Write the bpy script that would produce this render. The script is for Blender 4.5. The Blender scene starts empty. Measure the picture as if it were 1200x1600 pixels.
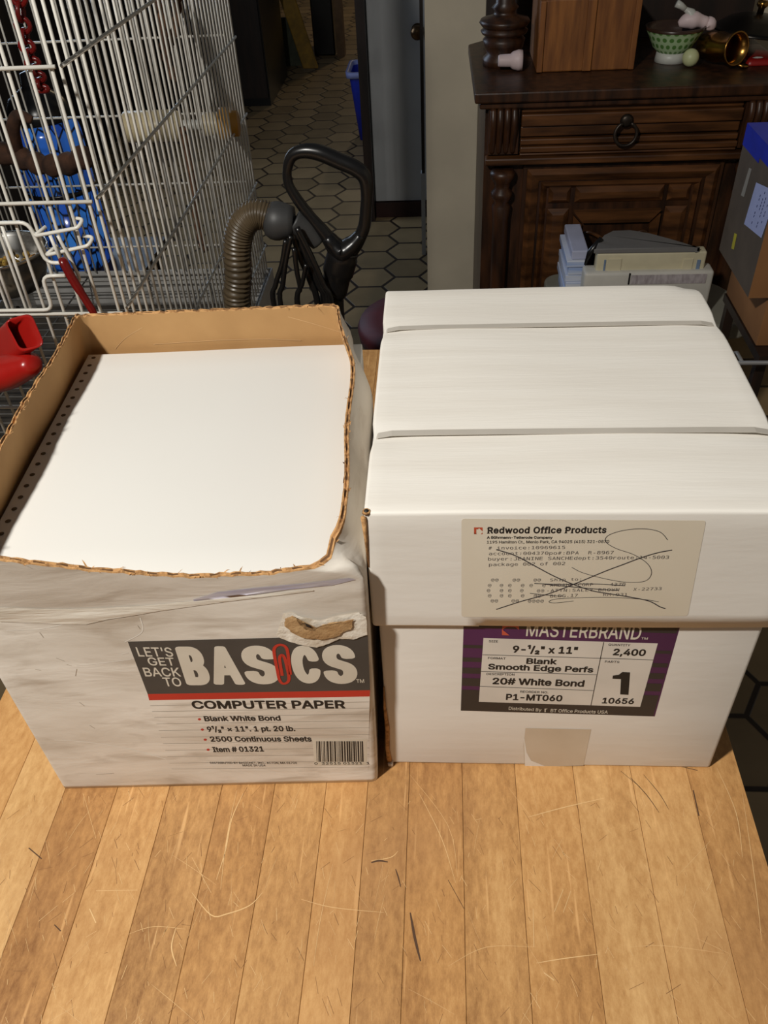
import bpy, bmesh, math, random
from mathutils import Vector, Matrix
random.seed(7)
PI = math.pi
SC = bpy.context.scene
COL = SC.collection

# ------------------------------------------------------------------ camera, world, lights, exposure
FPX = 1294.93
CAM = Vector((0.3044, -0.3418, 0.5906))
YAW, PITCH, ROLL = -0.0943, 0.7116, -0.0594
def basis():
    cy, sy, cp, sp = math.cos(YAW), math.sin(YAW), math.cos(PITCH), math.sin(PITCH)
    f = Vector((sy * cp, cy * cp, -sp)); r = Vector((cy, -sy, 0)); u = r.cross(f)
    cr, sr = math.cos(ROLL), math.sin(ROLL)
    return cr * r + sr * u, -sr * r + cr * u, f
CR, CU, CF = basis()
cd = bpy.data.cameras.new('camera'); cam = bpy.data.objects.new('camera', cd); COL.objects.link(cam)
cd.sensor_fit = 'VERTICAL'; cd.sensor_height = 36.0; cd.lens = FPX * 36.0 / 1600.0
cd.clip_start = 0.01; cd.clip_end = 60
m4 = Matrix.Identity(4)
for i in range(3):
    m4[i][0] = CR[i]; m4[i][1] = CU[i]; m4[i][2] = -CF[i]; m4[i][3] = CAM[i]
cam.matrix_world = m4
SC.camera = cam
SC.view_settings.view_transform = 'Standard'; SC.view_settings.look = 'None'
SC.view_settings.gamma = 1.0; SC.view_settings.use_curve_mapping = False
SC.view_settings.exposure = 0.0

world = bpy.data.worlds.new('world'); SC.world = world; world.use_nodes = True
bg = world.node_tree.nodes['Background']
bg.inputs[0].default_value = (0.75, 0.85, 1.0, 1); bg.inputs[1].default_value = 0.050

def light(name, kind, loc, energy, color, size=None, target=None, spread=None):
    ld = bpy.data.lights.new(name, kind); ld.energy = energy; ld.color = color
    if kind == 'POINT': ld.shadow_soft_size = size
    if kind == 'AREA':
        ld.shape = 'RECTANGLE'; ld.size, ld.size_y = size
        if spread: ld.spread = spread
    o = bpy.data.objects.new(name, ld); COL.objects.link(o); o.location = loc
    if target is not None:
        o.rotation_euler = (Vector(target) - Vector(loc)).to_track_quat('-Z', 'Y').to_euler()
    return o
light('assumed_ceiling_lamp_light', 'POINT', (-0.36, -0.60, 1.38), 109, (1.0, 0.965, 0.90), 0.050)  # main light of an assumed overhead lamp, placed from the shadows; no fixture built
light('assumed_hall_lamp_light', 'POINT', (0.2, 8.2, 1.3), 26, (1.0, 0.78, 0.48), 0.08)  # warm light for an assumed hall lamp out of view; no fixture built
light('assumed_hall_daylight', 'AREA', (-1.35, 3.2, 0.5), 11, (0.62, 0.78, 1.0), (0.8, 1.0), (0.5, 2.6, -0.3))  # added cool fill light; its hall window is assumed and not built

# ------------------------------------------------------------------ helpers
def ray(px, py): return CF + CR * ((px - 600) / FPX) - CU * ((py - 800) / FPX)
def at(px, py, **k):                       # the point of a named plane (x=, y= or z=) seen at a photo pixel
    d = ray(px, py); (a, v), = k.items(); i = 'xyz'.index(a)
    return CAM + d * ((v - CAM[i]) / d[i])
class Frame:                               # a turned box frame standing on the table
    def __init__(s, o, th): s.o = Vector((o[0], o[1], 0)); s.th = th; s.R = Matrix.Rotation(-th, 3, 'Z')
    def at(s, px, py, **k):
        c = s.R @ (CAM - s.o); d = s.R @ ray(px, py); (a, v), = k.items(); i = 'xyz'.index(a)
        return c + d * ((v - c[i]) / d[i])
LB = Frame((0, 0), 0.0527)
RB = Frame((0.2612, 0.0301), 0.0087)

def lin(c):
    return tuple(((v / 255) / 12.92 if v <= 10.31 else (((v / 255) + 0.055) / 1.055) ** 2.4) for v in c)
def M(name, rgb, rough=0.6, metal=0.0, var=0.0, scale=20.0, stretch=(1, 1, 1), rgb2=None, bump=0.0, bscale=None,
      spec=0.5, emis=0.0, trans=0.0, detail=6.0, alpha=1.0, lo=0.35, hi=0.68):
    m = bpy.data.materials.new(name); m.use_nodes = True
    nt = m.node_tree; b = nt.nodes['Principled BSDF']
    c = lin(rgb) + (1,)
    b.inputs['Roughness'].default_value = rough; b.inputs['Metallic'].default_value = metal
    b.inputs['Specular IOR Level'].default_value = spec
    b.inputs['Transmission Weight'].default_value = trans
    b.inputs['Alpha'].default_value = alpha
    tc = nt.nodes.new('ShaderNodeTexCoord'); mp = nt.nodes.new('ShaderNodeMapping')
    nt.links.new(tc.outputs['Object'], mp.inputs[0]); mp.inputs['Scale'].default_value = stretch
    n = nt.nodes.new('ShaderNodeTexNoise'); n.inputs['Scale'].default_value = scale; n.inputs['Detail'].default_value = detail
    nt.links.new(mp.outputs[0], n.inputs['Vector'])
    rp = nt.nodes.new('ShaderNodeValToRGB')
    if rgb2 is None:
        k = 1 - (var if var else 0.06); rgb2 = tuple(v * k for v in rgb)
    rp.color_ramp.elements[0].position = lo; rp.color_ramp.elements[1].position = hi
    rp.color_ramp.elements[0].color = lin(rgb2) + (1,); rp.color_ramp.elements[1].color = c
    nt.links.new(n.outputs[0], rp.inputs[0]); nt.links.new(rp.outputs[0], b.inputs['Base Color'])
    if emis:
        nt.links.new(rp.outputs[0], b.inputs['Emission Color']); b.inputs['Emission Strength'].default_value = emis
    if bump:
        n2 = nt.nodes.new('ShaderNodeTexNoise'); n2.inputs['Scale'].default_value = bscale or scale * 3; n2.inputs['Detail'].default_value = 5
        nt.links.new(mp.outputs[0], n2.inputs['Vector'])
        bp = nt.nodes.new('ShaderNodeBump'); bp.inputs['Strength'].default_value = bump; bp.inputs['Distance'].default_value = 0.002
        nt.links.new(n2.outputs[0], bp.inputs['Height']); nt.links.new(bp.outputs[0], b.inputs['Normal'])
    return m
def math_node(nt, op, a, b=None):
    n = nt.nodes.new('ShaderNodeMath'); n.operation = op
    for i, v in enumerate((a, b)):
        if v is None: continue
        if isinstance(v, (int, float)): n.inputs[i].default_value = v
        else: nt.links.new(v, n.inputs[i])
    return n.outputs[0]

class MB:
    """collects shapes; build() links them as one mesh object"""
    def __init__(s): s.v = []; s.f = []; s.mi = []; s.mat = 0; s.smooth = []; s.sm = False
    def add(s, vs, fs, xf=None):
        o = len(s.v)
        s.v += [tuple(xf @ Vector(p)) if xf else tuple(p) for p in vs]
        for f in fs: s.f.append([i + o for i in f]); s.mi.append(s.mat); s.smooth.append(s.sm)
    def box(s, a, b, xf=None):
        x0, y0, z0 = a; x1, y1, z1 = b
        s.add([(x0,y0,z0),(x1,y0,z0),(x1,y1,z0),(x0,y1,z0),(x0,y0,z1),(x1,y0,z1),(x1,y1,z1),(x0,y1,z1)],
              [(0,3,2,1),(4,5,6,7),(0,1,5,4),(1,2,6,5),(2,3,7,6),(3,0,4,7)], xf)
    def soft(s, a, b, r, fn=None, seg=3, sub=(6, 6, 6), xf=None):
        """box with rounded edges, faces divided, optional displacement fn(p)->p"""
        def ticks(lo, hi, n):
            t = [lo + r * (1 - math.cos(PI / 2 * k / seg)) for k in range(seg)]
            t += [lo + r + (hi - lo - 2 * r) * k / n for k in range(n + 1)]
            t += [hi - r * (1 - math.cos(PI / 2 * k / seg)) for k in range(seg - 1, -1, -1)]
            return t
        T = [ticks(a[i], b[i], sub[i]) for i in range(3)]
        idx = {}; vs = []; fs = []
        def vid(i, j, k):
            key = (i, j, k)
            if key not in idx:
                p = Vector((T[0][i], T[1][j], T[2][k]))
                q = Vector([min(max(p[n], a[n] + r), b[n] - r) for n in range(3)])
                d = p - q
                if d.length > 1e-9:
                    m = max(abs(d[n]) for n in range(3))
                    p = q + d.normalized() * (r if m > r * 0.999 else d.length)
                if fn: p = Vector(fn(p))
                idx[key] = len(vs); vs.append(tuple(p))
            return idx[key]
        n = [len(t) - 1 for t in T]
        for ax in range(3):
            u, w = [(1, 2), (2, 0), (0, 1)][ax]
            for e in (0, n[ax]):
                for i in range(n[u]):
                    for j in range(n[w]):
                        q = []
                        for di, dj in ((0,0),(1,0),(1,1),(0,1)):
                            c = [0,0,0]; c[ax] = e; c[u] = i + di; c[w] = j + dj; q.append(vid(*c))
                        fs.append(q if e else q[::-1])
        s.sm = True; s.add(vs, fs, xf); s.sm = False
    def tube(s, pts, r, n=8, cap=True, closed=False, flat=1.0):
        pts = [Vector(p) for p in pts]; m = len(pts)
        rr = r if isinstance(r, (list, tuple)) else [r] * m
        up = None; vs = []; fs = []
        for i, p in enumerate(pts):
            if closed: t = (pts[(i + 1) % m] - pts[i - 1])
            else: t = pts[min(i + 1, m - 1)] - pts[max(i - 1, 0)]
            t.normalize()
            if up is None:
                up = Vector((0, 0, 1)) if abs(t.z) < 0.9 else Vector((0, 1, 0))
            x = t.cross(up)
            if x.length < 1e-6: x = t.orthogonal()
            x.normalize(); up = x.cross(t).normalized()
            for k in range(n):
                a = 2 * PI * k / n
                vs.append(tuple(p + x * (math.cos(a) * rr[i]) + up * (math.sin(a) * rr[i] * flat)))
        L = m if closed else m - 1
        for i in range(L):
            for k in range(n):
                a, b = i * n + k, i * n + (k + 1) % n
                c, d = ((i + 1) % m) * n + (k + 1) % n, ((i + 1) % m) * n + k
                fs.append((a, d, c, b))
        if cap and not closed:
            fs.append(list(range(n))); fs.append([(m - 1) * n + k for k in range(n)][::-1])
        s.sm = True; s.add(vs, fs); s.sm = False
    def lathe(s, prof, n=24, xf=None, cap=True):
        vs = []; fs = []
        for (r, z) in prof:
            for k in range(n):
                a = 2 * PI * k / n; vs.append((r * math.cos(a), r * math.sin(a), z))
        for i in range(len(prof) - 1):
            for k in range(n):
                a, b = i * n + k, i * n + (k + 1) % n
                fs.append((a, b, b + n, a + n))
        if cap:
            fs.append(list(range(n))[::-1]); fs.append([(len(prof) - 1) * n + k for k in range(n)])
        s.sm = True; s.add(vs, fs, xf); s.sm = False
    def prism(s, poly, ax, d0, d1):
        """polygon given in the two other axes, extruded along axis ax"""
        def pt(p, d):
            c = [0, 0, 0]; o = [i for i in range(3) if i != ax]
            c[o[0]], c[o[1]] = p; c[ax] = d; return tuple(c)
        n = len(poly)
        vs = [pt(p, d0) for p in poly] + [pt(p, d1) for p in poly]
        fs = [list(range(n)), [n + i for i in range(n)][::-1]] + [(i, n + i, n + (i + 1) % n, (i + 1) % n) for i in range(n)]
        s.add(vs, fs)
    def build(s, name, mats, parent=None, bevel=0.0, loc=None):
        me = bpy.data.meshes.new(name)
        me.from_pydata(s.v, [], s.f)
        for m in (mats if isinstance(mats, (list, tuple)) else [mats]): me.materials.append(m)
        for p, i, sm in zip(me.polygons, s.mi, s.smooth): p.material_index = i; p.use_smooth = sm
        bm = bmesh.new(); bm.from_mesh(me)
        bmesh.ops.recalc_face_normals(bm, faces=bm.faces); bm.to_mesh(me); bm.free()
        me.update()
        o = bpy.data.objects.new(name, me); COL.objects.link(o)
        if parent: o.parent = parent
        if loc: o.location = loc
        if bevel:
            b = o.modifiers.new('bevel', 'BEVEL'); b.width = bevel; b.segments = 2; b.limit_method = 'ANGLE'; b.angle_limit = math.radians(40)
        return o
def thing(name, label, cat, loc=(0, 0, 0), rz=0.0, group=None):
    o = bpy.data.objects.new(name, None); COL.objects.link(o)
    o.location = loc; o.rotation_euler = (0, 0, rz); o.empty_display_size = 0.02
    o['label'] = label; o['category'] = cat
    if group: o['group'] = group
    return o
def tag(o, label, cat, group=None):
    o['label'] = label; o['category'] = cat
    if group: o['group'] = group
    return o
def struct(o): o['kind'] = 'structure'; return o
def spline(pts, n=8):
    P = [Vector(p) for p in pts]; out = []
    for i in range(len(P) - 1):
        p0, p1, p2, p3 = P[max(i - 1, 0)], P[i], P[i + 1], P[min(i + 2, len(P) - 1)]
        for k in range(n):
            t = k / n
            out.append(0.5 * ((2 * p1) + (p2 - p0) * t + (2 * p0 - 5 * p1 + 4 * p2 - p3) * t * t + (3 * p1 - p0 - 3 * p2 + p3) * t ** 3))
    out.append(P[-1]); return out
def interp(tab, x):
    if x <= tab[0][0]: return tab[0][1]
    for (a, va), (b, vb) in zip(tab, tab[1:]):
        if x <= b: return va + (vb - va) * (x - a) / (b - a)
    return tab[-1][1]
def sstep(a, b, x):
    t = min(max((x - a) / (b - a), 0), 1); return t * t * (3 - 2 * t)

# ---- lettering -----------------------------------------------------------------
from mathutils.geometry import tessellate_polygon
# letter outlines in 1/1000 em: S plain grotesque, B bold grotesque, D typewriter; "advance|outline;hole/outline"
GLYPH = {'S ': '188|',
"S'": '206|79,308 128,308 136,312 139,320 146,504 141,516 128,519 72,518 64,515 60,508 67,324 71,312',
'S(': '273|177,-106 231,-107 239,-104 245,-98 244,-90 198,18 182,66 170,118 162,182 166,270 179,346 202,430 245,534 243,544 231,549 175,548 167,543 159,529 130,466 110,406 94,346 81,266 78,186 85,122 94,78 109,26 135,-38 166,-98',
'S)': '273|38,-106 95,-106 107,-98 140,-34 167,38 184,102 193,162 192,266 175,362 143,466 124,510 103,546 91,549 39,549 31,546 28,538 64,450 88,374 104,294 110,234 109,162 100,102 72,10 29,-90 30,-102',
'S,': '188|38,-129 80,-130 88,-128 94,-121 145,63 145,75 140,80 72,82 64,80 58,75 28,-117 31,-125',
'S-': '453|115,178 336,178 344,182 347,194 346,246 336,255 112,254 103,242 103,194 107,182',
'S.': '188|88,-14 112,-12 131,-2 144,14 151,38 149,58 140,75 128,87 104,96 80,95 60,84 47,70 39,46 42,26 52,7 68,-7',
'S0': '453|212,-17 262,-14 290,-6 326,13 354,39 378,75 399,127 411,179 416,227 416,279 408,347 395,395 375,439 354,469 318,501 286,516 242,525 202,525 158,512 128,495 98,467 76,435 57,391 45,343 37,275 37,231 46,159 60,107 77,71 102,36 134,9 174,-10;206,62 186,70 168,83 150,107 137,135 128,167 121,211 121,295 133,363 144,391 159,415 178,434 198,445 226,449 245,447 266,440 288,423 307,395 319,367 332,295 330,199 318,139 306,111 289,87 269,71 250,63 226,60',
'S1': '453|77,-10 386,-11 398,-6 401,2 402,50 400,58 394,63 294,65 288,70 286,510 282,516 274,520 194,518 80,434 75,422 75,366 78,353 90,349 194,424 198,426 201,422 201,70 194,65 82,65 71,62 66,50 66,6 70,-6',
'S2': '453|65,-10 382,-11 394,-8 399,-2 400,54 397,62 390,67 179,70 298,198 342,250 374,299 390,350 392,378 387,410 375,442 359,466 340,486 317,502 290,515 250,524 226,527 190,523 162,516 134,503 110,486 93,470 77,446 66,422 58,394 55,366 58,356 66,351 130,353 137,362 145,402 158,423 186,443 222,449 262,443 288,426 306,398 309,362 303,334 274,289 57,54 53,42 53,2 57,-6',
'S3': '453|200,-17 230,-18 262,-14 302,-2 326,10 366,43 383,67 394,91 403,131 402,167 390,207 375,235 353,259 330,276 294,292 250,303 381,455 383,507 378,517 366,520 70,519 62,515 59,507 61,447 74,441 122,441 263,439 151,307 147,295 147,247 158,238 226,236 270,224 290,211 302,199 311,183 318,155 316,119 302,93 273,71 238,61 194,62 158,74 131,99 118,135 110,141 50,142 42,141 35,135 36,107 46,79 56,59 78,33 102,15 126,2 162,-11',
'S4': '453|283,-10 338,-11 350,-5 353,6 353,90 358,94 410,95 418,98 424,110 424,158 422,166 414,172 362,173 353,178 353,314 350,323 338,328 286,328 278,325 272,318 270,175 130,175 130,182 253,390 318,500 320,510 314,518 306,520 250,520 238,514 32,166 29,154 29,110 34,98 46,95 268,94 272,86 272,2 276,-6',
'S5': '453|205,-17 234,-18 286,-6 314,6 350,33 371,59 391,99 400,135 401,183 391,227 372,267 341,303 318,320 282,336 242,344 194,340 150,326 148,335 159,435 166,441 366,442 374,446 377,455 377,507 373,515 362,520 126,520 98,520 89,515 85,507 57,259 61,247 70,242 126,236 178,261 214,266 242,264 266,255 290,237 307,211 315,183 315,139 302,104 289,87 274,75 242,62 202,62 170,74 143,99 130,135 126,139 66,141 52,135 49,127 52,107 61,79 74,55 94,31 114,15 138,1 166,-10',
'S7': '453|98,-10 160,-11 168,-9 175,-2 401,450 401,506 396,516 388,520 136,520 68,520 56,516 52,506 51,458 55,446 60,443 300,441 305,438 90,10 88,-2',
'S8': '453|208,-17 242,-17 286,-10 318,1 350,19 377,43 391,63 407,99 412,131 407,171 390,211 366,242 333,267 366,300 387,343 392,367 392,391 383,431 358,471 330,496 298,513 246,525 194,524 142,507 105,483 77,447 65,419 60,395 60,367 65,343 86,300 120,267 90,245 64,215 48,179 41,143 44,107 53,79 66,56 83,35 106,16 142,-2 178,-13;194,63 158,77 134,104 127,131 127,151 132,171 150,197 178,215 210,224 254,222 274,216 294,204 316,179 325,151 322,112 306,87 274,67 234,60;202,303 174,314 152,339 144,367 148,403 166,429 190,444 218,449 249,447 278,436 299,415 308,387 304,347 290,325 265,307 230,300',
'S9': '453|132,-10 198,-11 210,-5 358,218 387,278 398,322 400,358 394,394 378,437 355,470 329,494 290,515 246,525 206,525 174,519 151,510 123,494 102,476 84,454 68,426 60,402 53,366 56,318 64,286 82,252 106,224 134,204 162,192 194,185 238,185 243,182 125,10 123,-2;198,258 170,273 157,286 145,306 136,350 141,386 149,406 161,422 190,443 218,449 254,446 270,440 286,428 308,398 317,358 312,314 294,283 266,262 238,255',
'SA': '480|17,-10 78,-11 92,-6 140,126 142,130 150,132 334,131 340,126 388,-6 402,-11 458,-11 470,-6 472,6 370,281 284,514 270,520 206,520 194,515 9,10 8,-2;174,210 172,218 237,410 238,412 242,408 257,362 307,218 306,211',
'SB': '456|61,-10 262,-11 298,-7 330,1 362,16 382,30 401,50 419,82 426,110 428,150 423,178 414,202 398,228 374,251 348,266 382,295 395,314 403,334 408,358 408,390 394,438 380,462 354,487 326,503 290,515 238,520 66,520 52,514 49,502 49,6 53,-6;138,69 135,74 135,214 138,219 262,220 294,212 318,197 336,174 344,146 343,122 340,110 330,95 318,84 294,73 262,68;138,297 135,302 135,434 138,440 262,440 285,434 304,422 319,402 325,370 320,342 302,318 282,305 258,298',
'SC': '510|251,-17 282,-17 330,-9 378,10 410,31 439,59 458,88 476,127 482,155 481,163 474,169 466,170 414,170 403,167 387,131 371,107 346,86 314,70 282,64 254,64 222,70 202,78 178,93 158,112 137,143 125,171 117,211 114,255 117,299 125,335 138,367 162,401 190,424 226,440 274,445 310,440 346,423 374,398 389,375 398,347 406,338 466,337 480,343 483,351 480,367 463,411 444,443 414,474 382,497 334,517 274,526 234,524 202,517 166,504 116,471 93,447 70,415 52,379 41,347 30,271 33,203 50,135 74,87 102,51 142,18 194,-6',
'SD': '502|61,-10 234,-11 302,0 338,13 374,33 398,53 423,82 448,126 462,170 471,218 472,278 464,334 450,378 427,422 398,457 374,477 342,495 314,506 274,516 218,520 66,520 52,514 49,502 49,6 53,-6;138,69 135,74 136,438 142,441 258,438 306,424 342,397 363,370 376,342 383,314 388,274 388,234 384,198 375,166 359,134 326,99 282,76 234,68',
'SE': '419|61,-10 366,-11 378,-9 384,-2 385,54 382,63 374,67 142,68 135,74 135,210 138,218 358,221 363,226 365,234 365,278 362,291 350,296 142,296 135,302 135,434 138,440 366,441 378,445 383,454 383,506 378,516 370,520 66,520 52,514 49,502 49,6 53,-6',
'SF': '410|61,-10 122,-10 133,-2 135,202 138,210 342,211 350,213 355,218 357,274 355,282 350,287 142,289 135,294 136,438 142,441 250,441 362,441 374,444 380,454 380,506 377,514 370,519 66,520 57,518 51,510 49,6 53,-6',
'SG': '520|252,-17 310,-14 354,-2 402,23 435,51 463,91 480,135 488,179 488,251 483,263 474,266 290,266 278,264 272,247 272,203 277,191 290,188 398,188 403,179 391,135 376,111 358,93 342,82 314,69 282,64 242,66 214,73 190,85 160,111 133,151 121,187 114,255 121,319 138,367 162,401 202,431 226,440 254,445 306,440 330,431 362,408 384,379 402,341 414,338 470,339 480,343 484,355 473,391 459,419 422,467 394,489 366,504 334,516 302,524 270,526 230,524 198,517 163,503 114,470 89,443 69,415 54,383 41,347 33,307 30,271 33,199 42,159 53,127 81,75 98,55 128,27 182,-2 222,-13',
'SH': '517|61,-10 122,-10 133,-2 135,214 142,221 378,220 381,214 383,-2 386,-7 398,-11 454,-11 464,-6 468,6 468,502 465,514 454,520 398,520 389,518 383,510 381,306 374,300 138,301 135,306 134,510 127,518 118,520 62,520 52,514 49,502 49,6 53,-6',
'SI': '300|32,-10 265,-11 273,-9 279,-2 280,50 277,63 265,68 201,68 194,74 194,434 201,441 265,441 277,447 280,458 280,506 277,515 265,520 37,520 28,518 21,510 20,458 25,445 37,441 101,441 107,434 107,74 101,68 37,68 25,64 21,54 20,6 24,-6',
'SK': '467|61,-10 118,-11 131,-6 135,6 136,162 190,221 198,225 365,-6 378,-11 442,-11 455,-6 457,2 454,10 258,286 266,299 378,418 449,494 457,510 451,518 442,520 370,520 358,516 138,278 135,286 134,510 127,518 118,520 62,520 52,514 49,502 49,6 53,-6',
'SL': '393|61,-10 354,-11 366,-8 372,2 372,54 369,62 362,67 136,70 135,294 134,510 130,516 122,520 66,520 54,516 50,508 49,6 53,-6',
'SM': '628|61,-10 118,-11 128,-6 132,2 134,354 276,-2 286,-10 338,-11 352,-2 490,353 493,350 493,334 493,6 497,-6 510,-11 562,-11 574,-7 577,-2 579,202 579,502 576,514 571,518 482,520 468,514 341,186 318,118 314,114 160,514 146,520 58,519 52,514 49,502 49,6 53,-6',
'SN': '523|61,-10 122,-11 132,-6 136,2 136,302 133,370 134,376 138,376 378,-5 394,-11 458,-11 470,-5 473,6 473,502 471,514 466,518 402,520 394,517 389,510 389,138 386,133 145,514 130,520 62,520 52,514 49,502 49,6 53,-6',
'SO': '533|251,-17 306,-14 350,-2 390,17 426,45 458,85 480,127 496,175 503,227 503,283 491,351 476,391 450,435 417,471 374,501 322,520 282,525 230,524 186,512 138,488 100,455 73,419 49,371 37,327 30,271 33,203 42,159 58,116 85,71 110,43 158,9 206,-10;234,67 210,74 178,93 158,112 137,143 125,171 117,211 114,255 118,303 125,335 136,363 154,391 178,416 203,431 226,440 258,445 294,443 326,433 354,417 380,391 400,359 411,327 419,279 416,203 408,171 396,143 375,111 353,91 322,74 298,67 258,64',
'SP': '445|61,-10 122,-10 133,-2 135,166 138,174 258,176 302,184 326,193 354,209 390,246 403,270 415,306 419,330 419,366 412,402 399,434 384,458 366,476 341,494 314,507 258,519 66,520 52,514 49,502 49,6 53,-6;142,253 138,254 135,262 136,438 142,441 258,440 282,434 306,420 327,390 333,358 333,334 327,306 310,279 290,264 266,256 242,253',
'SQ': '533|401,-58 466,-58 477,-50 474,-39 426,26 420,38 448,70 471,106 483,134 496,178 503,226 503,282 496,330 483,374 462,417 435,454 406,480 370,503 326,519 286,525 234,524 190,513 142,491 110,465 74,422 50,374 36,326 29,266 33,202 49,138 65,102 86,70 114,39 150,13 198,-7 250,-17 298,-16 354,-4 390,-51;238,66 206,76 174,96 150,123 129,162 118,202 113,254 117,298 129,346 145,378 167,406 194,426 226,440 266,445 310,439 342,425 370,402 391,374 404,350 417,294 419,230 412,186 403,158 383,122 373,110 366,107 318,167 306,169 242,168 237,162 238,152 298,70 294,66 282,64',
'SR': '449|61,-10 122,-10 133,-2 135,178 138,186 142,187 234,187 242,184 345,-6 358,-11 422,-11 434,-7 436,6 331,202 370,230 392,254 403,274 416,310 420,342 419,378 411,410 399,438 380,466 362,482 338,497 314,508 262,518 66,520 54,516 49,502 49,6 53,-6;142,265 138,266 135,274 135,434 138,440 262,439 285,434 310,419 328,394 335,354 328,314 313,290 294,276 270,269 238,265',
'SS': '447|203,-19 240,-19 292,-12 327,1 352,15 382,41 397,61 413,97 418,125 418,157 410,189 394,217 371,241 340,261 312,274 168,320 144,335 130,353 126,365 127,389 140,416 169,437 204,447 252,446 288,434 313,413 322,397 328,375 336,368 396,367 409,373 410,397 398,433 380,461 356,485 332,501 300,515 268,523 228,526 184,523 152,514 121,501 88,478 63,449 47,413 41,373 44,345 52,321 64,299 80,281 108,260 160,236 284,198 319,177 329,165 334,153 334,125 328,109 312,89 280,69 244,61 208,60 172,67 144,82 124,105 115,137 108,145 40,147 32,143 28,133 32,109 43,77 56,53 76,30 100,12 132,-4 160,-13',
'ST': '449|194,-10 254,-11 264,-6 267,2 269,438 274,441 414,441 424,446 427,454 428,506 425,514 418,519 254,520 38,520 26,516 21,506 21,454 30,443 174,441 182,437 183,6 186,-5',
'SU': '517|239,-18 302,-16 334,-8 370,8 398,25 420,46 438,70 451,94 463,130 468,170 468,506 465,514 458,519 394,520 384,514 381,502 381,166 379,146 365,114 342,88 318,73 278,63 230,64 202,72 173,90 155,110 146,126 138,150 135,174 135,506 130,516 122,520 62,520 52,514 49,502 49,162 61,106 84,62 109,34 130,18 182,-7',
'SY': '472|204,-10 266,-10 278,-2 280,206 464,506 462,515 450,520 386,520 374,516 250,313 238,292 233,294 98,515 86,520 22,520 13,518 7,510 13,494 192,206 192,6 196,-6',
'SZ': '438|42,-10 390,-11 406,-5 409,6 409,54 406,63 398,67 150,67 141,70 404,454 407,466 407,506 398,519 46,520 33,514 29,502 30,454 34,445 42,442 290,441 297,438 34,54 31,42 31,2 35,-6',
'Sa': '389|145,-19 172,-19 208,-12 236,0 264,19 268,-3 276,-10 332,-11 344,-6 348,5 348,253 341,301 321,341 296,366 252,387 196,395 148,390 101,373 64,347 40,314 32,293 36,283 96,264 108,269 122,289 140,306 176,319 212,319 232,314 252,299 262,281 265,253 260,244 248,240 132,223 88,210 52,187 39,173 26,149 20,117 22,85 31,53 43,33 60,14 80,0 112,-13;152,57 128,64 108,81 102,105 109,129 124,143 144,151 224,164 256,171 264,168 265,129 262,113 252,95 236,77 208,61 188,57',
'Sb': '424|215,-18 263,-16 299,-4 331,16 359,46 380,82 396,134 401,206 395,246 384,286 368,318 351,341 317,370 294,382 267,391 247,394 211,394 171,384 127,352 125,414 125,502 122,514 111,520 55,520 47,516 42,506 42,2 47,-7 55,-11 111,-11 122,-2 127,26 151,5 171,-7 195,-15;215,57 179,66 159,81 145,98 129,138 123,202 130,246 141,274 153,290 171,306 187,314 227,319 263,310 291,286 303,266 311,242 318,190 312,138 304,114 289,90 259,65 243,60',
'Sc': '396|190,-18 216,-19 248,-15 272,-8 308,10 333,30 349,50 365,78 372,102 364,112 304,127 295,122 276,85 248,65 220,58 200,57 176,61 160,68 130,98 119,118 112,142 107,170 107,206 119,258 136,286 152,302 173,314 196,319 224,318 256,307 277,290 291,266 296,256 304,252 364,268 370,274 370,282 357,314 337,342 300,371 264,387 224,395 192,395 164,390 132,379 104,364 82,346 62,322 35,266 27,230 23,174 31,122 52,71 75,38 108,10 140,-6',
'Sd': '424|179,-18 208,-19 244,-11 268,1 300,27 303,-2 312,-10 368,-11 378,-6 382,2 381,510 376,517 368,520 316,520 304,516 300,506 299,446 299,362 297,354 256,382 216,394 176,394 132,383 101,366 74,342 46,298 32,258 24,206 24,170 32,118 52,67 72,37 108,6 136,-8;200,57 176,61 160,68 142,82 127,102 111,146 107,206 115,250 123,270 137,290 152,304 172,315 208,319 232,316 247,310 268,294 281,278 289,262 297,234 301,174 292,126 272,88 256,73 240,64',
'Se': '404|194,-18 224,-19 252,-15 280,-7 312,8 340,29 354,46 370,74 374,94 360,103 304,115 297,110 280,83 256,65 224,57 180,60 152,73 130,94 115,122 108,154 116,159 372,160 380,166 382,174 379,238 365,290 337,338 320,354 296,371 256,388 224,394 192,395 152,387 108,367 86,350 64,325 39,278 31,250 25,218 24,170 28,138 39,98 64,51 97,18 136,-4 160,-12;112,233 109,238 112,250 128,281 144,298 169,314 200,320 224,318 248,310 268,296 289,262 296,238 292,232',
'Sf': '254|82,-10 136,-11 144,-9 150,-2 152,310 153,314 160,316 228,317 236,322 238,334 238,374 233,386 220,389 156,390 152,398 154,434 160,450 172,460 204,463 228,459 235,462 252,518 246,530 208,540 172,540 148,535 120,523 99,506 79,478 71,446 68,391 8,389 0,386 -4,378 -4,330 0,320 12,316 64,316 70,310 70,6 74,-6',
'Si': '167|53,-10 111,-10 119,-7 124,2 124,370 122,382 115,388 55,389 46,386 42,378 41,6 45,-6/71,434 91,433 114,442 127,454 137,478 135,494 126,514 111,526 91,533 67,532 51,523 39,510 31,490 31,478 39,456 53,442',
'Sk': '381|53,-10 111,-11 123,-2 125,134 151,159 159,155 287,-6 299,-11 363,-11 378,-6 381,2 375,14 217,214 221,222 355,359 368,374 368,382 363,387 291,389 279,387 131,237 127,236 124,510 119,517 111,520 55,520 45,514 42,502 42,6 46,-6',
'Sl': '189|125,-12 175,-9 187,-4 190,4 177,60 167,64 135,64 128,72 125,80 124,504 119,516 111,519 55,518 47,515 42,504 42,80 50,40 67,13 95,-5',
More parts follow.
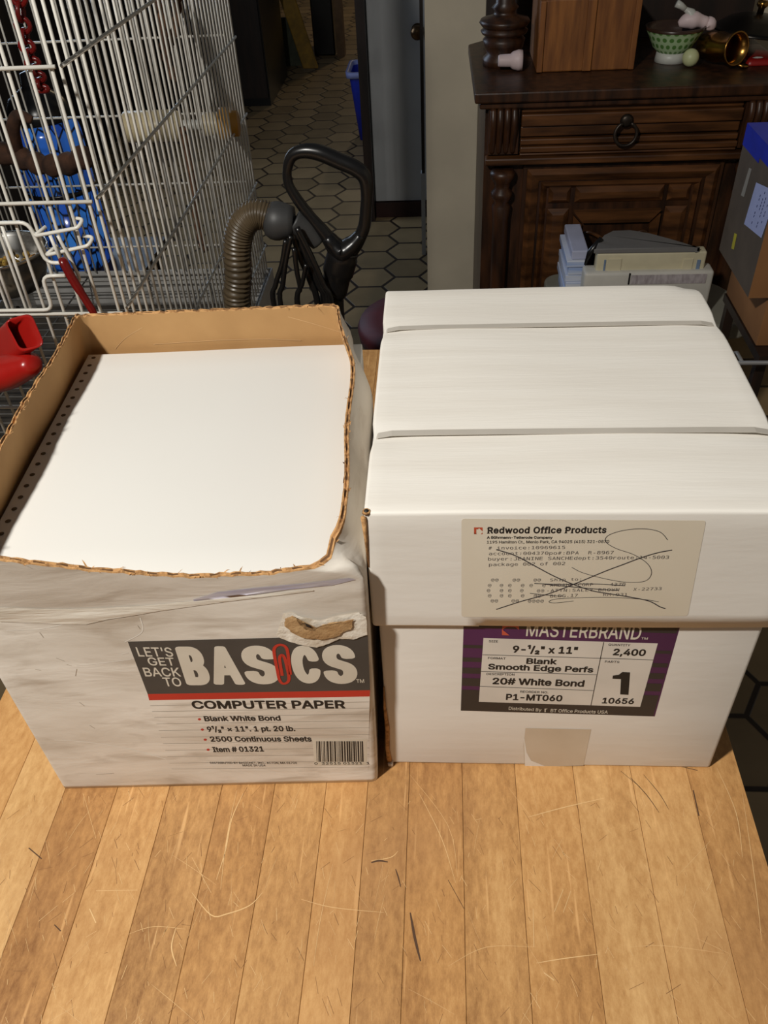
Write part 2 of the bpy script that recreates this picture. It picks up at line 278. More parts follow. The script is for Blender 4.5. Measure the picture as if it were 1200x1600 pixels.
'Sm': '610|53,-10 111,-11 123,-2 126,258 134,282 146,298 163,311 187,319 207,320 230,314 251,299 260,282 263,266 263,6 267,-6 279,-11 331,-11 339,-9 344,-2 346,258 349,274 360,294 375,307 391,316 423,320 447,316 467,304 480,286 485,262 485,62 485,2 491,-8 503,-11 555,-10 563,-7 567,2 567,270 564,294 555,322 539,350 519,370 499,382 475,392 439,397 415,395 383,387 359,375 319,339 287,375 267,387 243,395 207,396 183,391 155,378 127,357 121,382 115,388 55,389 44,382 42,370 42,6 46,-6',
'Sn': '410|53,-10 111,-11 123,-2 126,246 130,266 141,286 155,301 171,311 207,319 239,315 263,300 280,274 286,230 286,6 290,-6 303,-11 351,-11 363,-6 367,6 367,106 367,258 363,286 345,334 319,365 299,378 267,390 243,395 215,395 171,384 147,371 127,354 123,356 121,378 115,387 51,388 44,382 42,370 42,6 46,-6',
'So': '415|190,-18 220,-19 272,-8 304,8 332,29 353,54 374,94 385,126 391,170 390,222 385,250 369,294 353,322 329,350 300,371 264,387 224,394 188,394 140,383 108,366 82,346 59,318 43,286 31,250 23,202 24,170 31,122 44,86 64,52 88,25 116,5 156,-12;196,57 176,61 158,70 139,86 127,102 111,146 107,206 119,258 144,296 176,315 220,318 240,315 256,307 273,294 288,274 298,254 305,226 309,178 301,130 290,106 276,85 248,64 220,58',
'Sr': '259|53,-10 111,-11 123,-2 126,258 132,274 143,289 167,307 195,315 243,313 251,318 254,330 252,386 243,394 219,396 195,394 167,386 147,376 127,360 122,362 120,382 111,389 55,389 44,382 42,370 42,6 46,-6',
'Ss': '365|165,-18 194,-19 226,-15 262,-4 288,10 311,30 326,50 338,78 342,106 338,134 329,158 314,178 294,195 250,214 150,240 130,252 122,262 120,286 129,302 150,315 170,320 202,321 226,315 242,302 266,268 322,279 332,286 333,294 322,322 307,346 286,366 246,387 194,395 166,394 134,388 110,379 82,363 62,344 49,326 37,286 37,258 45,230 57,210 78,190 118,169 230,139 245,130 255,118 256,94 246,77 221,62 190,56 150,60 130,69 113,86 103,110 98,115 86,116 42,106 27,98 28,82 37,58 52,34 70,16 86,5 114,-8',
'St': '227|153,-14 180,-15 208,-10 220,-4 223,6 213,50 208,60 200,64 156,62 147,66 139,78 137,310 144,316 200,316 208,319 214,330 214,374 212,383 204,389 144,391 138,394 136,470 132,477 124,481 72,481 60,478 55,466 54,394 48,391 8,390 0,386 -4,374 -4,334 -1,322 4,317 48,316 54,310 55,82 63,46 78,22 96,5 120,-7',
'Su': '410|167,-15 195,-16 239,-5 263,8 283,25 287,21 289,-3 299,-10 355,-10 363,-7 367,1 367,377 363,385 355,389 303,390 290,385 286,373 284,133 276,105 258,81 239,68 227,64 187,62 163,69 139,90 129,109 125,133 123,381 119,387 107,390 59,390 46,385 42,373 42,129 49,81 70,37 95,12 123,-4',
'Sy': '389|75,-155 119,-153 155,-139 180,-119 208,-75 381,377 375,387 363,390 307,389 295,381 199,113 195,105 191,109 91,385 79,390 23,390 11,386 9,381 10,369 150,1 137,-43 119,-70 107,-77 95,-79 63,-76 51,-85 38,-139 43,-148',
'B ': '188|',
'B"': '321|67,292 84,288 140,291 155,308 160,324 160,344 161,324 166,308 182,292 200,288 240,289 252,290 264,298 270,308 273,324 278,516 264,533 244,538 184,537 160,526 136,537 76,538 60,535 50,528 43,516 41,500 48,328 52,306',
'B#': '440|52,-26 108,-29 124,-27 132,-22 143,-6 164,109 224,111 228,109 229,102 214,6 218,-14 225,-22 236,-28 288,-29 304,-27 321,-10 341,106 348,111 400,113 416,126 428,186 426,202 420,211 408,219 364,222 360,226 367,270 373,286 424,288 440,296 449,310 458,366 454,382 440,394 396,397 389,402 406,506 400,525 384,537 328,538 312,534 303,526 297,514 279,406 272,397 216,397 210,402 227,506 225,518 217,530 208,536 192,539 136,536 127,530 119,518 99,402 92,397 40,395 24,382 12,322 14,306 20,297 32,289 77,286 80,278 73,238 67,222 12,220 -3,210 -9,198 -18,142 -14,126 0,113 44,111 51,106 35,2 39,-14;188,221 184,222 182,230 192,285 252,287 256,286 258,278 248,224 240,221',
'B,': '188|26,-145 44,-149 92,-147 104,-140 111,-129 164,63 162,83 148,97 132,100 68,100 52,95 41,83 9,-117 13,-133',
'B-': '453|103,162 120,159 328,159 348,162 361,174 366,194 365,250 359,262 348,271 328,275 120,275 104,272 89,258 85,238 86,182 92,170',
'B.': '188|74,-30 100,-33 132,-25 153,-6 168,22 169,50 161,78 144,98 116,113 88,115 60,107 38,90 23,62 20,38 29,6 48,-16',
'B/': '249|3,-102 20,-106 76,-104 88,-99 98,-86 262,522 260,544 244,559 228,562 180,562 164,558 151,542 -12,-62 -12,-86',
'B0': '453|192,-33 234,-36 278,-30 318,-14 353,11 382,44 403,83 419,127 431,187 435,231 431,315 418,383 402,427 382,463 346,504 306,529 262,541 222,545 170,537 130,519 102,498 69,459 49,423 33,375 21,311 19,235 24,175 36,119 53,75 81,31 110,3 150,-21;222,79 202,83 183,95 170,111 157,135 148,163 141,199 139,271 148,347 166,391 182,412 198,424 210,428 234,430 254,425 273,411 290,387 299,367 312,311 315,235 306,167 286,115 274,98 258,86 242,80',
'B1': '453|65,-26 82,-29 386,-29 406,-24 419,-6 420,54 417,66 410,75 390,84 314,84 306,88 304,514 299,526 286,536 222,539 198,538 182,533 70,452 58,434 57,358 62,343 74,333 98,332 174,387 182,387 183,382 183,90 181,86 174,84 78,84 66,81 56,74 48,54 48,2 52,-14',
'B2': '453|53,-26 70,-29 382,-29 402,-25 416,-10 419,6 418,54 415,70 402,83 382,87 230,87 223,90 324,198 371,258 399,310 411,366 408,402 399,434 387,458 367,486 338,511 310,527 274,539 238,544 206,544 174,539 142,528 118,515 94,497 73,474 53,442 44,418 37,382 37,358 46,341 62,333 122,332 142,337 152,350 160,390 169,406 182,419 202,428 222,431 242,429 266,419 283,402 291,378 287,346 262,304 39,62 35,42 36,-6 42,-18',
'B3': '453|178,-33 206,-36 250,-34 290,-26 322,-14 369,19 390,43 407,71 418,107 423,151 418,183 406,219 386,251 358,280 326,300 287,315 294,327 399,447 403,467 400,519 386,535 366,538 62,537 50,530 41,515 40,459 42,443 54,428 70,423 214,422 222,419 133,315 128,295 130,239 138,227 150,221 230,217 258,209 284,191 298,163 299,131 289,107 266,89 234,80 190,82 162,94 145,111 133,147 118,159 46,161 30,156 20,147 15,127 21,91 37,55 57,27 86,3 114,-14 146,-26',
'B4': '453|271,-26 290,-29 338,-29 360,-22 367,-14 371,2 373,74 426,80 438,91 442,110 442,158 439,174 434,182 418,191 373,194 371,318 366,333 354,343 338,347 286,347 270,343 258,331 253,310 251,194 161,194 287,410 336,494 339,510 336,522 324,534 306,539 250,539 234,535 227,530 17,178 10,154 12,98 19,86 30,79 46,76 250,75 253,70 255,-6 261,-18',
'B5': '453|184,-33 234,-36 286,-26 322,-11 362,19 391,55 408,91 418,135 420,179 414,215 402,251 387,279 356,315 318,342 278,357 218,362 172,355 169,359 177,419 182,422 358,422 378,426 389,435 394,447 395,507 393,519 386,530 366,538 134,538 86,536 69,519 40,271 41,243 58,226 122,217 142,221 166,236 198,246 226,248 254,240 276,223 292,199 298,171 295,135 286,115 274,99 257,87 234,80 202,81 174,94 158,112 146,146 130,158 66,160 50,157 34,143 31,123 44,71 56,47 78,20 102,0 126,-15 154,-26',
'B6': '453|192,-33 218,-36 258,-34 294,-25 326,-10 354,10 371,27 394,59 410,99 418,143 418,171 407,227 390,263 362,297 331,319 302,333 250,343 247,347 346,492 350,503 350,516 338,533 322,538 258,538 242,536 234,531 89,319 64,275 44,223 34,171 36,135 44,95 60,59 89,19 114,-1 154,-23;214,79 186,90 164,115 156,139 156,179 168,207 186,224 214,235 239,235 266,225 284,207 295,183 298,147 291,119 270,92 242,79',
'B9': '453|120,-26 138,-29 198,-29 212,-26 223,-18 367,194 398,254 414,306 418,338 414,390 402,430 379,470 354,499 318,523 278,539 234,544 202,543 162,535 114,510 89,490 66,461 53,438 40,402 34,362 36,322 45,282 65,242 93,210 122,189 150,176 202,166 206,162 105,14 105,-10;214,273 186,285 166,306 156,334 156,370 167,398 186,419 214,430 239,430 266,420 286,398 298,362 296,330 287,306 269,286 242,274',
'BA': '480|5,-26 22,-29 78,-29 94,-27 103,-22 112,-10 153,106 162,113 322,112 366,-6 374,-20 386,-27 402,-29 458,-29 481,-22 491,-6 488,18 382,304 298,527 286,536 270,539 206,539 190,535 182,530 174,518 -11,10 -10,-10;198,229 197,234 234,343 238,349 242,344 250,320 280,230',
'BB': '456|49,-26 66,-29 262,-29 310,-23 342,-15 370,-2 397,18 419,42 440,86 447,122 447,150 440,190 430,213 411,242 385,266 385,270 414,310 427,358 427,390 423,414 415,438 402,463 380,490 350,512 314,528 282,535 234,539 66,539 50,536 37,526 31,502 31,6 36,-14;158,87 153,94 153,194 158,201 258,201 286,195 302,185 319,166 325,146 324,122 318,110 306,99 282,89 262,87;158,315 153,322 153,414 157,422 246,423 270,419 289,410 304,390 307,370 300,346 286,329 262,317 246,315',
'BC': '510|227,-33 278,-36 326,-30 366,-17 414,11 443,35 475,79 495,127 501,155 500,167 493,179 478,188 402,188 385,175 372,143 360,123 342,106 322,94 298,85 258,82 234,86 210,95 186,111 166,132 153,155 140,187 132,255 136,303 146,339 168,379 194,404 226,420 258,426 298,423 338,406 358,388 367,375 381,339 394,323 410,319 466,318 486,323 498,335 501,351 496,379 484,411 452,463 406,504 358,529 294,544 242,544 202,537 174,528 140,511 106,487 82,463 58,431 33,383 22,347 14,303 11,239 21,167 41,107 74,55 114,15 138,-2 170,-18',
'BE': '419|49,-26 66,-29 370,-29 390,-24 403,-6 403,62 397,74 386,83 366,87 162,87 154,90 153,94 155,198 350,200 366,203 379,214 384,230 384,282 377,302 366,311 350,315 162,315 154,319 153,414 158,422 366,423 386,427 399,442 401,458 399,518 390,531 378,537 66,539 50,536 37,526 31,502 31,6 36,-14',
'BI': '300|20,-26 37,-29 265,-29 281,-26 294,-14 299,2 299,50 292,74 277,85 217,87 212,94 213,418 221,423 277,425 294,438 299,454 299,506 295,522 284,534 261,539 37,539 17,534 5,521 2,502 2,458 4,442 9,434 25,424 84,422 88,414 88,94 81,87 21,84 6,70 2,50 3,-6 9,-18',
'BM': '628|49,-26 66,-29 126,-28 138,-23 148,-10 151,6 151,238 154,249 257,-6 270,-24 290,-29 338,-29 354,-25 367,-14 470,246 474,246 475,238 475,6 477,-10 490,-25 506,-29 566,-29 586,-22 595,-10 597,6 597,370 597,502 591,526 578,536 562,539 482,539 462,534 449,518 320,182 314,176 175,526 162,536 146,539 66,539 46,534 34,521 31,502 31,6 36,-14',
'BO': '533|227,-33 278,-36 338,-26 386,-7 425,19 460,55 491,103 511,159 520,207 521,279 515,331 498,387 476,431 434,481 398,509 358,529 302,542 262,545 198,536 154,519 111,491 82,463 44,407 25,359 14,303 11,239 17,187 33,127 54,83 86,40 126,6 170,-18;250,83 222,90 198,102 174,123 157,147 146,171 137,203 132,251 133,279 145,335 160,367 179,391 199,407 226,420 254,426 282,426 306,421 338,405 359,387 376,363 392,327 398,295 399,215 391,179 383,159 367,131 348,111 322,95 302,86 278,82',
'BP': '445|49,-26 66,-29 122,-29 138,-25 149,-14 153,6 155,154 258,157 318,169 350,184 374,200 407,238 422,266 431,294 437,334 436,378 428,414 416,442 395,474 374,494 350,511 322,524 298,531 258,537 66,539 46,534 35,522 31,502 31,6 36,-14;158,272 153,278 153,414 157,422 246,422 270,418 293,406 308,386 315,358 311,318 295,290 282,281 258,273',
'BR': '449|49,-26 66,-29 122,-29 138,-25 149,-14 153,6 153,162 155,166 162,168 230,166 325,-10 338,-25 358,-29 422,-29 438,-27 446,-22 455,-10 455,10 357,194 397,230 424,274 435,310 439,342 432,406 422,434 407,462 390,483 366,503 318,526 262,537 66,539 42,531 33,518 31,502 31,6 36,-14;158,284 153,290 153,414 157,422 246,423 270,419 294,407 310,386 316,358 311,322 299,302 282,292 258,286',
'BS': '447|180,-35 236,-38 284,-32 316,-24 356,-5 384,16 412,50 429,85 437,121 437,157 429,193 412,224 384,255 356,274 324,290 176,337 157,349 147,361 146,389 160,410 192,426 224,429 256,426 288,411 301,397 312,364 328,351 400,349 415,353 426,365 430,385 421,425 409,453 384,486 360,506 332,522 300,535 260,543 212,544 168,538 140,530 104,513 77,493 46,457 31,425 24,393 24,357 31,321 48,289 76,259 112,236 148,220 280,179 304,165 314,153 314,125 302,105 276,88 240,79 200,80 162,93 144,109 130,149 116,163 100,166 44,166 28,163 15,153 9,133 19,85 31,57 55,25 84,0 112,-16 144,-28',
'BT': '449|182,-26 202,-29 266,-27 279,-18 285,-6 287,418 294,423 426,425 442,438 446,454 444,518 430,535 410,539 274,539 38,539 14,531 4,514 4,446 10,434 18,427 38,423 158,423 163,418 164,6 168,-14',
'BU': '517|216,-34 270,-37 314,-32 358,-19 390,-3 422,21 450,54 470,90 480,118 487,170 487,502 484,518 471,534 454,538 394,538 378,534 369,526 363,502 363,162 356,138 345,118 322,97 298,86 274,81 246,81 210,90 190,101 174,116 157,150 153,174 153,502 149,522 138,534 118,539 62,538 46,534 37,526 31,502 31,162 41,106 64,58 82,35 106,12 158,-19',
'BW': '686|144,-26 162,-29 226,-29 242,-26 256,-14 342,295 347,290 430,-14 442,-25 458,-29 526,-29 546,-24 559,-6 695,490 697,514 695,522 686,532 666,539 603,538 590,535 578,523 502,233 495,206 490,206 408,514 402,526 393,534 374,539 310,539 292,534 280,522 194,204 189,210 108,522 94,535 78,539 22,539 2,534 -11,518 -10,494 125,-2 133,-18',
'Ba': '389|125,-35 152,-38 188,-36 220,-28 248,-16 272,-28 332,-30 348,-27 362,-15 366,5 366,253 361,297 344,340 316,374 276,398 228,411 188,414 124,403 100,394 77,381 52,362 40,348 24,325 13,297 16,277 32,264 84,248 108,247 120,254 136,277 150,289 172,299 196,301 216,300 228,295 239,285 245,269 246,261 240,257 132,242 77,225 40,201 24,185 11,161 3,129 1,97 7,65 20,33 42,5 69,-15 96,-27;148,77 132,84 123,93 121,109 128,123 156,135 224,145 240,148 246,141 243,117 224,92 192,76',
'Bb': '424|195,-34 239,-37 291,-27 326,-10 360,18 387,54 409,106 419,170 417,226 408,274 392,314 368,350 343,375 303,399 279,407 247,413 195,410 147,393 144,398 143,430 143,506 139,522 131,532 111,538 55,538 39,534 25,518 24,2 31,-18 47,-28 119,-28 143,-13 171,-27;203,78 187,84 173,94 152,126 146,146 142,178 145,226 157,262 179,288 203,299 239,299 264,286 276,274 287,254 297,214 299,190 296,154 283,114 263,89 235,77',
'Bc': '396|171,-34 216,-37 256,-32 284,-24 316,-7 347,18 369,46 386,78 391,102 386,118 372,129 304,146 292,143 284,138 264,100 240,82 220,76 200,76 168,86 150,102 143,114 128,158 128,218 135,246 144,265 157,282 176,295 192,300 224,299 240,294 256,284 268,270 279,246 288,238 304,234 326,238 368,249 380,256 389,274 385,298 364,338 336,369 304,391 264,406 228,413 192,413 156,408 132,400 100,384 72,362 39,322 19,278 6,218 6,158 19,98 43,50 77,10 124,-20',
'Bd': '424|162,-34 188,-37 224,-35 256,-27 284,-12 304,-27 368,-29 388,-23 399,-6 401,502 398,518 392,528 380,536 312,538 296,534 288,527 283,518 281,502 280,396 276,394 256,403 228,411 184,413 144,407 108,392 72,366 48,338 27,302 12,254 5,202 7,154 16,106 35,58 57,26 84,0 124,-24;188,77 168,85 157,94 138,122 127,166 128,222 139,258 160,286 188,299 220,299 236,294 252,284 272,253 282,206 281,158 269,118 247,90 220,77',
'Be': '404|174,-34 200,-37 248,-35 292,-23 319,-10 352,15 374,42 391,78 392,98 386,110 375,118 308,134 292,131 286,126 269,98 252,84 228,76 196,76 172,84 152,97 135,122 132,138 364,140 384,144 396,155 401,174 396,246 380,302 351,350 308,386 260,406 224,413 192,413 148,406 102,386 60,350 28,301 11,246 5,174 15,110 23,86 39,54 76,11 120,-18;136,252 138,262 152,280 164,290 184,299 224,299 252,285 269,262 271,254 268,251',
'Bf': '254|70,-26 88,-29 148,-27 160,-20 168,-10 170,6 171,294 176,297 220,297 240,301 253,314 257,334 257,378 248,398 228,407 172,409 172,430 176,439 184,444 232,440 244,445 252,454 271,518 268,534 257,546 224,556 176,559 140,552 112,540 84,519 64,490 55,462 50,410 -4,405 -14,398 -21,386 -22,330 -16,310 -4,300 44,297 52,290 52,6 56,-14',
'Bg': '425|165,-177 196,-180 236,-178 268,-173 304,-162 328,-150 355,-129 376,-103 388,-81 398,-49 402,-13 400,386 388,403 368,408 304,406 284,390 252,405 220,412 184,413 152,409 108,392 80,373 55,347 32,313 19,283 11,251 5,207 5,175 15,111 30,75 50,43 72,20 96,2 144,-18 176,-23 212,-24 248,-17 276,-5 280,-4 282,-9 281,-25 271,-45 256,-57 232,-66 196,-68 168,-62 148,-50 120,-19 100,-13 80,-19 36,-44 28,-53 23,-69 26,-85 48,-117 64,-133 108,-161;180,91 153,107 135,135 126,171 128,223 139,259 160,286 176,296 192,300 224,299 252,284 274,251 282,215 280,156 266,119 248,100 224,90 200,88',
'Bh': '410|41,-26 59,-29 111,-29 127,-25 139,-14 143,6 145,250 155,273 167,286 183,295 207,300 227,298 245,290 256,278 264,258 267,230 267,6 270,-10 283,-25 299,-29 355,-29 374,-22 383,-10 386,6 386,242 383,282 372,322 351,358 331,380 291,403 243,413 195,410 147,394 143,402 143,506 137,526 127,535 107,539 55,538 35,531 25,518 23,502 23,6 28,-14',
'Bi': '167|41,-26 59,-29 119,-28 135,-18 141,-6 142,374 137,394 121,406 83,409 43,406 28,394 23,378 23,6 27,-14/77,414 83,412 107,418 131,431 149,454 156,482 152,506 137,530 119,544 95,552 67,551 40,538 22,518 13,490 17,458 29,438 51,421',
'Bk': '381|41,-26 59,-29 111,-29 127,-25 139,-14 143,6 143,122 146,130 151,132 279,-24 299,-29 367,-29 383,-26 393,-18 399,-2 395,18 242,214 385,366 388,378 385,390 371,405 351,408 275,406 259,395 147,282 143,290 143,502 139,522 127,535 107,539 55,538 39,534 31,527 25,518 23,502 23,6 28,-14',
'Bl': '189|108,-28 147,-32 187,-26 204,-12 209,4 199,56 192,72 179,81 151,82 143,88 143,504 138,524 123,535 59,538 43,535 27,520 23,500 25,60 36,24 53,0 75,-17',
'Bm': '610|41,-26 59,-29 119,-28 131,-23 140,-10 143,6 145,258 153,278 165,290 195,301 215,299 227,294 239,283 244,270 245,2 247,-10 255,-20 263,-26 279,-29 343,-27 355,-20 363,-6 365,254 372,278 387,293 411,301 435,299 458,286 464,274 466,262 468,-6 479,-23 503,-29 563,-28 575,-22 583,-10 586,6 586,270 579,310 564,346 543,374 523,391 499,403 471,412 435,416 395,410 355,394 319,371 279,402 255,411 219,416 183,411 139,393 127,403 115,407 55,408 39,403 27,390 23,370 23,6 28,-14',
'Bn': '410|41,-26 59,-29 119,-28 131,-23 140,-10 143,6 145,250 158,278 183,295 207,300 235,296 254,282 263,262 267,230 267,6 270,-10 279,-22 299,-29 351,-29 367,-27 379,-18 383,-10 386,6 386,114 386,258 380,298 360,346 331,380 291,403 243,413 215,413 183,408 143,391 139,391 123,405 111,408 59,408 43,405 27,390 23,370 23,6 28,-14',
'Bo': '415|171,-34 216,-37 260,-31 296,-18 323,-2 347,18 376,55 393,90 405,134 410,170 409,222 401,262 380,314 355,350 328,375 296,395 247,410 192,413 156,408 128,399 92,378 67,358 39,322 23,290 11,246 5,202 7,154 15,110 35,62 61,26 100,-8 128,-22;188,78 160,92 147,106 136,127 127,166 128,218 140,258 162,286 176,295 192,300 228,298 256,284 277,254 289,210 289,162 277,122 256,92 240,82 224,77',
'Bp': '424|41,-169 59,-172 111,-172 127,-168 139,-157 143,-137 143,-25 146,-17 179,-30 215,-37 243,-37 283,-30 315,-17 343,2 362,19 385,51 403,87 411,115 419,167 419,207 411,263 399,299 379,335 359,360 335,381 311,395 287,405 247,413 211,413 183,408 143,390 127,405 107,409 51,408 39,405 29,395 23,371 23,-137 28,-157;199,79 183,86 168,99 150,131 142,179 145,227 157,263 179,288 207,300 239,299 255,293 267,284 279,270 288,251 296,227 299,191 296,151 283,115 263,90 239,78 215,76',
'Br': '259|41,-26 59,-29 119,-28 131,-23 140,-10 143,6 145,254 158,278 179,292 195,296 251,295 262,302 269,310 273,330 271,390 259,408 239,413 215,415 183,411 139,394 115,407 55,408 39,403 27,390 23,370 23,6 28,-14',
'Bs': '365|142,-34 174,-37 214,-36 254,-27 290,-11 318,9 339,34 354,66 359,86 359,122 352,154 338,178 318,201 274,226 162,256 140,270 139,282 146,291 162,300 186,303 206,302 222,295 234,282 246,260 262,249 274,249 330,261 342,268 350,278 351,298 342,326 327,350 310,371 290,386 266,399 214,412 150,410 118,403 86,388 65,374 40,346 28,326 20,298 18,262 24,234 34,211 54,185 78,167 106,153 218,123 237,110 237,98 226,85 206,77 186,75 158,77 139,86 128,98 115,126 98,135 30,123 12,110 7,94 12,70 26,39 41,18 58,2 82,-15 114,-28',
'Bt': '227|136,-30 180,-33 216,-28 234,-18 242,2 230,62 222,74 200,82 164,80 156,86 156,293 160,297 212,300 224,307 229,314 233,330 233,374 228,394 216,405 200,409 160,410 156,413 153,482 140,495 124,500 68,500 52,496 44,490 38,478 35,414 28,409 8,409 -8,404 -20,390 -23,374 -22,330 -16,310 -4,300 32,296 36,290 36,82 44,42 60,14 76,-4 108,-23',
'Bu': '410|149,-31 175,-34 207,-32 243,-23 267,-12 271,-12 283,-24 295,-28 355,-29 371,-24 380,-15 386,9 386,373 383,389 375,400 355,408 299,408 283,403 270,389 267,373 267,157 263,125 254,105 243,92 227,84 191,80 167,88 149,109 143,137 143,373 136,397 119,407 59,408 43,406 31,396 26,389 23,373 23,129 30,81 46,41 75,4 111,-19',
'Bw': '567|126,-26 145,-29 197,-29 213,-25 224,-14 280,178 285,182 340,-6 346,-18 357,-26 377,-29 429,-29 449,-21 457,-10 469,30 570,362 572,382 564,398 545,407 481,408 461,399 451,382 409,234 401,204 396,202 345,386 338,398 329,405 313,408 253,408 237,403 229,395 220,374 174,206 169,200 117,382 109,398 97,406 81,408 25,408 5,400 -5,386 -4,366 108,-2 115,-18',
'Bx': '379|10,-26 27,-29 83,-29 107,-24 120,-10 186,90 191,92 261,-14 271,-24 291,-29 351,-29 367,-27 379,-18 385,-2 381,18 262,190 267,202 375,362 378,382 371,398 363,404 347,408 287,408 267,403 254,390 191,297 184,302 128,390 115,403 95,408 35,408 19,405 10,398 2,382 5,362 118,194 -5,14 -6,-10',
'By': '389|57,-171 83,-174 115,-172 135,-168 163,-156 186,-139 201,-123 217,-99 232,-67 393,353 399,381 391,398 375,407 307,408 295,406 283,397 275,381 202,181 195,166 191,169 113,385 103,399 95,405 79,408 19,408 3,403 -9,389 -9,366 130,1 120,-35 107,-55 95,-61 55,-59 43,-65 35,-75 21,-127 21,-147 32,-163',
'B¹': '209|98,280 118,276 174,278 186,284 195,296 197,312 197,576 193,596 178,609 162,612 94,610 22,569 10,558 3,540 3,496 8,476 15,468 26,462 46,463 74,479 80,476 80,308 85,292',
'B×': '453|94,12 113,10 125,16 225,115 233,111 321,23 337,12 353,10 365,15 409,60 415,76 409,96 311,196 313,204 405,296 414,312 414,328 410,336 361,384 341,386 329,380 229,282 221,286 131,376 117,386 105,388 91,384 43,336 38,316 45,301 143,200 140,192 48,100 39,84 39,68 44,60',
'Bü': '410|149,-31 175,-34 207,-32 243,-23 267,-12 271,-12 283,-24 295,-28 355,-29 371,-24 380,-15 386,9 386,373 383,389 375,400 355,408 299,408 283,403 270,389 267,373 267,157 263,125 254,105 243,92 227,84 191,80 167,88 149,109 143,137 143,373 136,397 119,407 59,408 43,406 31,396 26,389 23,373 23,129 30,81 46,41 75,4 111,-19/113,417 139,414 171,425 191,445 203,477 207,479 219,445 231,431 247,421 279,414 295,416 315,425 328,437 340,453 345,473 345,493 340,513 329,529 315,541 299,549 263,551 239,541 216,517 207,488 203,490 196,513 187,528 163,546 151,550 127,552 95,541 77,525 68,509 63,485 65,469 70,453 81,437 99,423',
'B₂': '305|28,-130 47,-133 263,-133 283,-129 296,-114 298,-62 296,-46 290,-38 275,-28 219,-27 215,-22 259,19 280,50 290,94 287,118 281,138 261,166 231,188 203,199 147,207 99,200 63,185 35,162 14,126 8,98 9,82 16,70 31,61 87,60 103,63 117,74 124,94 135,100 163,99 173,90 167,79 151,64 15,-46 10,-66 10,-102 15,-118',
'D ': '429|',
'D#': '429|57,2 103,0 111,5 147,142 229,142 197,6 203,0 243,0 250,2 253,6 288,142 386,146 387,190 383,197 307,197 302,202 331,311 419,313 427,318 426,366 345,370 378,506 377,510 371,512 331,512 323,507 287,370 205,370 237,506 236,510 231,512 191,512 183,510 181,506 146,370 42,366 43,315 127,313 132,310 103,199 7,197 1,194 3,145 88,142;167,197 163,199 162,206 189,310 195,313 267,313 272,310 273,306 246,202 239,197',
'D-': '429|125,169 302,168 305,173 304,221 298,224 130,224 124,217',
'D.': '429|172,2 257,2 256,105 172,105',
'D0': '429|188,-8 236,-9 268,-1 304,18 323,36 350,76 364,112 373,148 381,204 382,300 378,344 370,388 353,436 329,476 306,500 276,517 240,527 200,529 164,522 142,512 116,494 91,464 76,436 60,388 51,340 46,276 51,180 64,116 75,84 99,44 124,18 160,-1;196,48 177,56 160,69 144,93 132,124 123,164 118,208 120,328 132,396 143,424 155,444 168,457 188,469 212,473 230,472 248,466 268,451 286,424 297,396 310,320 310,196 297,124 289,100 272,73 256,58 240,50 220,46/203,216 224,215 240,223 254,236 259,248 261,264 257,280 244,297 228,306 212,308 192,303 180,292 170,276 169,256 175,236 186,224',
'D1': '429|95,2 372,0 379,2 380,6 380,50 376,58 280,59 273,62 272,514 268,520 244,520 200,519 92,496 86,490 88,433 196,455 201,454 203,450 202,62 196,59 97,58 94,50',
'D2': '429|54,2 368,2 369,50 367,57 363,59 143,59 135,62 303,246 333,286 356,330 365,374 359,426 347,454 336,470 301,502 275,515 247,524 187,529 123,519 83,506 58,494 59,427 111,451 147,463 183,469 227,467 255,455 277,434 289,410 293,370 288,342 280,322 252,278 211,228 55,61',
'D3': '429|155,-8 206,-10 246,-6 290,8 318,24 342,45 362,76 374,117 376,152 367,196 350,228 326,252 279,276 278,280 306,292 329,308 346,328 358,352 364,384 362,412 355,440 340,468 317,492 282,513 242,525 178,529 122,521 66,506 66,445 134,463 182,470 234,466 262,454 283,432 291,412 294,384 290,361 275,336 254,320 226,310 142,307 137,300 137,256 142,249 206,249 226,245 261,232 285,212 296,196 303,176 306,152 302,120 287,88 264,68 234,55 186,49 150,52 102,63 50,83 50,16 90,3',
'D4': '429|257,2 325,2 328,122 394,125 396,174 390,181 334,181 327,186 325,518 246,519 218,478 38,193 36,130 42,124 254,123;98,182 96,186 104,202 254,447 254,183',
'D5': '429|141,-8 196,-10 236,-6 268,3 300,20 324,39 348,69 364,108 371,140 371,192 362,236 341,276 320,300 286,324 248,338 212,343 180,343 144,335 140,335 137,340 137,452 140,460 328,461 334,464 335,512 332,518 204,519 80,519 74,516 73,268 76,262 80,263 120,277 168,285 212,281 248,269 274,248 290,224 300,188 300,148 293,116 277,88 255,68 224,54 180,49 148,51 108,59 52,80 50,20 53,12 92,-1',
'D6': '429|192,-8 228,-10 268,-5 308,11 327,24 350,48 364,72 374,96 382,140 382,196 377,224 366,260 340,299 308,324 288,333 256,341 216,343 196,341 172,333 152,321 136,308 116,283 112,283 112,304 119,356 131,392 146,420 168,444 188,457 208,465 240,470 288,466 340,447 344,449 343,508 308,521 264,529 228,529 184,521 156,510 120,486 96,459 71,412 58,372 48,304 46,240 51,176 62,116 75,80 92,50 121,20 152,2;196,47 163,64 147,80 135,100 124,152 127,204 140,243 164,271 192,285 212,289 236,287 260,281 280,268 303,236 313,188 310,124 298,88 272,59 240,47 220,45',
'D7': '429|119,2 182,0 192,6 375,494 375,514 370,520 130,520 50,519 50,461 290,460 295,454 122,14',
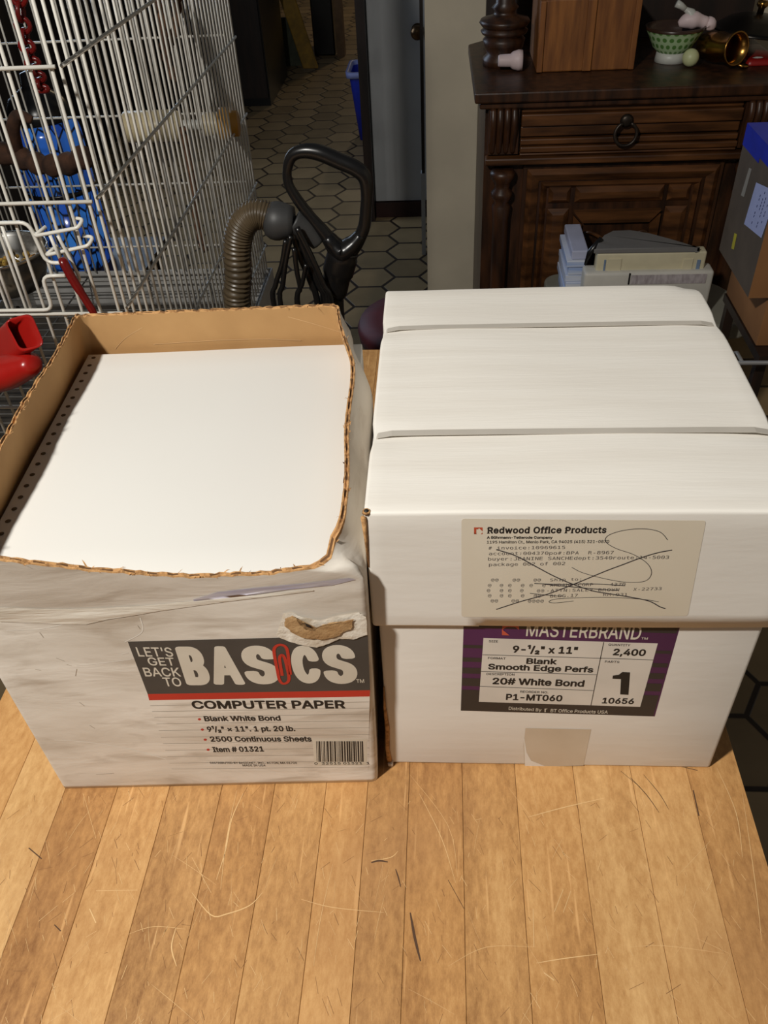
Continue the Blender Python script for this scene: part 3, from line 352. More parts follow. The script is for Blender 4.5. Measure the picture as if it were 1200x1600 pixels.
'D8': '429|183,-8 224,-10 264,-6 304,7 324,18 341,32 364,60 376,88 383,120 381,172 373,200 364,219 348,239 332,253 284,276 316,292 336,307 360,341 368,364 371,384 371,412 364,440 346,476 316,503 280,520 240,528 196,529 172,526 140,516 116,504 91,484 75,464 66,444 59,416 60,373 74,332 100,302 145,276 97,252 76,232 64,215 51,184 46,152 51,96 68,56 96,25 136,3;188,47 152,63 135,80 126,96 116,140 122,188 138,216 164,236 196,246 242,244 264,237 278,228 302,200 312,160 309,112 296,81 284,68 268,56 232,46;196,303 161,316 140,338 130,364 131,416 146,448 168,465 196,474 236,473 270,460 292,435 302,396 297,356 283,328 260,311 232,303',
'D9': '429|152,-8 210,-9 266,6 309,36 328,56 346,84 368,144 380,224 380,300 370,380 352,440 339,464 323,484 305,500 282,514 262,522 226,528 186,529 162,525 118,508 100,496 81,476 65,452 54,426 44,364 49,300 57,272 72,240 87,220 106,203 134,188 162,179 198,175 222,177 246,183 270,194 290,211 310,236 314,236 312,184 300,136 279,96 254,71 222,55 178,49 130,55 86,73 82,70 83,12 106,2;190,232 154,245 138,260 128,276 117,308 114,336 117,392 130,432 150,456 166,466 186,472 226,473 250,465 262,457 279,440 291,420 303,372 301,320 287,276 262,247 234,234',
'D:': '429|172,2 257,2 256,105 172,105/172,266 257,266 256,369 172,369',
'D@': '429|244,-109 303,-110 359,-96 363,-89 350,-53 343,-49 311,-57 275,-62 215,-54 183,-43 159,-30 138,-13 119,7 86,59 67,123 61,203 70,275 85,323 113,371 131,391 151,408 195,429 231,435 259,436 295,427 315,416 331,401 353,363 360,327 359,302 355,302 331,323 303,336 279,340 251,338 227,331 205,319 183,301 167,279 153,251 147,230 144,171 147,151 157,119 184,79 215,54 255,41 287,41 311,46 335,59 355,78 360,75 360,55 363,49 403,48 410,51 411,311 409,343 400,383 377,427 354,451 331,467 299,480 275,484 211,483 155,467 127,452 99,431 75,406 55,378 39,347 27,315 18,279 11,231 11,151 23,83 43,28 82,-29 111,-57 135,-74 167,-91 191,-99;275,91 243,99 231,107 215,124 201,155 197,199 206,239 221,263 235,276 251,284 283,289 319,279 344,255 357,227 361,179 352,139 333,111 307,95',
'DA': '429|15,2 85,2 122,130 131,136 303,135 307,130 345,2 414,2 325,298 256,518 173,518;143,194 211,445 215,450 219,442 231,398 286,194',
'DB': '429|59,2 224,0 272,5 304,13 332,25 356,41 374,62 389,94 395,122 395,162 388,194 376,221 356,246 332,264 297,278 339,298 364,326 372,346 378,374 374,418 366,446 347,474 320,495 284,511 220,520 59,518;136,57 132,58 129,66 130,246 240,247 272,239 296,226 317,198 324,166 322,118 314,98 304,84 288,72 252,61 212,57;136,305 132,306 129,314 129,454 132,462 232,461 264,455 282,446 301,422 307,386 301,350 284,326 264,313 244,308 220,305',
'DC': '429|227,-8 270,-10 306,-6 338,3 368,16 374,24 373,84 366,85 338,67 310,55 266,47 234,49 210,55 187,68 169,84 149,112 137,140 126,192 122,272 130,352 145,400 157,420 170,437 198,458 226,469 262,473 294,468 334,454 366,434 373,436 373,496 370,502 358,508 322,521 278,529 238,528 194,520 146,498 113,468 85,428 73,404 61,368 50,300 50,220 62,148 74,112 101,64 142,24 174,6',
'DD': '429|49,2 162,0 234,9 278,25 305,42 328,62 346,86 371,142 379,182 385,246 384,302 379,342 366,390 348,430 326,459 286,491 230,512 158,520 49,518;126,57 122,58 119,66 119,458 126,463 146,463 206,457 246,443 269,426 284,406 295,382 307,326 311,226 307,190 295,138 278,105 264,90 246,77 198,61',
'DE': '429|70,2 375,0 382,2 383,6 383,50 379,58 147,59 140,62 141,246 359,248 366,250 367,254 367,298 363,306 167,307 143,308 139,314 141,458 371,460 377,466 375,518 75,520 69,514',
'DG': '429|213,-8 258,-10 310,-1 354,20 384,44 385,260 378,267 246,266 242,260 242,216 246,210 310,209 316,204 316,72 310,64 294,55 258,47 210,51 178,64 151,88 133,116 121,152 112,200 109,248 112,316 124,376 139,412 157,436 182,456 214,468 246,472 278,469 306,461 334,446 362,426 366,427 366,488 358,498 326,514 294,524 266,529 214,527 162,513 122,488 93,460 64,412 49,372 37,300 37,220 49,148 61,112 88,64 110,40 130,23 170,3',
'DH': '429|49,2 110,0 117,2 119,6 119,242 126,248 309,246 311,6 318,0 379,2 381,482 381,514 378,519 312,518 311,314 306,307 126,307 119,314 118,516 110,520 49,518',
'DI': '429|71,2 357,2 356,57 256,59 250,66 250,454 256,460 356,461 357,518 71,518 72,461 172,460 179,454 179,66 172,59 72,57',
'DJ': '429|139,-8 184,-10 224,-6 264,7 284,19 304,41 318,68 328,108 333,148 332,516 324,519 136,519 130,512 131,464 136,461 152,461 256,461 262,456 262,144 256,104 245,76 228,60 204,50 164,47 124,54 89,68 40,99 40,21 84,4',
'DL': '429|76,2 389,0 396,6 396,54 389,59 153,59 147,62 146,270 146,514 144,518 137,520 81,520 75,514',
'DM': '429|31,2 88,0 95,6 96,442 100,442 105,430 186,190 192,185 232,185 240,187 245,198 332,448 334,6 340,0 398,2 399,66 398,518 312,520 304,517 217,266 212,263 124,518 36,520 30,514',
'DN': '429|50,2 110,0 116,6 118,417 290,4 298,0 379,2 379,518 318,520 312,514 310,104 305,110 138,517 130,520 50,518',
'DO': '429|186,-8 219,-10 259,-5 291,7 317,24 342,52 360,84 376,132 384,180 389,248 385,336 375,388 360,436 335,476 311,500 271,521 243,527 199,529 163,522 139,513 109,492 85,464 70,436 54,388 45,340 41,276 45,180 53,132 69,84 87,52 119,19 147,3;207,47 187,51 167,61 148,80 135,104 125,136 118,176 114,280 122,368 130,404 141,428 155,448 171,461 195,470 219,472 239,469 260,460 279,443 293,420 304,388 309,356 316,248 308,156 292,96 275,72 259,58 239,50',
'DP': '429|70,2 131,0 139,4 139,202 143,208 243,209 299,219 343,241 366,262 377,278 392,318 396,342 396,386 385,434 372,458 355,478 315,504 271,516 227,520 70,518;143,268 139,274 139,454 143,462 215,463 251,459 275,451 295,438 311,418 323,378 320,334 312,314 302,298 279,280 251,270 227,267',
'DR': '429|51,2 112,0 120,4 121,214 128,220 208,218 244,203 260,186 278,158 352,4 360,0 426,2 397,66 332,190 308,222 276,242 274,246 307,258 336,277 353,298 365,326 371,358 369,402 360,434 340,467 300,498 248,516 200,520 51,518;128,277 124,278 121,286 121,454 124,462 188,463 224,460 252,451 268,441 284,422 296,386 295,342 280,308 260,291 232,281 204,277',
'DS': '429|166,-8 214,-10 258,-5 290,3 318,16 338,31 363,60 375,88 381,120 381,160 376,192 362,223 346,244 322,264 286,282 190,307 158,319 134,334 120,356 116,388 124,424 143,448 174,465 222,473 258,469 290,461 346,434 351,436 350,502 290,521 234,529 198,529 170,524 134,513 110,499 82,474 69,456 58,432 50,400 48,368 53,336 65,308 86,282 106,267 142,250 242,224 274,212 296,196 311,168 315,132 308,100 286,71 254,54 214,47 162,51 118,63 58,92 55,28 58,20 106,3',
'DT': '429|181,2 242,0 250,6 250,456 258,460 406,460 412,466 412,514 406,520 250,520 22,520 16,514 18,461 170,460 177,458 179,454',
'DW': '429|79,2 138,0 145,6 214,299 219,290 284,6 290,0 351,2 428,514 422,520 362,519 320,178 313,118 310,110 306,120 251,374 246,377 182,377 176,370 123,118 118,112 69,514 62,520 2,518',
'DX': '429|10,2 76,0 84,4 211,210 220,220 347,2 419,2 257,274 392,490 408,518 336,518 220,328 211,338 106,518 34,518 179,274 10,6',
'DY': '429|181,2 248,2 251,234 413,514 413,518 407,520 347,520 339,516 230,318 218,298 215,295 211,297 88,518 16,518 178,234',
'Da': '429|150,-8 188,-10 236,-1 272,20 300,50 305,48 305,8 308,2 360,1 368,4 369,240 362,304 351,332 328,360 300,380 264,393 220,399 172,397 112,385 76,372 76,311 120,329 160,341 188,345 224,344 256,338 280,324 293,308 302,284 305,252 300,246 196,246 140,237 108,224 90,212 72,195 60,176 51,152 46,116 50,80 59,56 72,34 97,12 124,-2;184,43 148,52 124,72 115,88 111,108 114,144 128,167 153,184 184,193 232,197 296,197 304,193 303,160 296,124 280,90 252,61 220,47',
'Db': '429|211,-8 257,-9 297,3 332,28 354,56 370,88 383,136 387,208 383,256 371,300 358,328 338,356 313,377 281,393 261,397 213,398 193,393 169,381 133,348 131,416 130,540 73,542 67,536 67,8 73,1 129,2 133,42 170,8 189,-2;201,47 182,56 163,72 152,88 141,116 131,180 136,252 151,300 174,328 201,342 217,345 245,343 278,328 293,311 305,288 318,232 317,152 305,101 294,80 277,61 261,51 241,46',
'Dc': '429|228,-8 270,-10 302,-6 334,3 362,16 369,24 369,76 366,81 322,55 274,45 246,45 218,50 198,59 179,72 157,100 140,144 136,172 136,212 144,260 156,288 169,308 190,326 210,336 246,345 278,344 310,338 333,328 362,309 367,308 369,364 362,374 326,389 290,397 250,399 206,394 162,378 134,359 102,324 80,280 69,228 69,164 80,112 94,80 118,46 154,16 182,3',
'Dd': '429|170,-8 205,-10 241,-2 272,16 297,42 301,2 357,1 362,4 363,536 357,542 300,540 299,468 297,348 269,376 237,393 201,399 153,394 122,380 96,360 72,328 53,280 44,232 43,184 47,136 60,88 84,44 107,20 133,3;181,47 161,55 149,65 136,80 124,104 116,132 111,168 112,236 125,288 135,308 149,325 165,336 189,344 225,343 249,333 264,320 277,303 287,280 294,256 299,212 295,140 282,96 257,62 240,52 221,46',
'De': '429|204,-8 249,-10 289,-5 325,3 369,19 372,24 372,76 369,80 365,80 317,59 265,46 221,45 181,54 153,70 128,100 115,132 111,176 117,179 381,179 385,181 387,188 384,256 369,308 345,348 313,376 273,394 217,399 161,389 133,376 110,360 78,324 56,280 44,224 44,164 56,108 79,64 113,27 157,3;117,230 113,236 116,252 129,288 149,315 173,333 209,344 237,345 269,336 293,319 305,304 314,284 321,252 321,231',
'Df': '429|173,2 230,0 236,6 237,338 362,340 369,342 371,346 371,382 366,389 238,391 236,434 242,462 254,478 278,487 366,488 371,494 371,506 371,534 366,541 278,541 254,538 230,530 202,512 184,486 175,454 170,391 74,389 69,386 70,341 166,340 172,334',
'Dg': '429|164,-151 229,-151 265,-144 289,-133 309,-120 325,-103 350,-59 359,-27 363,17 362,385 357,388 301,386 297,346 265,379 237,393 205,399 177,399 153,394 125,382 102,365 84,345 69,320 60,301 48,257 43,209 44,165 52,121 61,93 89,46 110,25 137,9 169,-1 201,-2 225,1 253,11 273,26 293,51 297,54 298,49 299,5 293,-35 280,-67 257,-89 225,-100 181,-101 141,-92 93,-74 88,-75 89,-134 121,-144;189,52 169,59 149,72 135,89 125,109 116,137 111,173 112,237 124,285 146,321 161,333 181,342 217,344 233,341 256,329 269,316 281,297 290,273 297,233 297,165 287,113 278,93 263,73 245,59 225,52',
'Dh': '429|69,2 131,2 132,230 137,270 150,302 166,322 194,339 226,344 254,339 274,328 288,310 298,282 301,254 302,4 310,0 365,2 365,250 360,306 346,345 326,372 298,390 266,398 246,399 198,391 162,370 134,340 131,538 126,541 70,540',
'Di': '429|63,2 372,0 380,4 381,42 376,49 260,49 253,54 253,358 253,382 248,389 96,389 90,386 89,346 92,341 180,340 187,338 189,334 189,58 185,50 180,49 64,48/190,462 251,462 252,537 244,541 196,541 190,538',
'Dk': '429|84,2 140,0 148,4 149,154 158,166 196,198 339,2 414,2 412,9 243,242 357,354 388,386 380,389 316,388 152,234 149,242 149,534 148,538 140,541 84,540',
'Dn': '429|69,2 131,2 132,230 136,266 146,294 161,318 178,331 194,339 226,344 262,336 283,318 295,294 301,254 303,2 365,2 367,102 367,234 363,290 347,342 326,372 306,386 282,395 230,399 198,391 178,382 158,367 134,340 130,388 74,389 68,382',
'Do': '429|185,-8 222,-10 262,-5 294,7 320,24 343,48 362,81 371,108 378,144 381,220 378,248 371,284 354,324 330,356 306,376 278,389 246,397 182,397 150,389 122,375 94,350 78,328 60,288 52,256 48,208 49,160 57,112 72,72 90,44 122,15 154,-1;190,47 170,55 154,67 140,84 128,108 121,132 116,172 119,244 133,292 145,312 160,328 183,340 202,344 234,343 257,336 274,324 299,288 312,236 311,152 298,100 277,68 261,56 238,47 206,45',
'Dp': '429|67,-146 129,-146 132,42 160,14 184,-1 212,-8 248,-9 280,-3 312,12 336,33 357,62 377,114 385,162 386,198 382,250 374,286 360,322 344,346 324,368 304,382 284,391 256,398 228,399 188,391 160,375 132,347 128,389 68,389;212,45 196,49 173,62 160,75 147,98 133,150 131,222 143,282 164,319 192,339 208,343 236,344 256,340 276,328 293,310 304,289 317,234 317,154 304,102 284,68 252,48',
'Dr': '429|127,2 184,0 190,6 191,218 203,270 222,302 240,319 260,330 300,340 328,340 352,336 400,314 401,374 380,387 360,394 336,399 304,399 260,388 221,362 192,323 188,388 132,389 127,386',
'Dt': '429|248,2 356,1 359,6 359,42 356,50 352,51 260,54 240,61 223,78 216,102 214,122 214,334 220,340 356,341 359,346 359,382 352,389 220,389 214,394 214,414 213,498 208,501 152,500 148,391 48,388 46,346 52,340 148,338 150,118 158,66 172,38 192,20 216,8',
'Du': '429|163,-8 198,-10 238,-1 267,16 298,49 301,44 301,8 306,1 358,1 366,4 367,384 365,388 358,390 303,388 301,152 295,116 282,84 258,59 222,46 198,46 178,51 162,59 150,72 137,100 132,136 132,384 126,390 70,389 68,136 75,80 88,44 105,20 134,0',
'Dv': '429|174,2 249,0 258,6 392,386 385,389 333,389 327,386 228,102 217,71 213,70 211,74 102,386 93,389 45,389 37,386',
'Dy': '429|66,-146 122,-148 154,-142 184,-126 211,-94 240,-30 399,386 390,390 338,390 332,386 232,118 222,93 218,92 214,99 106,386 98,390 41,390 38,386 41,378 186,6 164,-50 142,-82 122,-92 66,-97'}
GLYPH.update({'HB': '0|30,-30 66,-33 262,-33 326,-27 378,-15 414,1 441,18 469,46 483,70 492,94 497,122 497,150 491,186 476,218 456,242 428,266 427,270 450,292 463,310 472,330 477,358 477,394 468,430 456,454 434,480 406,503 374,519 334,532 286,540 234,543 66,543 14,536 -6,527 -16,518 -20,502 -20,2 -14,-10 -5,-18;206,92 205,194 210,197 242,197 261,182 272,162 275,146 275,126 266,103 258,94 250,91;206,320 204,414 210,419 230,419 244,410 251,398 256,378 252,346 234,322 222,319',
'HA': '0|-10,-22 82,-25 110,-22 134,-13 144,-2 185,114 194,117 286,117 293,114 336,-2 342,-11 358,-19 398,-25 458,-25 489,-22 514,-12 521,-2 520,10 408,314 336,510 326,522 294,533 210,535 174,531 150,521 142,510 -41,6 -42,-2 -37,-10;226,225 225,230 235,258 238,263 243,258 252,226',
'HS': '0|167,-39 212,-42 276,-39 336,-28 380,-12 424,15 451,41 469,69 483,109 485,153 477,189 460,219 436,246 408,266 368,286 224,332 204,344 195,357 193,381 196,397 208,415 224,424 236,420 251,405 267,365 280,356 304,348 344,344 428,347 460,357 471,365 476,373 476,397 465,433 449,461 420,491 392,510 356,527 316,539 268,547 212,548 156,543 116,533 68,514 32,491 7,465 -13,433 -24,393 -24,357 -17,325 4,289 28,265 65,241 104,224 240,181 256,171 266,157 267,129 261,109 247,93 228,83 214,85 195,101 187,113 180,141 175,149 160,159 136,166 96,170 8,166 -20,157 -32,149 -37,141 -37,117 -25,77 -9,49 12,25 40,3 76,-16 124,-31',
'HC': '0|228,-45 278,-47 342,-41 398,-27 454,-2 499,31 530,68 552,107 565,155 563,167 550,181 510,196 466,200 374,197 346,189 326,178 317,167 307,139 292,115 270,97 258,101 238,119 217,151 205,183 198,227 197,279 204,323 218,359 236,387 258,408 266,412 274,410 291,395 302,379 322,334 338,322 358,315 414,308 466,308 510,312 544,323 558,334 564,343 565,355 559,379 543,419 516,459 482,491 434,521 382,540 326,552 266,556 206,551 150,540 98,520 70,504 38,480 5,443 -14,415 -31,379 -44,339 -50,303 -53,267 -50,207 -39,151 -27,119 -8,83 18,48 46,22 74,2 102,-13 146,-30 194,-41'})    # heavy capitals
_gc = {}
def glyph(key):
    if key not in _gc:
        adv, body = GLYPH[key].split('|', 1); vs = []; fs = []; allp = []
        for g in body.split('/'):
            if not g: continue
            loops = [[tuple(float(c) / 1000 for c in p.split(',')) for p in l.split(' ')] for l in g.split(';')]
            o = len(vs); vs += [p for l in loops for p in l]; allp += loops
            fs += [tuple(i + o for i in t) for t in tessellate_polygon([[Vector((p[0], p[1], 0)) for p in l] for l in loops])]
        _gc[key] = (float(adv) / 1000, vs, fs, allp)
    return _gc[key]
def glyphs(text, font='S', slab=False):
    x = 0; V = []; F = []
    for ch in text:
        a, vs, fs, loops = glyph(font + ch); o = len(V)
        V += [(x + p[0], p[1]) for p in vs]; F += [tuple(i + o for i in f) for f in fs]
        if slab:                                   # serifs on the ends of the stems
            def spans(y):
                xs = sorted(p[0] + (y - p[1]) / (q[1] - p[1]) * (q[0] - p[0]) for l in loops for p, q in zip(l, l[1:] + l[:1]) if (p[1] > y) != (q[1] > y))
                return list(zip(xs[::2], xs[1::2]))
            tops = {round(max(p[1] for p in l), 2) for l in loops}
            for y, d in [(-.018, .10)] + [(t - .022, -.10) for t in tops if t > .4]:
                for (a0, a1) in spans(y):
                    for (b0, b1) in spans(y + d):
                        if abs(a0 - b0) < .022 and abs(a1 - b1) < .03 and a1 - a0 < .24:
                            ya, yb = (-.032, .022) if d > 0 else (y - .032, y + .022)
                            xa, xb = a0 - .055, (a1 + .055 if d > 0 else a1)
                            o = len(V); V += [(x + xa, ya), (x + xb, ya), (x + xb, yb), (x + xa, yb)]; F.append((o, o + 1, o + 2, o + 3))
        x += a + (.035 if slab else 0)
    return V, F
CAPH = max(p[1] for p in glyph('SE')[1])
class Plane:
    """front face of a box: photo pixel -> (u, z); shapes are laid on it, eps in front"""
    def __init__(s, frame, y): s.fr = frame; s.y = y
    def uz(s, px, py): p = s.fr.at(px, py, y=s.y); return p.x, p.z
    def text(s, mb, text, a, b, cap, weight=0.0, eps=0.0006, mono=False, slab=False):
        u0, z0 = s.uz(*a); u1, z1 = s.uz(*b); zt = s.uz(a[0], a[1] - cap)[1]; h = (zt - z0) / CAPH
        L = u1 - u0; sl = (z1 - z0) / L
        if mono:
            n = len(text); w = L / n
            for i, ch in enumerate(text):
                if ch == ' ': continue
                vs, fs = glyphs(ch, 'D')
                x0 = min(v[0] for v in vs); x1 = max(v[0] for v in vs); gw = max(x1 - x0, 1e-4)
                k = min(w * 0.8 / gw, h * 1.2)
                c = (i + 0.5) * w
                mb.add([(u0 + c + (v[0] - (x0 + x1) / 2) * k, s.y - eps * .35, z0 + sl * c + v[1] * h) for v in vs], fs)
        else:
            vs, fs = glyphs(text, 'B' if weight > .015 else 'S', slab)
            x0 = min(v[0] for v in vs); x1 = max(v[0] for v in vs); k = L / (x1 - x0)
            mb.add([(u0 + (v[0] - x0) * k, s.y - eps * .35, z0 + sl * (v[0] - x0) * k + v[1] * h) for v in vs], fs)
    def poly(s, mb, pix, eps=0.0003):
        q = [s.uz(*p) for p in pix]; n = len(q)
        mb.add([(u, s.y - eps * .35, z) for u, z in q], [list(range(n))])
    def ribbon(s, mb, pix, w, eps=0.0006, n=6):
        q = [Vector((*s.uz(*p), 0)) for p in pix]; q = spline(q, n) if len(q) > 2 else q
        vs = []; fs = []
        for i, p in enumerate(q):
            t = (q[min(i + 1, len(q) - 1)] - q[max(i - 1, 0)]).normalized(); nn = Vector((-t.y, t.x, 0)) * w / 2
            for d in (nn, -nn): vs.append((p.x + d.x, s.y - eps * .35, p.y + d.y))
        for i in range(len(q) - 1): fs.append((2*i, 2*i+1, 2*i+3, 2*i+2))
        mb.add(vs, fs)
def cr(c, sc, o): return (o[0] + c[0] / sc, o[1] + c[1] / sc)

# ------------------------------------------------------------------ materials
m_wall = M('painted_plaster', (205, 194, 172), 0.8, var=0.06, scale=6)
m_darkwall = M('dark_panelling', (44, 32, 24), 0.7, var=0.4, scale=4, stretch=(6, 6, 0.4))
m_door = M('white_door_paint', (196, 198, 200), 0.5, var=0.05, scale=3)
m_frame = M('dark_brown_wood', (44, 28, 20), 0.5, var=0.4, scale=12, stretch=(3, 3, .4))
m_red_thr = M('dark_red_threshold', (58, 28, 22), 0.6, var=0.3, scale=9)
m_carved = M('carved_walnut', (108, 68, 36), 0.38, var=0.0, rgb2=(58, 34, 16), scale=9, stretch=(.7, 3, 5), bump=0.12, bscale=40)
m_carved_d = M('carved_walnut_dark', (74, 44, 24), 0.4, rgb2=(38, 22, 12), scale=12, stretch=(4, 4, 0.7), bump=0.12, bscale=40)
m_white_wire = M('white_enamel_wire', (228, 224, 214), 0.35, var=0.03)
m_tray = M('white_plastic_tray', (196, 194, 190), 0.5, var=0.08)
m_liner = M('dark_cage_liner', (58, 53, 48), 0.8, rgb2=(84, 76, 66), scale=14)
m_kraft = M('kraft_board', (190, 149, 98), 0.85, rgb2=(172, 132, 84), scale=14, bump=0.12, bscale=60)
m_torn = M('torn_board_edge', (196, 150, 98), 0.95, rgb2=(140, 100, 60), scale=240, lo=.36, hi=.55, bump=0.3, bscale=500)
def worn_board(name, c1, c2, c3, bump):
    m = M(name, c1, 0.68, rgb2=c2, scale=9, stretch=(.8, .8, 2.6), detail=12, lo=.36, hi=.62); nt = m.node_tree; b = nt.nodes['Principled BSDF']
    base = b.inputs['Base Color'].links[0].from_socket
    tc = nt.nodes.new('ShaderNodeTexCoord')
    def nz(sc_, st, det, lo, hi, top):
        mp = nt.nodes.new('ShaderNodeMapping'); mp.inputs['Scale'].default_value = st; nt.links.new(tc.outputs['Object'], mp.inputs[0])
        n = nt.nodes.new('ShaderNodeTexNoise'); n.inputs['Scale'].default_value = sc_; n.inputs['Detail'].default_value = det; n.inputs['Distortion'].default_value = .6
        nt.links.new(mp.outputs[0], n.inputs['Vector'])
        r = nt.nodes.new('ShaderNodeMapRange'); r.inputs[1].default_value = lo; r.inputs[2].default_value = hi; r.inputs[4].default_value = top
        nt.links.new(n.outputs[0], r.inputs[0]); return r.outputs[0], n.outputs[0]
    st, raw = nz(38, (.45, .45, 1.7), 9, .53, .74, .7)
    mx = nt.nodes.new('ShaderNodeMix'); mx.data_type = 'RGBA'; nt.links.new(st, mx.inputs[0]); nt.links.new(base, mx.inputs[6]); mx.inputs[7].default_value = lin(c3) + (1,)
    nt.links.new(mx.outputs[2], b.inputs['Base Color'])
    _, r2 = nz(24, (.5, .5, 1.6), 9, 0, 1, 1)
    bp = nt.nodes.new('ShaderNodeBump'); bp.inputs['Strength'].default_value = bump; bp.inputs['Distance'].default_value = .004
    nt.links.new(r2, bp.inputs['Height']); nt.links.new(bp.outputs[0], b.inputs['Normal'])
    return m
m_worn = worn_board('worn_white_board', (232, 224, 212), (206, 195, 180), (172, 156, 137), .30)
m_board = M('white_board', (234, 229, 220), 0.62, rgb2=(227, 221, 211), scale=9, stretch=(.5, 6, 2), detail=10, bump=0.12, bscale=60)
m_paper = M('white_paper', (224, 222, 216), 0.8, rgb2=(222, 219, 213), scale=4)
m_hole = M('sprocket_hole_shade', (96, 80, 60), 0.9)
m_dkgrey = M('print_charcoal', (74, 70, 66), 0.6, rgb2=(66, 62, 58), scale=30)
m_redink = M('print_red', (196, 52, 36), 0.6)
m_black = M('print_black', (26, 24, 24), 0.6)
m_whiteink = M('print_white', (220, 212, 196), 0.65, rgb2=(204, 194, 176), scale=22)
m_greyline = M('print_rule', (150, 140, 126), 0.7)
m_purple = M('print_purple', (84, 34, 82), 0.55, rgb2=(70, 28, 66), scale=8)
m_label = M('label_paper', (222, 212, 193), 0.6, rgb2=(214, 202, 180), scale=9)
m_dot = M('dot_matrix_ink', (92, 84, 80), 0.8)
m_pen = M('pen_ink', (48, 44, 50), 0.6)
m_strap = M('plastic_strap', (192, 185, 174), 0.35, var=0.05, spec=0.6)
m_tape = M('clear_tape', (206, 192, 172), 0.3, rgb2=(196, 180, 158), scale=20)
m_blueink = M('ink_smear', (150, 146, 176), 0.7, rgb2=(206, 196, 188), scale=30, stretch=(.6, .6, 5), lo=.3, hi=.7)
m_blackpl = M('black_plastic', (22, 21, 21), 0.28, var=0.1)
m_greypl = M('grey_plastic', (60, 60, 60), 0.5, var=0.08)
m_hose = M('smoky_hose_plastic', (92, 78, 58), 0.35, var=0.2, scale=30)
m_maroon = M('maroon_vinyl', (92, 34, 42), 0.6, var=0.15)
m_redpl = M('red_plastic', (170, 28, 22), 0.28, var=0.08)
m_dkred = M('dark_red_plastic', (120, 20, 18), 0.25, var=0.15)  # own colour of clip and chain; painted shade inside the feeder mouth
m_steel = M('stainless_steel', (170, 168, 164), 0.25, 1.0)
m_seed = M('mixed_bird_food', (190, 160, 70), 0.8, rgb2=(120, 80, 34), scale=60)
m_branch = M('branch_bark', (84, 54, 36), 0.9, rgb2=(48, 30, 20), scale=40, bump=0.5)
m_rope = M('leather_rope', (112, 74, 46), 0.9, rgb2=(66, 40, 26), scale=60)
m_yellow = M('yellow_plastic', (206, 148, 50), 0.4, var=0.1)
m_tube = M('cream_plastic', (216, 200, 160), 0.35, var=0.05)
m_brass = M('brass', (190, 140, 70), 0.25, 1.0, var=0.2)
m_darkmetal = M('dark_metal', (60, 56, 52), 0.3, 0.9, var=0.2)
m_crate = M('old_crate_wood', (150, 94, 42), 0.55, rgb2=(112, 66, 28), scale=11, stretch=(6, 6, .7), bump=0.1)
m_pinkw = M('pinkish_white_ceramic', (226, 204, 204), 0.5)
m_ceram = M('white_ceramic', (206, 206, 198), 0.4)
m_egg = M('pale_green_glaze', (204, 208, 158), 0.45, var=0.05)
m_printer = M('beige_printer_plastic', (214, 204, 172), 0.5, var=0.05)
m_printerl = M('light_printer_plastic', (206, 202, 192), 0.5, var=0.05)
m_lid = M('grey_printer_cover', (120, 118, 116), 0.5, var=0.05)
m_smoke = M('smoky_print_window', (150, 140, 142), 0.2, rgb2=(190, 182, 184), scale=40, stretch=(3, 1, 1))
m_bluep = M('pale_blue_paper', (140, 170, 224), 0.6, rgb2=(212, 216, 226), scale=18, stretch=(.2, .2, 6))
m_whitep = M('pale_lilac_card', (186, 190, 214), 0.6)
m_carton = M('brown_carton', (150, 104, 62), 0.8, rgb2=(132, 90, 52), scale=9)
m_cartonshade = M('carton_shaded_side', (92, 80, 68), 0.7, var=0.1)
m_bluetape = M('blue_tape', (28, 52, 190), 0.4, var=0.1)
m_bluelabel = M('blue_white_label', (170, 180, 226), 0.6, var=0.03)
m_bluebin = M('blue_bin_plastic', (36, 56, 190), 0.4, var=0.1)
m_bluerim = M('pale_blue_bin_rim', (150, 160, 220), 0.4, var=0.05)
m_yellowb = M('dull_yellow_board', (170, 130, 30), 0.6, var=0.2)
m_greenp = M('grey_green_panel', (86, 92, 72), 0.6, var=0.2)
m_blueglint = M('blue_glint_plastic', (90, 150, 240), 0.2, var=0.1, emis=0.0)
m_post = M('tan_door_post', (120, 92, 62), 0.6, var=0.15)
m_legs = M('table_leg_wood', (120, 80, 46), 0.6, var=0.2, scale=20, stretch=(4, 4, .5))
m_scr = M('pale_scratch', (228, 188, 132), 0.8)
m_gouge = M('dark_gouge', (84, 58, 38), 0.8)
m_knob = M('worn_bronze', (110, 84, 58), 0.3, 0.9, var=0.2)
m_iron = M('aged_iron', (72, 62, 54), 0.4, 0.7, var=0.3)

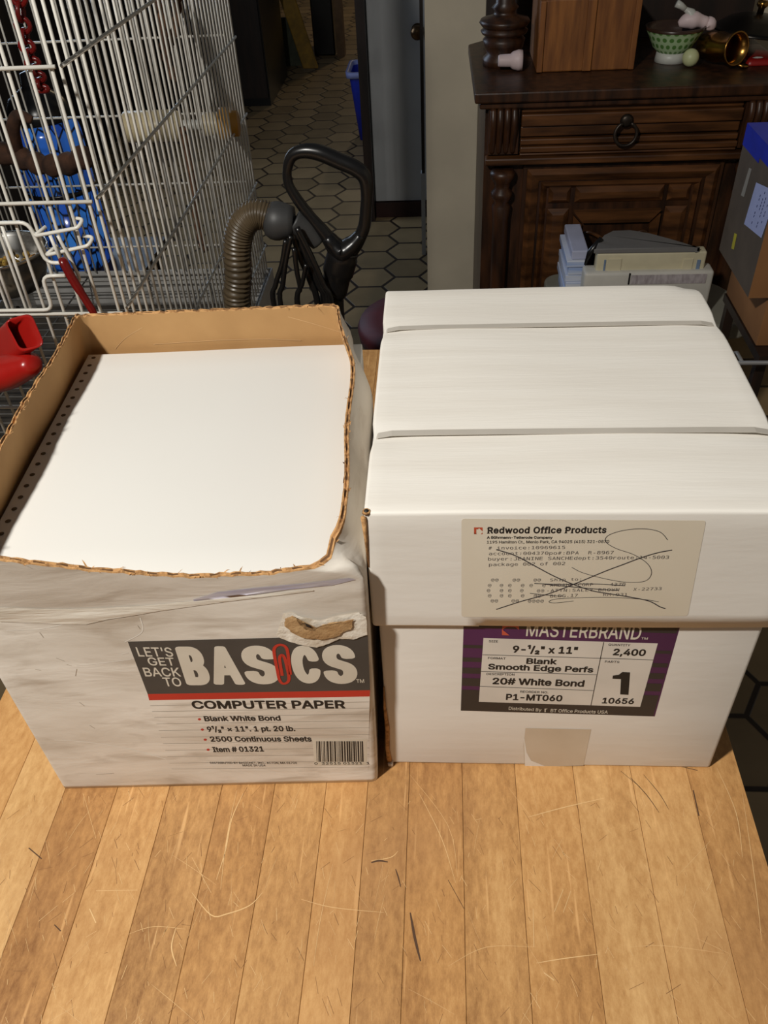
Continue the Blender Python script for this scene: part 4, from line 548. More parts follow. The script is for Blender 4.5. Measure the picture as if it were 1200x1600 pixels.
def hex_floor():
    m = bpy.data.materials.new('hexagon_tile_floor'); m.use_nodes = True; nt = m.node_tree
    b = nt.nodes['Principled BSDF']; b.inputs['Roughness'].default_value = 0.45
    tc = nt.nodes.new('ShaderNodeTexCoord'); sp = nt.nodes.new('ShaderNodeSeparateXYZ'); nt.links.new(tc.outputs['Object'], sp.inputs[0])
    F = 0.1695; W = F * math.sqrt(3); x, y = sp.outputs[0], sp.outputs[1]
    def cell(ox, oy):
        def wrap(v, o, s):
            a = math_node(nt, 'ADD', v, -o + s / 2 + 200 * s); c = math_node(nt, 'FLOOR', math_node(nt, 'DIVIDE', a, s))
            return math_node(nt, 'SUBTRACT', math_node(nt, 'MODULO', a, s), s / 2), c
        qx, cx = wrap(x, ox, W); qy, cy_ = wrap(y, oy, F)
        ax = math_node(nt, 'ABSOLUTE', qx); ay = math_node(nt, 'ABSOLUTE', qy)
        d = math_node(nt, 'MAXIMUM', ay, math_node(nt, 'ADD', math_node(nt, 'MULTIPLY', ay, .5), math_node(nt, 'MULTIPLY', ax, .8660254)))
        i = math_node(nt, 'ADD', math_node(nt, 'MULTIPLY', cx, 12.989 + ox * 3), math_node(nt, 'MULTIPLY', cy_, 7.233))
        return d, i
    da, ia = cell(0.008, 2.763 + F / 2); db, ib = cell(0.008 + W / 2, 2.763 + F)
    dm = math_node(nt, 'MINIMUM', da, db)
    sel = math_node(nt, 'LESS_THAN', da, db)
    idn = math_node(nt, 'ADD', math_node(nt, 'MULTIPLY', sel, ia), math_node(nt, 'MULTIPLY', math_node(nt, 'SUBTRACT', 1.0, sel), ib))
    wn = nt.nodes.new('ShaderNodeTexWhiteNoise'); wn.noise_dimensions = '1D'; nt.links.new(idn, wn.inputs['W'])
    nz = nt.nodes.new('ShaderNodeTexNoise'); nz.inputs['Scale'].default_value = 9; nz.inputs['Detail'].default_value = 5
    nt.links.new(tc.outputs['Object'], nz.inputs['Vector'])
    mixv = math_node(nt, 'ADD', math_node(nt, 'MULTIPLY', wn.outputs[0], .45), math_node(nt, 'MULTIPLY', nz.outputs[0], .55))
    rp = nt.nodes.new('ShaderNodeValToRGB'); rp.color_ramp.elements[0].position = .15; rp.color_ramp.elements[1].position = .8
    rp.color_ramp.elements[0].color = lin((118, 98, 68)) + (1,); rp.color_ramp.elements[1].color = lin((166, 140, 102)) + (1,)
    nt.links.new(mixv, rp.inputs[0])
    gr = nt.nodes.new('ShaderNodeMapRange'); gr.inputs[1].default_value = F / 2 - .0075; gr.inputs[2].default_value = F / 2 - .0045
    nt.links.new(dm, gr.inputs[0])
    mx = nt.nodes.new('ShaderNodeMix'); mx.data_type = 'RGBA'
    nt.links.new(gr.outputs[0], mx.inputs[0]); nt.links.new(rp.outputs[0], mx.inputs[6]); mx.inputs[7].default_value = lin((44, 33, 24)) + (1,)
    nt.links.new(mx.outputs[2], b.inputs['Base Color'])
    bp = nt.nodes.new('ShaderNodeBump'); bp.invert = True; bp.inputs['Strength'].default_value = .6; bp.inputs['Distance'].default_value = .003
    nt.links.new(gr.outputs[0], bp.inputs['Height']); nt.links.new(bp.outputs[0], b.inputs['Normal'])
    return m
m_floor = hex_floor()

def butcher():
    m = bpy.data.materials.new('butcher_block_maple'); m.use_nodes = True; nt = m.node_tree
    b = nt.nodes['Principled BSDF']; b.inputs['Roughness'].default_value = .42; b.inputs['Specular IOR Level'].default_value = .35
    tc = nt.nodes.new('ShaderNodeTexCoord'); at_ = nt.nodes.new('ShaderNodeAttribute'); at_.attribute_name = 'stave'
    cb = nt.nodes.new('ShaderNodeCombineXYZ'); nt.links.new(math_node(nt, 'MULTIPLY', at_.outputs['Fac'], 7.3), cb.inputs[2])
    va = nt.nodes.new('ShaderNodeVectorMath'); nt.links.new(tc.outputs['Object'], va.inputs[0]); nt.links.new(cb.outputs[0], va.inputs[1])
    def noise(scale, st, det=6, rough=.6):
        mp = nt.nodes.new('ShaderNodeMapping'); mp.inputs['Scale'].default_value = st; nt.links.new(va.outputs[0], mp.inputs[0])
        n = nt.nodes.new('ShaderNodeTexNoise'); n.inputs['Scale'].default_value = scale; n.inputs['Detail'].default_value = det; n.inputs['Roughness'].default_value = rough
        nt.links.new(mp.outputs[0], n.inputs['Vector']); return n.outputs[0]
    grain = noise(60, (1, .06, 1)); blot = noise(7, (1, .55, 1)); speck = noise(250, (1, .38, 1), 4, .75)
    wn = nt.nodes.new('ShaderNodeTexWhiteNoise'); wn.noise_dimensions = '1D'; nt.links.new(at_.outputs['Fac'], wn.inputs['W'])
    f = math_node(nt, 'ADD', math_node(nt, 'ADD', math_node(nt, 'MULTIPLY', wn.outputs[0], .17), .08), math_node(nt, 'ADD', math_node(nt, 'MULTIPLY', grain, .26), math_node(nt, 'ADD', math_node(nt, 'MULTIPLY', blot, .34), math_node(nt, 'MULTIPLY', speck, .40))))
    rp = nt.nodes.new('ShaderNodeValToRGB'); e = rp.color_ramp.elements
    e[0].position = .44; e[0].color = lin((128, 86, 48)) + (1,); e[1].position = .88; e[1].color = lin((230, 188, 130)) + (1,)
    k = e.new(.66); k.color = lin((194, 148, 94)) + (1,)
    nt.links.new(f, rp.inputs[0])
    # fine pale cut marks in two directions
    cuts = None
    for ang, sc_ in ((.5, 26), (-.35, 22), (1.35, 30)):
        mp = nt.nodes.new('ShaderNodeMapping'); mp.inputs['Rotation'].default_value = (0, 0, ang); mp.inputs['Scale'].default_value = (1, .05, 1)
        nt.links.new(tc.outputs['Object'], mp.inputs[0])
        n = nt.nodes.new('ShaderNodeTexNoise'); n.inputs['Scale'].default_value = sc_ * 9; n.inputs['Detail'].default_value = 1
        nt.links.new(mp.outputs[0], n.inputs['Vector'])
        mr = nt.nodes.new('ShaderNodeMapRange'); mr.inputs[1].default_value = .70; mr.inputs[2].default_value = .78; nt.links.new(n.outputs[0], mr.inputs[0])
        cuts = mr.outputs[0] if cuts is None else math_node(nt, 'MAXIMUM', cuts, mr.outputs[0])
    mx = nt.nodes.new('ShaderNodeMix'); mx.data_type = 'RGBA'
    nt.links.new(math_node(nt, 'MULTIPLY', cuts, .55), mx.inputs[0]); nt.links.new(rp.outputs[0], mx.inputs[6]); mx.inputs[7].default_value = lin((236, 190, 132)) + (1,)
    # some staves redder than others
    wn2 = nt.nodes.new('ShaderNodeTexWhiteNoise'); wn2.noise_dimensions = '1D'; nt.links.new(math_node(nt, 'ADD', at_.outputs['Fac'], 31.7), wn2.inputs['W'])
    mx0 = nt.nodes.new('ShaderNodeMix'); mx0.data_type = 'RGBA'; mx0.blend_type = 'MULTIPLY'
    nt.links.new(math_node(nt, 'MULTIPLY', wn2.outputs[0], .55), mx0.inputs[0]); nt.links.new(mx.outputs[2], mx0.inputs[6]); mx0.inputs[7].default_value = (.92, .80, .68, 1); mx = mx0
    # grey worn patch of the middle
    n = nt.nodes.new('ShaderNodeTexNoise'); n.inputs['Scale'].default_value = 5.5; n.inputs['Detail'].default_value = 4; nt.links.new(tc.outputs['Object'], n.inputs['Vector'])
    mr = nt.nodes.new('ShaderNodeMapRange'); mr.inputs[1].default_value = .52; mr.inputs[2].default_value = .75; mr.inputs[4].default_value = .45; nt.links.new(n.outputs[0], mr.inputs[0])
    mx2 = nt.nodes.new('ShaderNodeMix'); mx2.data_type = 'RGBA'
    nt.links.new(mr.outputs[0], mx2.inputs[0]); nt.links.new(mx.outputs[2], mx2.inputs[6]); mx2.inputs[7].default_value = lin((170, 126, 84)) + (1,)
    nt.links.new(mx2.outputs[2], b.inputs['Base Color'])
    bp = nt.nodes.new('ShaderNodeBump'); bp.inputs['Strength'].default_value = .12; bp.inputs['Distance'].default_value = .001
    nt.links.new(speck, bp.inputs['Height']); nt.links.new(bp.outputs[0], b.inputs['Normal'])
    return m
m_block = butcher()

def dotted_green():
    m = bpy.data.materials.new('green_dotted_glaze'); m.use_nodes = True; nt = m.node_tree
    b = nt.nodes['Principled BSDF']; b.inputs['Roughness'].default_value = .35
    tc = nt.nodes.new('ShaderNodeTexCoord'); sp = nt.nodes.new('ShaderNodeSeparateXYZ'); nt.links.new(tc.outputs['Object'], sp.inputs[0])
    a = math_node(nt, 'ARCTAN2', sp.outputs[0], sp.outputs[1])
    u = math_node(nt, 'MULTIPLY', a, 22 / (2 * PI)); w = math_node(nt, 'MULTIPLY', sp.outputs[2], 62)
    u = math_node(nt, 'ADD', u, math_node(nt, 'MULTIPLY', math_node(nt, 'FLOOR', w), .5))
    du = math_node(nt, 'SUBTRACT', math_node(nt, 'FRACT', math_node(nt, 'ADD', u, 50)), .5); dw = math_node(nt, 'SUBTRACT', math_node(nt, 'FRACT', w), .5)
    d = math_node(nt, 'SQRT', math_node(nt, 'ADD', math_node(nt, 'MULTIPLY', du, du), math_node(nt, 'MULTIPLY', dw, dw)))
    mr = nt.nodes.new('ShaderNodeMapRange'); mr.inputs[1].default_value = .28; mr.inputs[2].default_value = .36; nt.links.new(d, mr.inputs[0])
    mx = nt.nodes.new('ShaderNodeMix'); mx.data_type = 'RGBA'; nt.links.new(mr.outputs[0], mx.inputs[0])
    mx.inputs[6].default_value = lin((96, 142, 72)) + (1,); mx.inputs[7].default_value = lin((184, 212, 164)) + (1,)
    nt.links.new(mx.outputs[2], b.inputs['Base Color']); return m
m_bowl = dotted_green()

def mosaic_glass():
    m = bpy.data.materials.new('blue_leaded_glass'); m.use_nodes = True; nt = m.node_tree
    b = nt.nodes['Principled BSDF']; b.inputs['Roughness'].default_value = .15
    tc = nt.nodes.new('ShaderNodeTexCoord'); mp = nt.nodes.new('ShaderNodeMapping'); mp.inputs['Scale'].default_value = (1, 1, .42)
    nt.links.new(tc.outputs['Object'], mp.inputs[0])
    v = nt.nodes.new('ShaderNodeTexVoronoi'); v.feature = 'DISTANCE_TO_EDGE'; v.inputs['Scale'].default_value = 46; nt.links.new(mp.outputs[0], v.inputs['Vector'])
    v2 = nt.nodes.new('ShaderNodeTexVoronoi'); v2.inputs['Scale'].default_value = 46; nt.links.new(mp.outputs[0], v2.inputs['Vector'])
    sp = nt.nodes.new('ShaderNodeSeparateColor'); nt.links.new(v2.outputs['Color'], sp.inputs[0])
    rp = nt.nodes.new('ShaderNodeValToRGB'); rp.color_ramp.elements[0].color = lin((36, 78, 176)) + (1,); rp.color_ramp.elements[1].color = lin((58, 128, 214)) + (1,)
    nt.links.new(sp.outputs[0], rp.inputs[0])
    mr = nt.nodes.new('ShaderNodeMapRange'); mr.inputs[1].default_value = .035; mr.inputs[2].default_value = .09; nt.links.new(v.outputs['Distance'], mr.inputs[0])
    mx = nt.nodes.new('ShaderNodeMix'); mx.data_type = 'RGBA'; nt.links.new(mr.outputs[0], mx.inputs[0])
    mx.inputs[6].default_value = lin((10, 14, 30)) + (1,); nt.links.new(rp.outputs[0], mx.inputs[7])
    nt.links.new(mx.outputs[2], b.inputs['Base Color']); nt.links.new(mx.outputs[2], b.inputs['Emission Color']); b.inputs['Emission Strength'].default_value = .28
    return m
m_mosaic = mosaic_glass()

# ------------------------------------------------------------------ the room
FZ = -0.90
mb = MB(); mb.box((-3, -2.2, FZ - .05), (3, 12, FZ)); struct(mb.build('floor', m_floor))
mb = MB(); mb.box((.2485, 2.36, FZ), (2.6, 2.52, 1.55)); struct(mb.build('wall_back', m_wall))
mb = MB(); mb.box((-1.75, -2.2, FZ), (-1.65, 12, 1.55)); struct(mb.build('wall_left', m_darkwall))
mb = MB(); mb.box((2.5, -2.2, FZ), (2.6, 2.36, 1.55)); struct(mb.build('wall_right', m_wall))
mb = MB(); mb.box((-.02, 3.56, FZ), (2.6, 3.70, 1.55)); struct(mb.build('wall_hall', m_wall))
mb = MB(); mb.box((-1.65, 11.8, FZ), (2.6, 12, 1.55)); struct(mb.build('wall_far', m_wall))
# closet door beyond the wall end
xl = at(581, 200, y=3.5).x; zb = at(600, 314, y=3.5).z
mb = MB(); mb.box((xl, 3.5, zb), (.42, 3.54, 1.15)); d1 = struct(mb.build('door_1', m_door))
p = at(652, 52, y=3.44)
mb = MB()
ky = Matrix.Translation(Vector((p.x, 3.50, p.z))) @ Matrix.Rotation(PI / 2, 4, 'X')
mb.lathe([(.026, 0), (.026, .006), (.010, .012), (.010, .03), (.022, .038), (.028, .05), (.024, .062), (.008, .068)], 20, ky)
mb.build('door_knob', m_knob, d1)
mb = MB(); mb.box((xl, 3.485, FZ), (.42, 3.56, zb - .004)); struct(mb.build('baseboard_hall', m_red_thr))
a = at(563, 150, y=3.46).x
mb = MB(); mb.box((a, 3.44, FZ), (xl - .002, 3.60, 1.55)); struct(mb.build('trim_1', m_frame))
q = at(664, 395, z=FZ)
mb = MB(); mb.box((q.x - .012, 3.06, FZ), (q.x + .004, 3.10, -.56)); struct(mb.build('trim_2', m_door))
mb = MB(); mb.box((q.x - .008, 3.06, -.559), (q.x + .004, 3.10, 1.5)); struct(mb.build('gap_shade', m_frame))  # dark strip put in for the shaded gap beside the door
q1, q2 = at(527, 90, z=FZ), at(538, 90, z=FZ)
mb = MB(); mb.box((q1.x, 6.68, FZ), (q2.x, 6.80, 1.3)); struct(mb.build('trim_4', m_post))

# ------------------------------------------------------------------ butcher block table
TX0, TX1, TY0, TY1 = -.0870, .5365, -.30, .69
tb = thing('butcher_block_table', 'worn maple butcher block table with knife scratches under both paper cartons', 'table', (0.22, 0.2, FZ))
def on(o, root):                        # parent while keeping world placement (root without rotation or scale)
    o.parent = root; o.location = Vector(o.location) - Vector(root.location)
    return o
seams = [TX0, -.0405, .0025, .0449, .0870, .1292, .1715, .2125, .2455, .2781, .3199, .3617, .4075, .4525, .4962, TX1]
mb = MB(); g = .00012; ids = []
for i, (a, b) in enumerate(zip(seams, seams[1:])):
    e0 = 0 if i == 0 else g; e1 = 0 if i == len(seams) - 2 else g
    # a stave with its arrises just broken
    x0, x1 = a + e0, b - e1
    P = [(x0, -.045), (x1, -.045), (x1, -.0003), (x1 - .00025, 0), (x0 + .00025, 0), (x0, -.0003)]
    n0 = len(mb.f); mb.prism(P, 1, TY0, TY1); ids += [i] * (len(mb.f) - n0)
o = mb.build('table_top', m_block)
at_ = o.data.attributes.new('stave', 'FLOAT', 'FACE')
for i, v in enumerate(ids): at_.data[i].value = v + 1.37
on(o, tb)
mb = MB(); mb.box((TX0 + .05, TY0 + .05, -.14), (TX1 - .05, TY1 - .05, -.0455)); on(mb.build('apron', m_legs), tb)
for x in (TX0 + .05, TX1 - .11):
    for y in (TY0 + .05, TY1 - .11):
        mb = MB(); mb.box((x, y, FZ), (x + .06, y + .06, -.1405)); on(mb.build('leg', m_legs, bevel=.004), tb)
def ribbon3(mb, pts, w):
    q = spline([Vector(p) for p in pts], 5) if len(pts) > 2 else [Vector(p) for p in pts]
    vs = []; fs = []
    for i, p in enumerate(q):
        t = (q[min(i + 1, len(q) - 1)] - q[max(i - 1, 0)]).normalized(); k = w / 2 * (.35 + .65 * math.sin(PI * (i + .3) / (len(q) - .4)))
        nn = Vector((-t.y, t.x, 0)) * k
        vs += [tuple(p + nn), tuple(p - nn)]
    for i in range(len(q) - 1): fs.append((2*i, 2*i+1, 2*i+3, 2*i+2))
    mb.add(vs, fs)
mb = MB()
T = lambda c: (lambda p: (p.x, p.y, .00018))(at(c[0], 1180 + c[1], z=0))
for pl, w in [(([380, 60], [362, 100], [352, 150], [338, 195]), 1.3), (([370, 55], [358, 110], [350, 160], [345, 210]), .8),
              (([300, 215], [330, 250], [355, 248], [390, 235], [410, 215]), 1.4), (([275, 270], [268, 300], [276, 330]), 1.5),
              (([150, 212], [215, 211]), .8), (([655, 60], [690, 130], [712, 200]), .8), (([825, 97], [880, 82], [945, 67]), 1.2),
              (([838, 325], [880, 318], [935, 311]), 1.0), (([833, 240], [834, 300]), 1.2), (([850, 340], [866, 352]), 1.6),
              (([880, 210], [866, 245]), 1.1), (([892, 212], [880, 246]), .9), (([470, 225], [520, 238], [600, 246]), .7),
              (([520, 170], [500, 260], [490, 330]), .6), (([640, 30], [700, 110], [715, 190]), .5), (([130, 60], [150, 130]), .6),
              (([300, 160], [330, 215]), .7), (([1120, 20], [1150, 90], [1160, 160]), .9), (([1160, 60], [1180, 200], [1190, 290]), .7),
              (([60, 260], [90, 235]), .7), (([140, 240], [150, 262]), 1.8), (([200, 280], [240, 268], [290, 272]), .6),
              (([700, 330], [760, 300], [840, 300]), .5), (([980, 300], [1040, 298], [1130, 310]), .5), (([580, 165], [610, 160], [622, 150]), .9)]:
    ribbon3(mb, [T(c) for c in pl], w * .0006)
for i in range(150):
    x, y = random.uniform(TX0 + .01, TX1 - .01), random.uniform(-.28, .02)
    if y > -.005 and x < .51: continue
    a = random.choice((random.gauss(1.2, .25), random.gauss(2.2, .3), random.gauss(1.55, .5))); L = random.uniform(.006, .045)
    b = Vector((x + math.cos(a) * L, y + math.sin(a) * L, 0))
    if b.x > TX1 - .004 or b.x < TX0 + .004: continue
    ribbon3(mb, [(x, y, .00016), ((x + b.x) / 2 + random.uniform(-.001, .001), (y + b.y) / 2, .00016), (b.x, b.y, .00016)], random.uniform(.00014, .0003))
for i in range(420):
    x, y = random.uniform(TX0 + .01, TX1 - .012), random.uniform(-.29, .0)
    a = random.choice((random.gauss(2.0, .18), random.gauss(2.0, .18), random.gauss(1.1, .3))); L = random.uniform(.003, .011)
    ribbon3(mb, [(x, y, .00014), (x + math.cos(a) * L, y + math.sin(a) * L, .00014)], random.uniform(.0002, .0005))
o = mb.build('scratches', m_scr); o['kind'] = 'stuff'; on(o, tb)
for pl, w in [(([641, 246], [648, 285], [657, 322]), 3.0), (([580, 168], [592, 165], [606, 167]), 2.4), (([618, 178], [622, 190], [626, 206]), 1.6),
              (([985, 35], [1010, 62], [1030, 90]), 1.0), (([1005, 30], [1030, 60], [1045, 85]), .8), (([970, 25], [1000, 50]), .7), (([1083, 55], [1092, 95]), 2.2),
              (([45, 145], [65, 162]), 1.8), (([85, 265], [95, 275]), 1.6), (([700, 195], [725, 240]), .8), (([1065, 18], [1090, 24]), 1.2)]:
    mb = MB(); ribbon3(mb, [T(c) for c in pl], w * .0006); on(mb.build('gouge', m_gouge), tb)

mb = MB(); m_cut = M('brown_cut', (140, 98, 58), .8)
for i in range(380):
    x, y = random.uniform(TX0 + .01, TX1 - .012), random.uniform(-.29, .0)
    a = random.choice((random.gauss(2.05, .2), random.gauss(2.05, .2), random.gauss(.9, .4))); L = random.uniform(.002, .012)
    ribbon3(mb, [(x, y, .00012), (x + math.cos(a) * L, y + math.sin(a) * L, .00012)], random.uniform(.0002, .0005))
o = mb.build('fine_cuts', m_cut); o['kind'] = 'stuff'; on(o, tb)

# ------------------------------------------------------------------ left carton, torn open
lc = thing('torn_open_carton', 'battered white computer paper carton with torn open top, kraft inside and charcoal printed panel', 'box', LB.o, LB.th)
ZC = lambda u: .207 + .11 * (max(u, 0) - .06)
def noise1(i, s): return math.sin(i * 1.7 + s) * .5 + math.sin(i * .61 + 2 * s) * .3 + math.sin(i * 3.9 + s * 3) * .35
FR = [(0, .268), (.04, .262), (.095, .247), (.15, .2365), (.2, .2365), (.235, .242), (.25, .250)]
def ring(v, inset):
    """perimeter loop; v in 0..1 up to the crease, 1..2 crease to rim"""
    N, C = 64, 7
    t = max(v - 1, 0); w = min(v, 1)
    zs = .205 * w
    x0 = -.0025 * math.sin(PI * min(w, 1) * .55); x1 = .2535 + .005 * w; y0 = 0; y1 = .2935 + .003 * w
    s2 = sstep(0, 1, t)
    x0 += .0075 * t; y1 -= .001 * t
    rx = x1 - .0115 * sstep(.45, 1, t) if t else x1
    x0 += inset; rx -= inset; y0 += inset; y1 -= inset
    rc = [.004 + .006 * t, .005 + .02 * t, .004 + .003 * t, .004 + .003 * t]    # front-left, front-right, back-right, back-left
    out = []
    def put(x, y, side, s):
        if side == 0: top = interp(FR, x)
        elif side == 1: top = interp([(0, .250), (.03, .262), (.3, .263)], y)
        elif side == 2: top = .2635
        else: top = interp([(0, .267), (.3, .2655)], y)
        k = len(out)
        top += .0009 * noise1(k, 1.3) * (1 if side != 2 else .5)
        base = .205 if side != 0 else ZC(x)
        if side in (0,): z = base * w if t == 0 else base + (top - base) * t
        else: z = zs if t == 0 else .205 + (top - .205) * t
        yy = y - (.15 * max(z - ZC(x), 0) if (side == 0 or y < .02) else 0) * (1 if side == 0 else max(0, 1 - y / .02))
        xx = x
        if side in (1, 2) and x > .12 and v > .5: xx -= .017 * sstep(.19, .30, y) * min(1, (v - .5) * 1.2) * (x - .12) / .13
        wob = .0010 * math.sin(k * .21 + v * 2) * min(w, 1) * (0 if side == 0 else 1)
        if side == 1: xx += wob
        if side == 3: xx += wob
        out.append((xx, yy, z))
    def corner(cx, cy, r, a0, side):
        for k in range(1, C):
            a = a0 + PI / 2 * k / C; put(cx + r * math.cos(a), cy + r * math.sin(a), side[0] if k < C / 2 else side[1], 0)
    for k in range(N + 1): put(x0 + rc[0] + (rx - rc[1] - x0 - rc[0]) * k / N, y0, 0, k / N)
    corner(rx - rc[1], y0 + rc[1], rc[1], -PI / 2, (0, 1))
    for k in range(N + 1): put(rx, y0 + rc[1] + (y1 - rc[2] - y0 - rc[1]) * k / N, 1, k / N)
    corner(rx - rc[2], y1 - rc[2], rc[2], 0, (1, 2))
    for k in range(N + 1): put(rx - rc[2] + (x0 + rc[3] - rx + rc[2]) * k / N, y1, 2, k / N)
    corner(x0 + rc[3], y1 - rc[3], rc[3], PI / 2, (2, 3))
    for k in range(N + 1): put(x0, y1 - rc[3] + (y0 + rc[0] - y1 + rc[3]) * k / N, 3, k / N)
    corner(x0 + rc[0], y0 + rc[0], rc[0], PI, (3, 0))
    return out
def loft(mb, loops, close=None):
    n = len(loops[0]); vs = [p for l in loops for p in l]; fs = []
    for i in range(len(loops) - 1):
        for k in range(n):
            a, b = i * n + k, i * n + (k + 1) % n; fs.append((a, b, b + n, a + n))
    if close == 'bottom': fs.append(list(range(n))[::-1])
    mb.sm = True; mb.add(vs, fs); mb.sm = False
VS = [0, .02, .12, .25, .4, .55, .7, .85, .94, .98, 1, 1.05, 1.15, 1.3, 1.45, 1.6, 1.75, 1.9, 2]
mb = MB(); loft(mb, [ring(v, 0) for v in VS], 'bottom'); mb.build('outer_wall', m_worn, lc)
VI = [.02, .3, .7, .98, 1, 1.15, 1.3, 1.45, 1.6, 1.75, 1.9, 2]
mb = MB(); loft(mb, [ring(v, .0036) for v in VI], 'bottom'); mb.build('kraft_lining', m_kraft, lc)
ro, ri = ring(2, 0), ring(2, .0036)
mb = MB(); rr = random.Random(4)
def between(t, dz, jz): return [(a[0]*(1-t)+b[0]*t, a[1]*(1-t)+b[1]*t, max(a[2], b[2]) + dz + jz * rr.random()) for a, b in zip(ro, ri)]
n = len(ro); L = [ro, between(.08, .0004, .0008), between(.30, .0004, .0008), between(.5, -.0010, .0008), between(.70, .0002, .0008), between(.92, .0002, .0008), ri]
for i in range(6):
    for k in range(n):
        mb.mat = 1 if i in (2, 3) and (k // 2) % 2 else 0
        k2 = (k + 1) % n; mb.add([L[i][k], L[i][k2], L[i+1][k2], L[i+1][k]], [(0, 1, 2, 3)])
mb.mat = 0
for i in range(80):                               # torn paper shreds
    k = random.randrange(n); p = Vector(random.choice((ri, ro))[k]); d = Vector((ri[k][0]-ro[k][0], ri[k][1]-ro[k][1], 0)).normalized()
    tng = Vector((-d.y, d.x, 0)); a = random.uniform(-1.2, 1.2); Ls = random.uniform(.0015, .0045) * (1.8 if random.random() < .12 else 1)
    dirv = (d * random.uniform(-.4, .9) + tng * a + Vector((0, 0, random.uniform(-.3, .6)))).normalized()
    w = random.uniform(.0003, .0007)
    p1 = p + dirv * Ls * .5 + Vector((0, 0, .0006)); p2 = p + dirv * Ls + Vector((0, 0, random.uniform(-.001, .0015)))
    s = tng * w if abs(a) < .7 else d * w
    mb.add([tuple(p - s), tuple(p + s), tuple(p1 + s * .8), tuple(p1 - s * .8), tuple(p2)], [(0, 1, 2, 3), (3, 2, 4)])
mb.build('torn_rim', [m_torn, M('flute_shade', (112, 78, 46), .9)], lc)
mb = MB(); yb = .2962 - .0036 - .0006
def wallrib(pix, w, axis, val):
    q = spline([LB.at(px, py, **{axis: val}) for px, py in pix], 6); vs = []; fs = []
    for p in q:
        d = Vector((0, 0, w / 2)); vs += [tuple(p - d), tuple(p + d)]
    for i in range(len(q) - 1): fs.append((2*i, 2*i+1, 2*i+3, 2*i+2))
    mb.add(vs, fs)
wallrib([(240, 538), (300, 534), (360, 531), (420, 530), (470, 532)], .0007, 'y', yb); wallrib([(180, 545), (196, 528), (222, 512)], .0006, 'y', yb)
wallrib([(292, 498), (296, 515), (300, 545)], .0006, 'y', yb); wallrib([(450, 495), (490, 506), (535, 520)], .0006, 'y', yb); wallrib([(410, 500), (414, 540)], .0006, 'y', yb)
mb.build('lining_crease', M('kraft_crease', (208, 168, 118), .85), lc)
# printed panel
PL = Plane(LB, 0.0)
C1 = lambda *c: cr(c, 2.857, (180, 980))
mb = MB()
mb.mat = 0; PL.poly(mb, [C1(56, 64), C1(1128, 36), C1(1138, 281), C1(145, 298)], .0003)
mb.mat = 1; PL.poly(mb, [C1(145, 298), C1(1138, 281), C1(1136, 309), C1(152, 326)], .0003)
mb.mat = 2; PL.poly(mb, [C1(152, 326), C1(1136, 309), C1(1130, 640), C1(252, 646)], .0003)
mb.mat = 3
for i, yl in enumerate((350, 376, 402, 431, 461, 491, 519, 549, 577, 606, 632)):
    xl = 157 + (yl - 350) * .335
    PL.ribbon(mb, [C1(xl, yl), C1(1134, yl - 17 + i * .9)], .0004, .0004)
panel = mb.build('printed_panel', [m_dkgrey, m_redink, m_worn, m_greyline], lc)
mb = MB()
PL.text(mb, "LET'S", C1(105, 129), C1(262, 130), 14.3, .012)
PL.text(mb, "GET", C1(152, 169), C1(270, 170), 12.4, .012)
PL.text(mb, "BACK", C1(135, 218), C1(295, 218), 13.6, .012)
PL.text(mb, "TO", C1(222, 262), C1(300, 262), 13.6, .012)
PL.text(mb, "TM", C1(1077, 247), C1(1112, 247), 5.5, .0)
def letter(ch, px0, px1, ytop, ybot):              # heavy condensed capital fitted to its place
    a = PL.uz(*C1(px0, ybot)); b = PL.uz(*C1(px1, ybot)); t = PL.uz(*C1((px0 + px1) / 2, ytop))
    W = b[0] - a[0]; H = t[1] - (a[1] + b[1]) / 2; sl = b[1] - a[1]
    _, vs, fs, _ = glyph('H' + ch)
    x0 = min(p[0] for p in vs); x1 = max(p[0] for p in vs); y0 = min(p[1] for p in vs); y1 = max(p[1] for p in vs)
    mb.add([(a[0] + (x - x0) / (x1 - x0) * W, -.00021, a[1] + sl * (x - x0) / (x1 - x0) + (y - y0) / (y1 - y0) * H) for x, y in vs], fs)
letter('B', 320, 434, 84, 258); 
letter('A', 442, 582, 82, 256); letter('S', 590, 742, 80, 254); letter('C', 803, 925, 80, 250); letter('S', 938, 1086, 78, 252)
mb.build('white_lettering', m_whiteink, panel)
mb = MB()
PL.text(mb, "COMPUTER PAPER", C1(347, 362), C1(1028, 360), 11.8, .022)
PL.text(mb, "Blank White Bond", C1(400, 418), C1(740, 415), 7.6, .02)
PL.text(mb, "9\u00b9/\u2082\" \u00d7 11\". 1 pt. 20 lb.", C1(413, 465), C1(805, 462), 7.6, .02)
PL.text(mb, "2500 Continuous Sheets", C1(427, 509), C1(878, 508), 7.6, .02)
PL.text(mb, "Item # 01321", C1(438, 556), C1(665, 553), 7.6, .02)
PL.text(mb, "DISTRIBUTED BY BASICNET, INC., ACTON, MA 01720", C1(425, 609), C1(812, 609), 3.0)
PL.text(mb, "MADE IN USA", C1(570, 620), C1(672, 620), 3.0)
mb.build('black_lettering', m_black, panel)
mb = MB()
PL.ribbon(mb, [C1(782, 210), C1(776, 160), C1(768, 100), C1(752, 80), C1(728, 78), C1(710, 95), C1(712, 130), C1(724, 190), C1(733, 232), C1(748, 250), C1(768, 245), C1(776, 225), C1(768, 180), C1(756, 135), C1(744, 122), C1(734, 135), C1(738, 170), C1(746, 215)], .0022, .0010)
mb.build('paperclip_emblem', m_redink, panel)
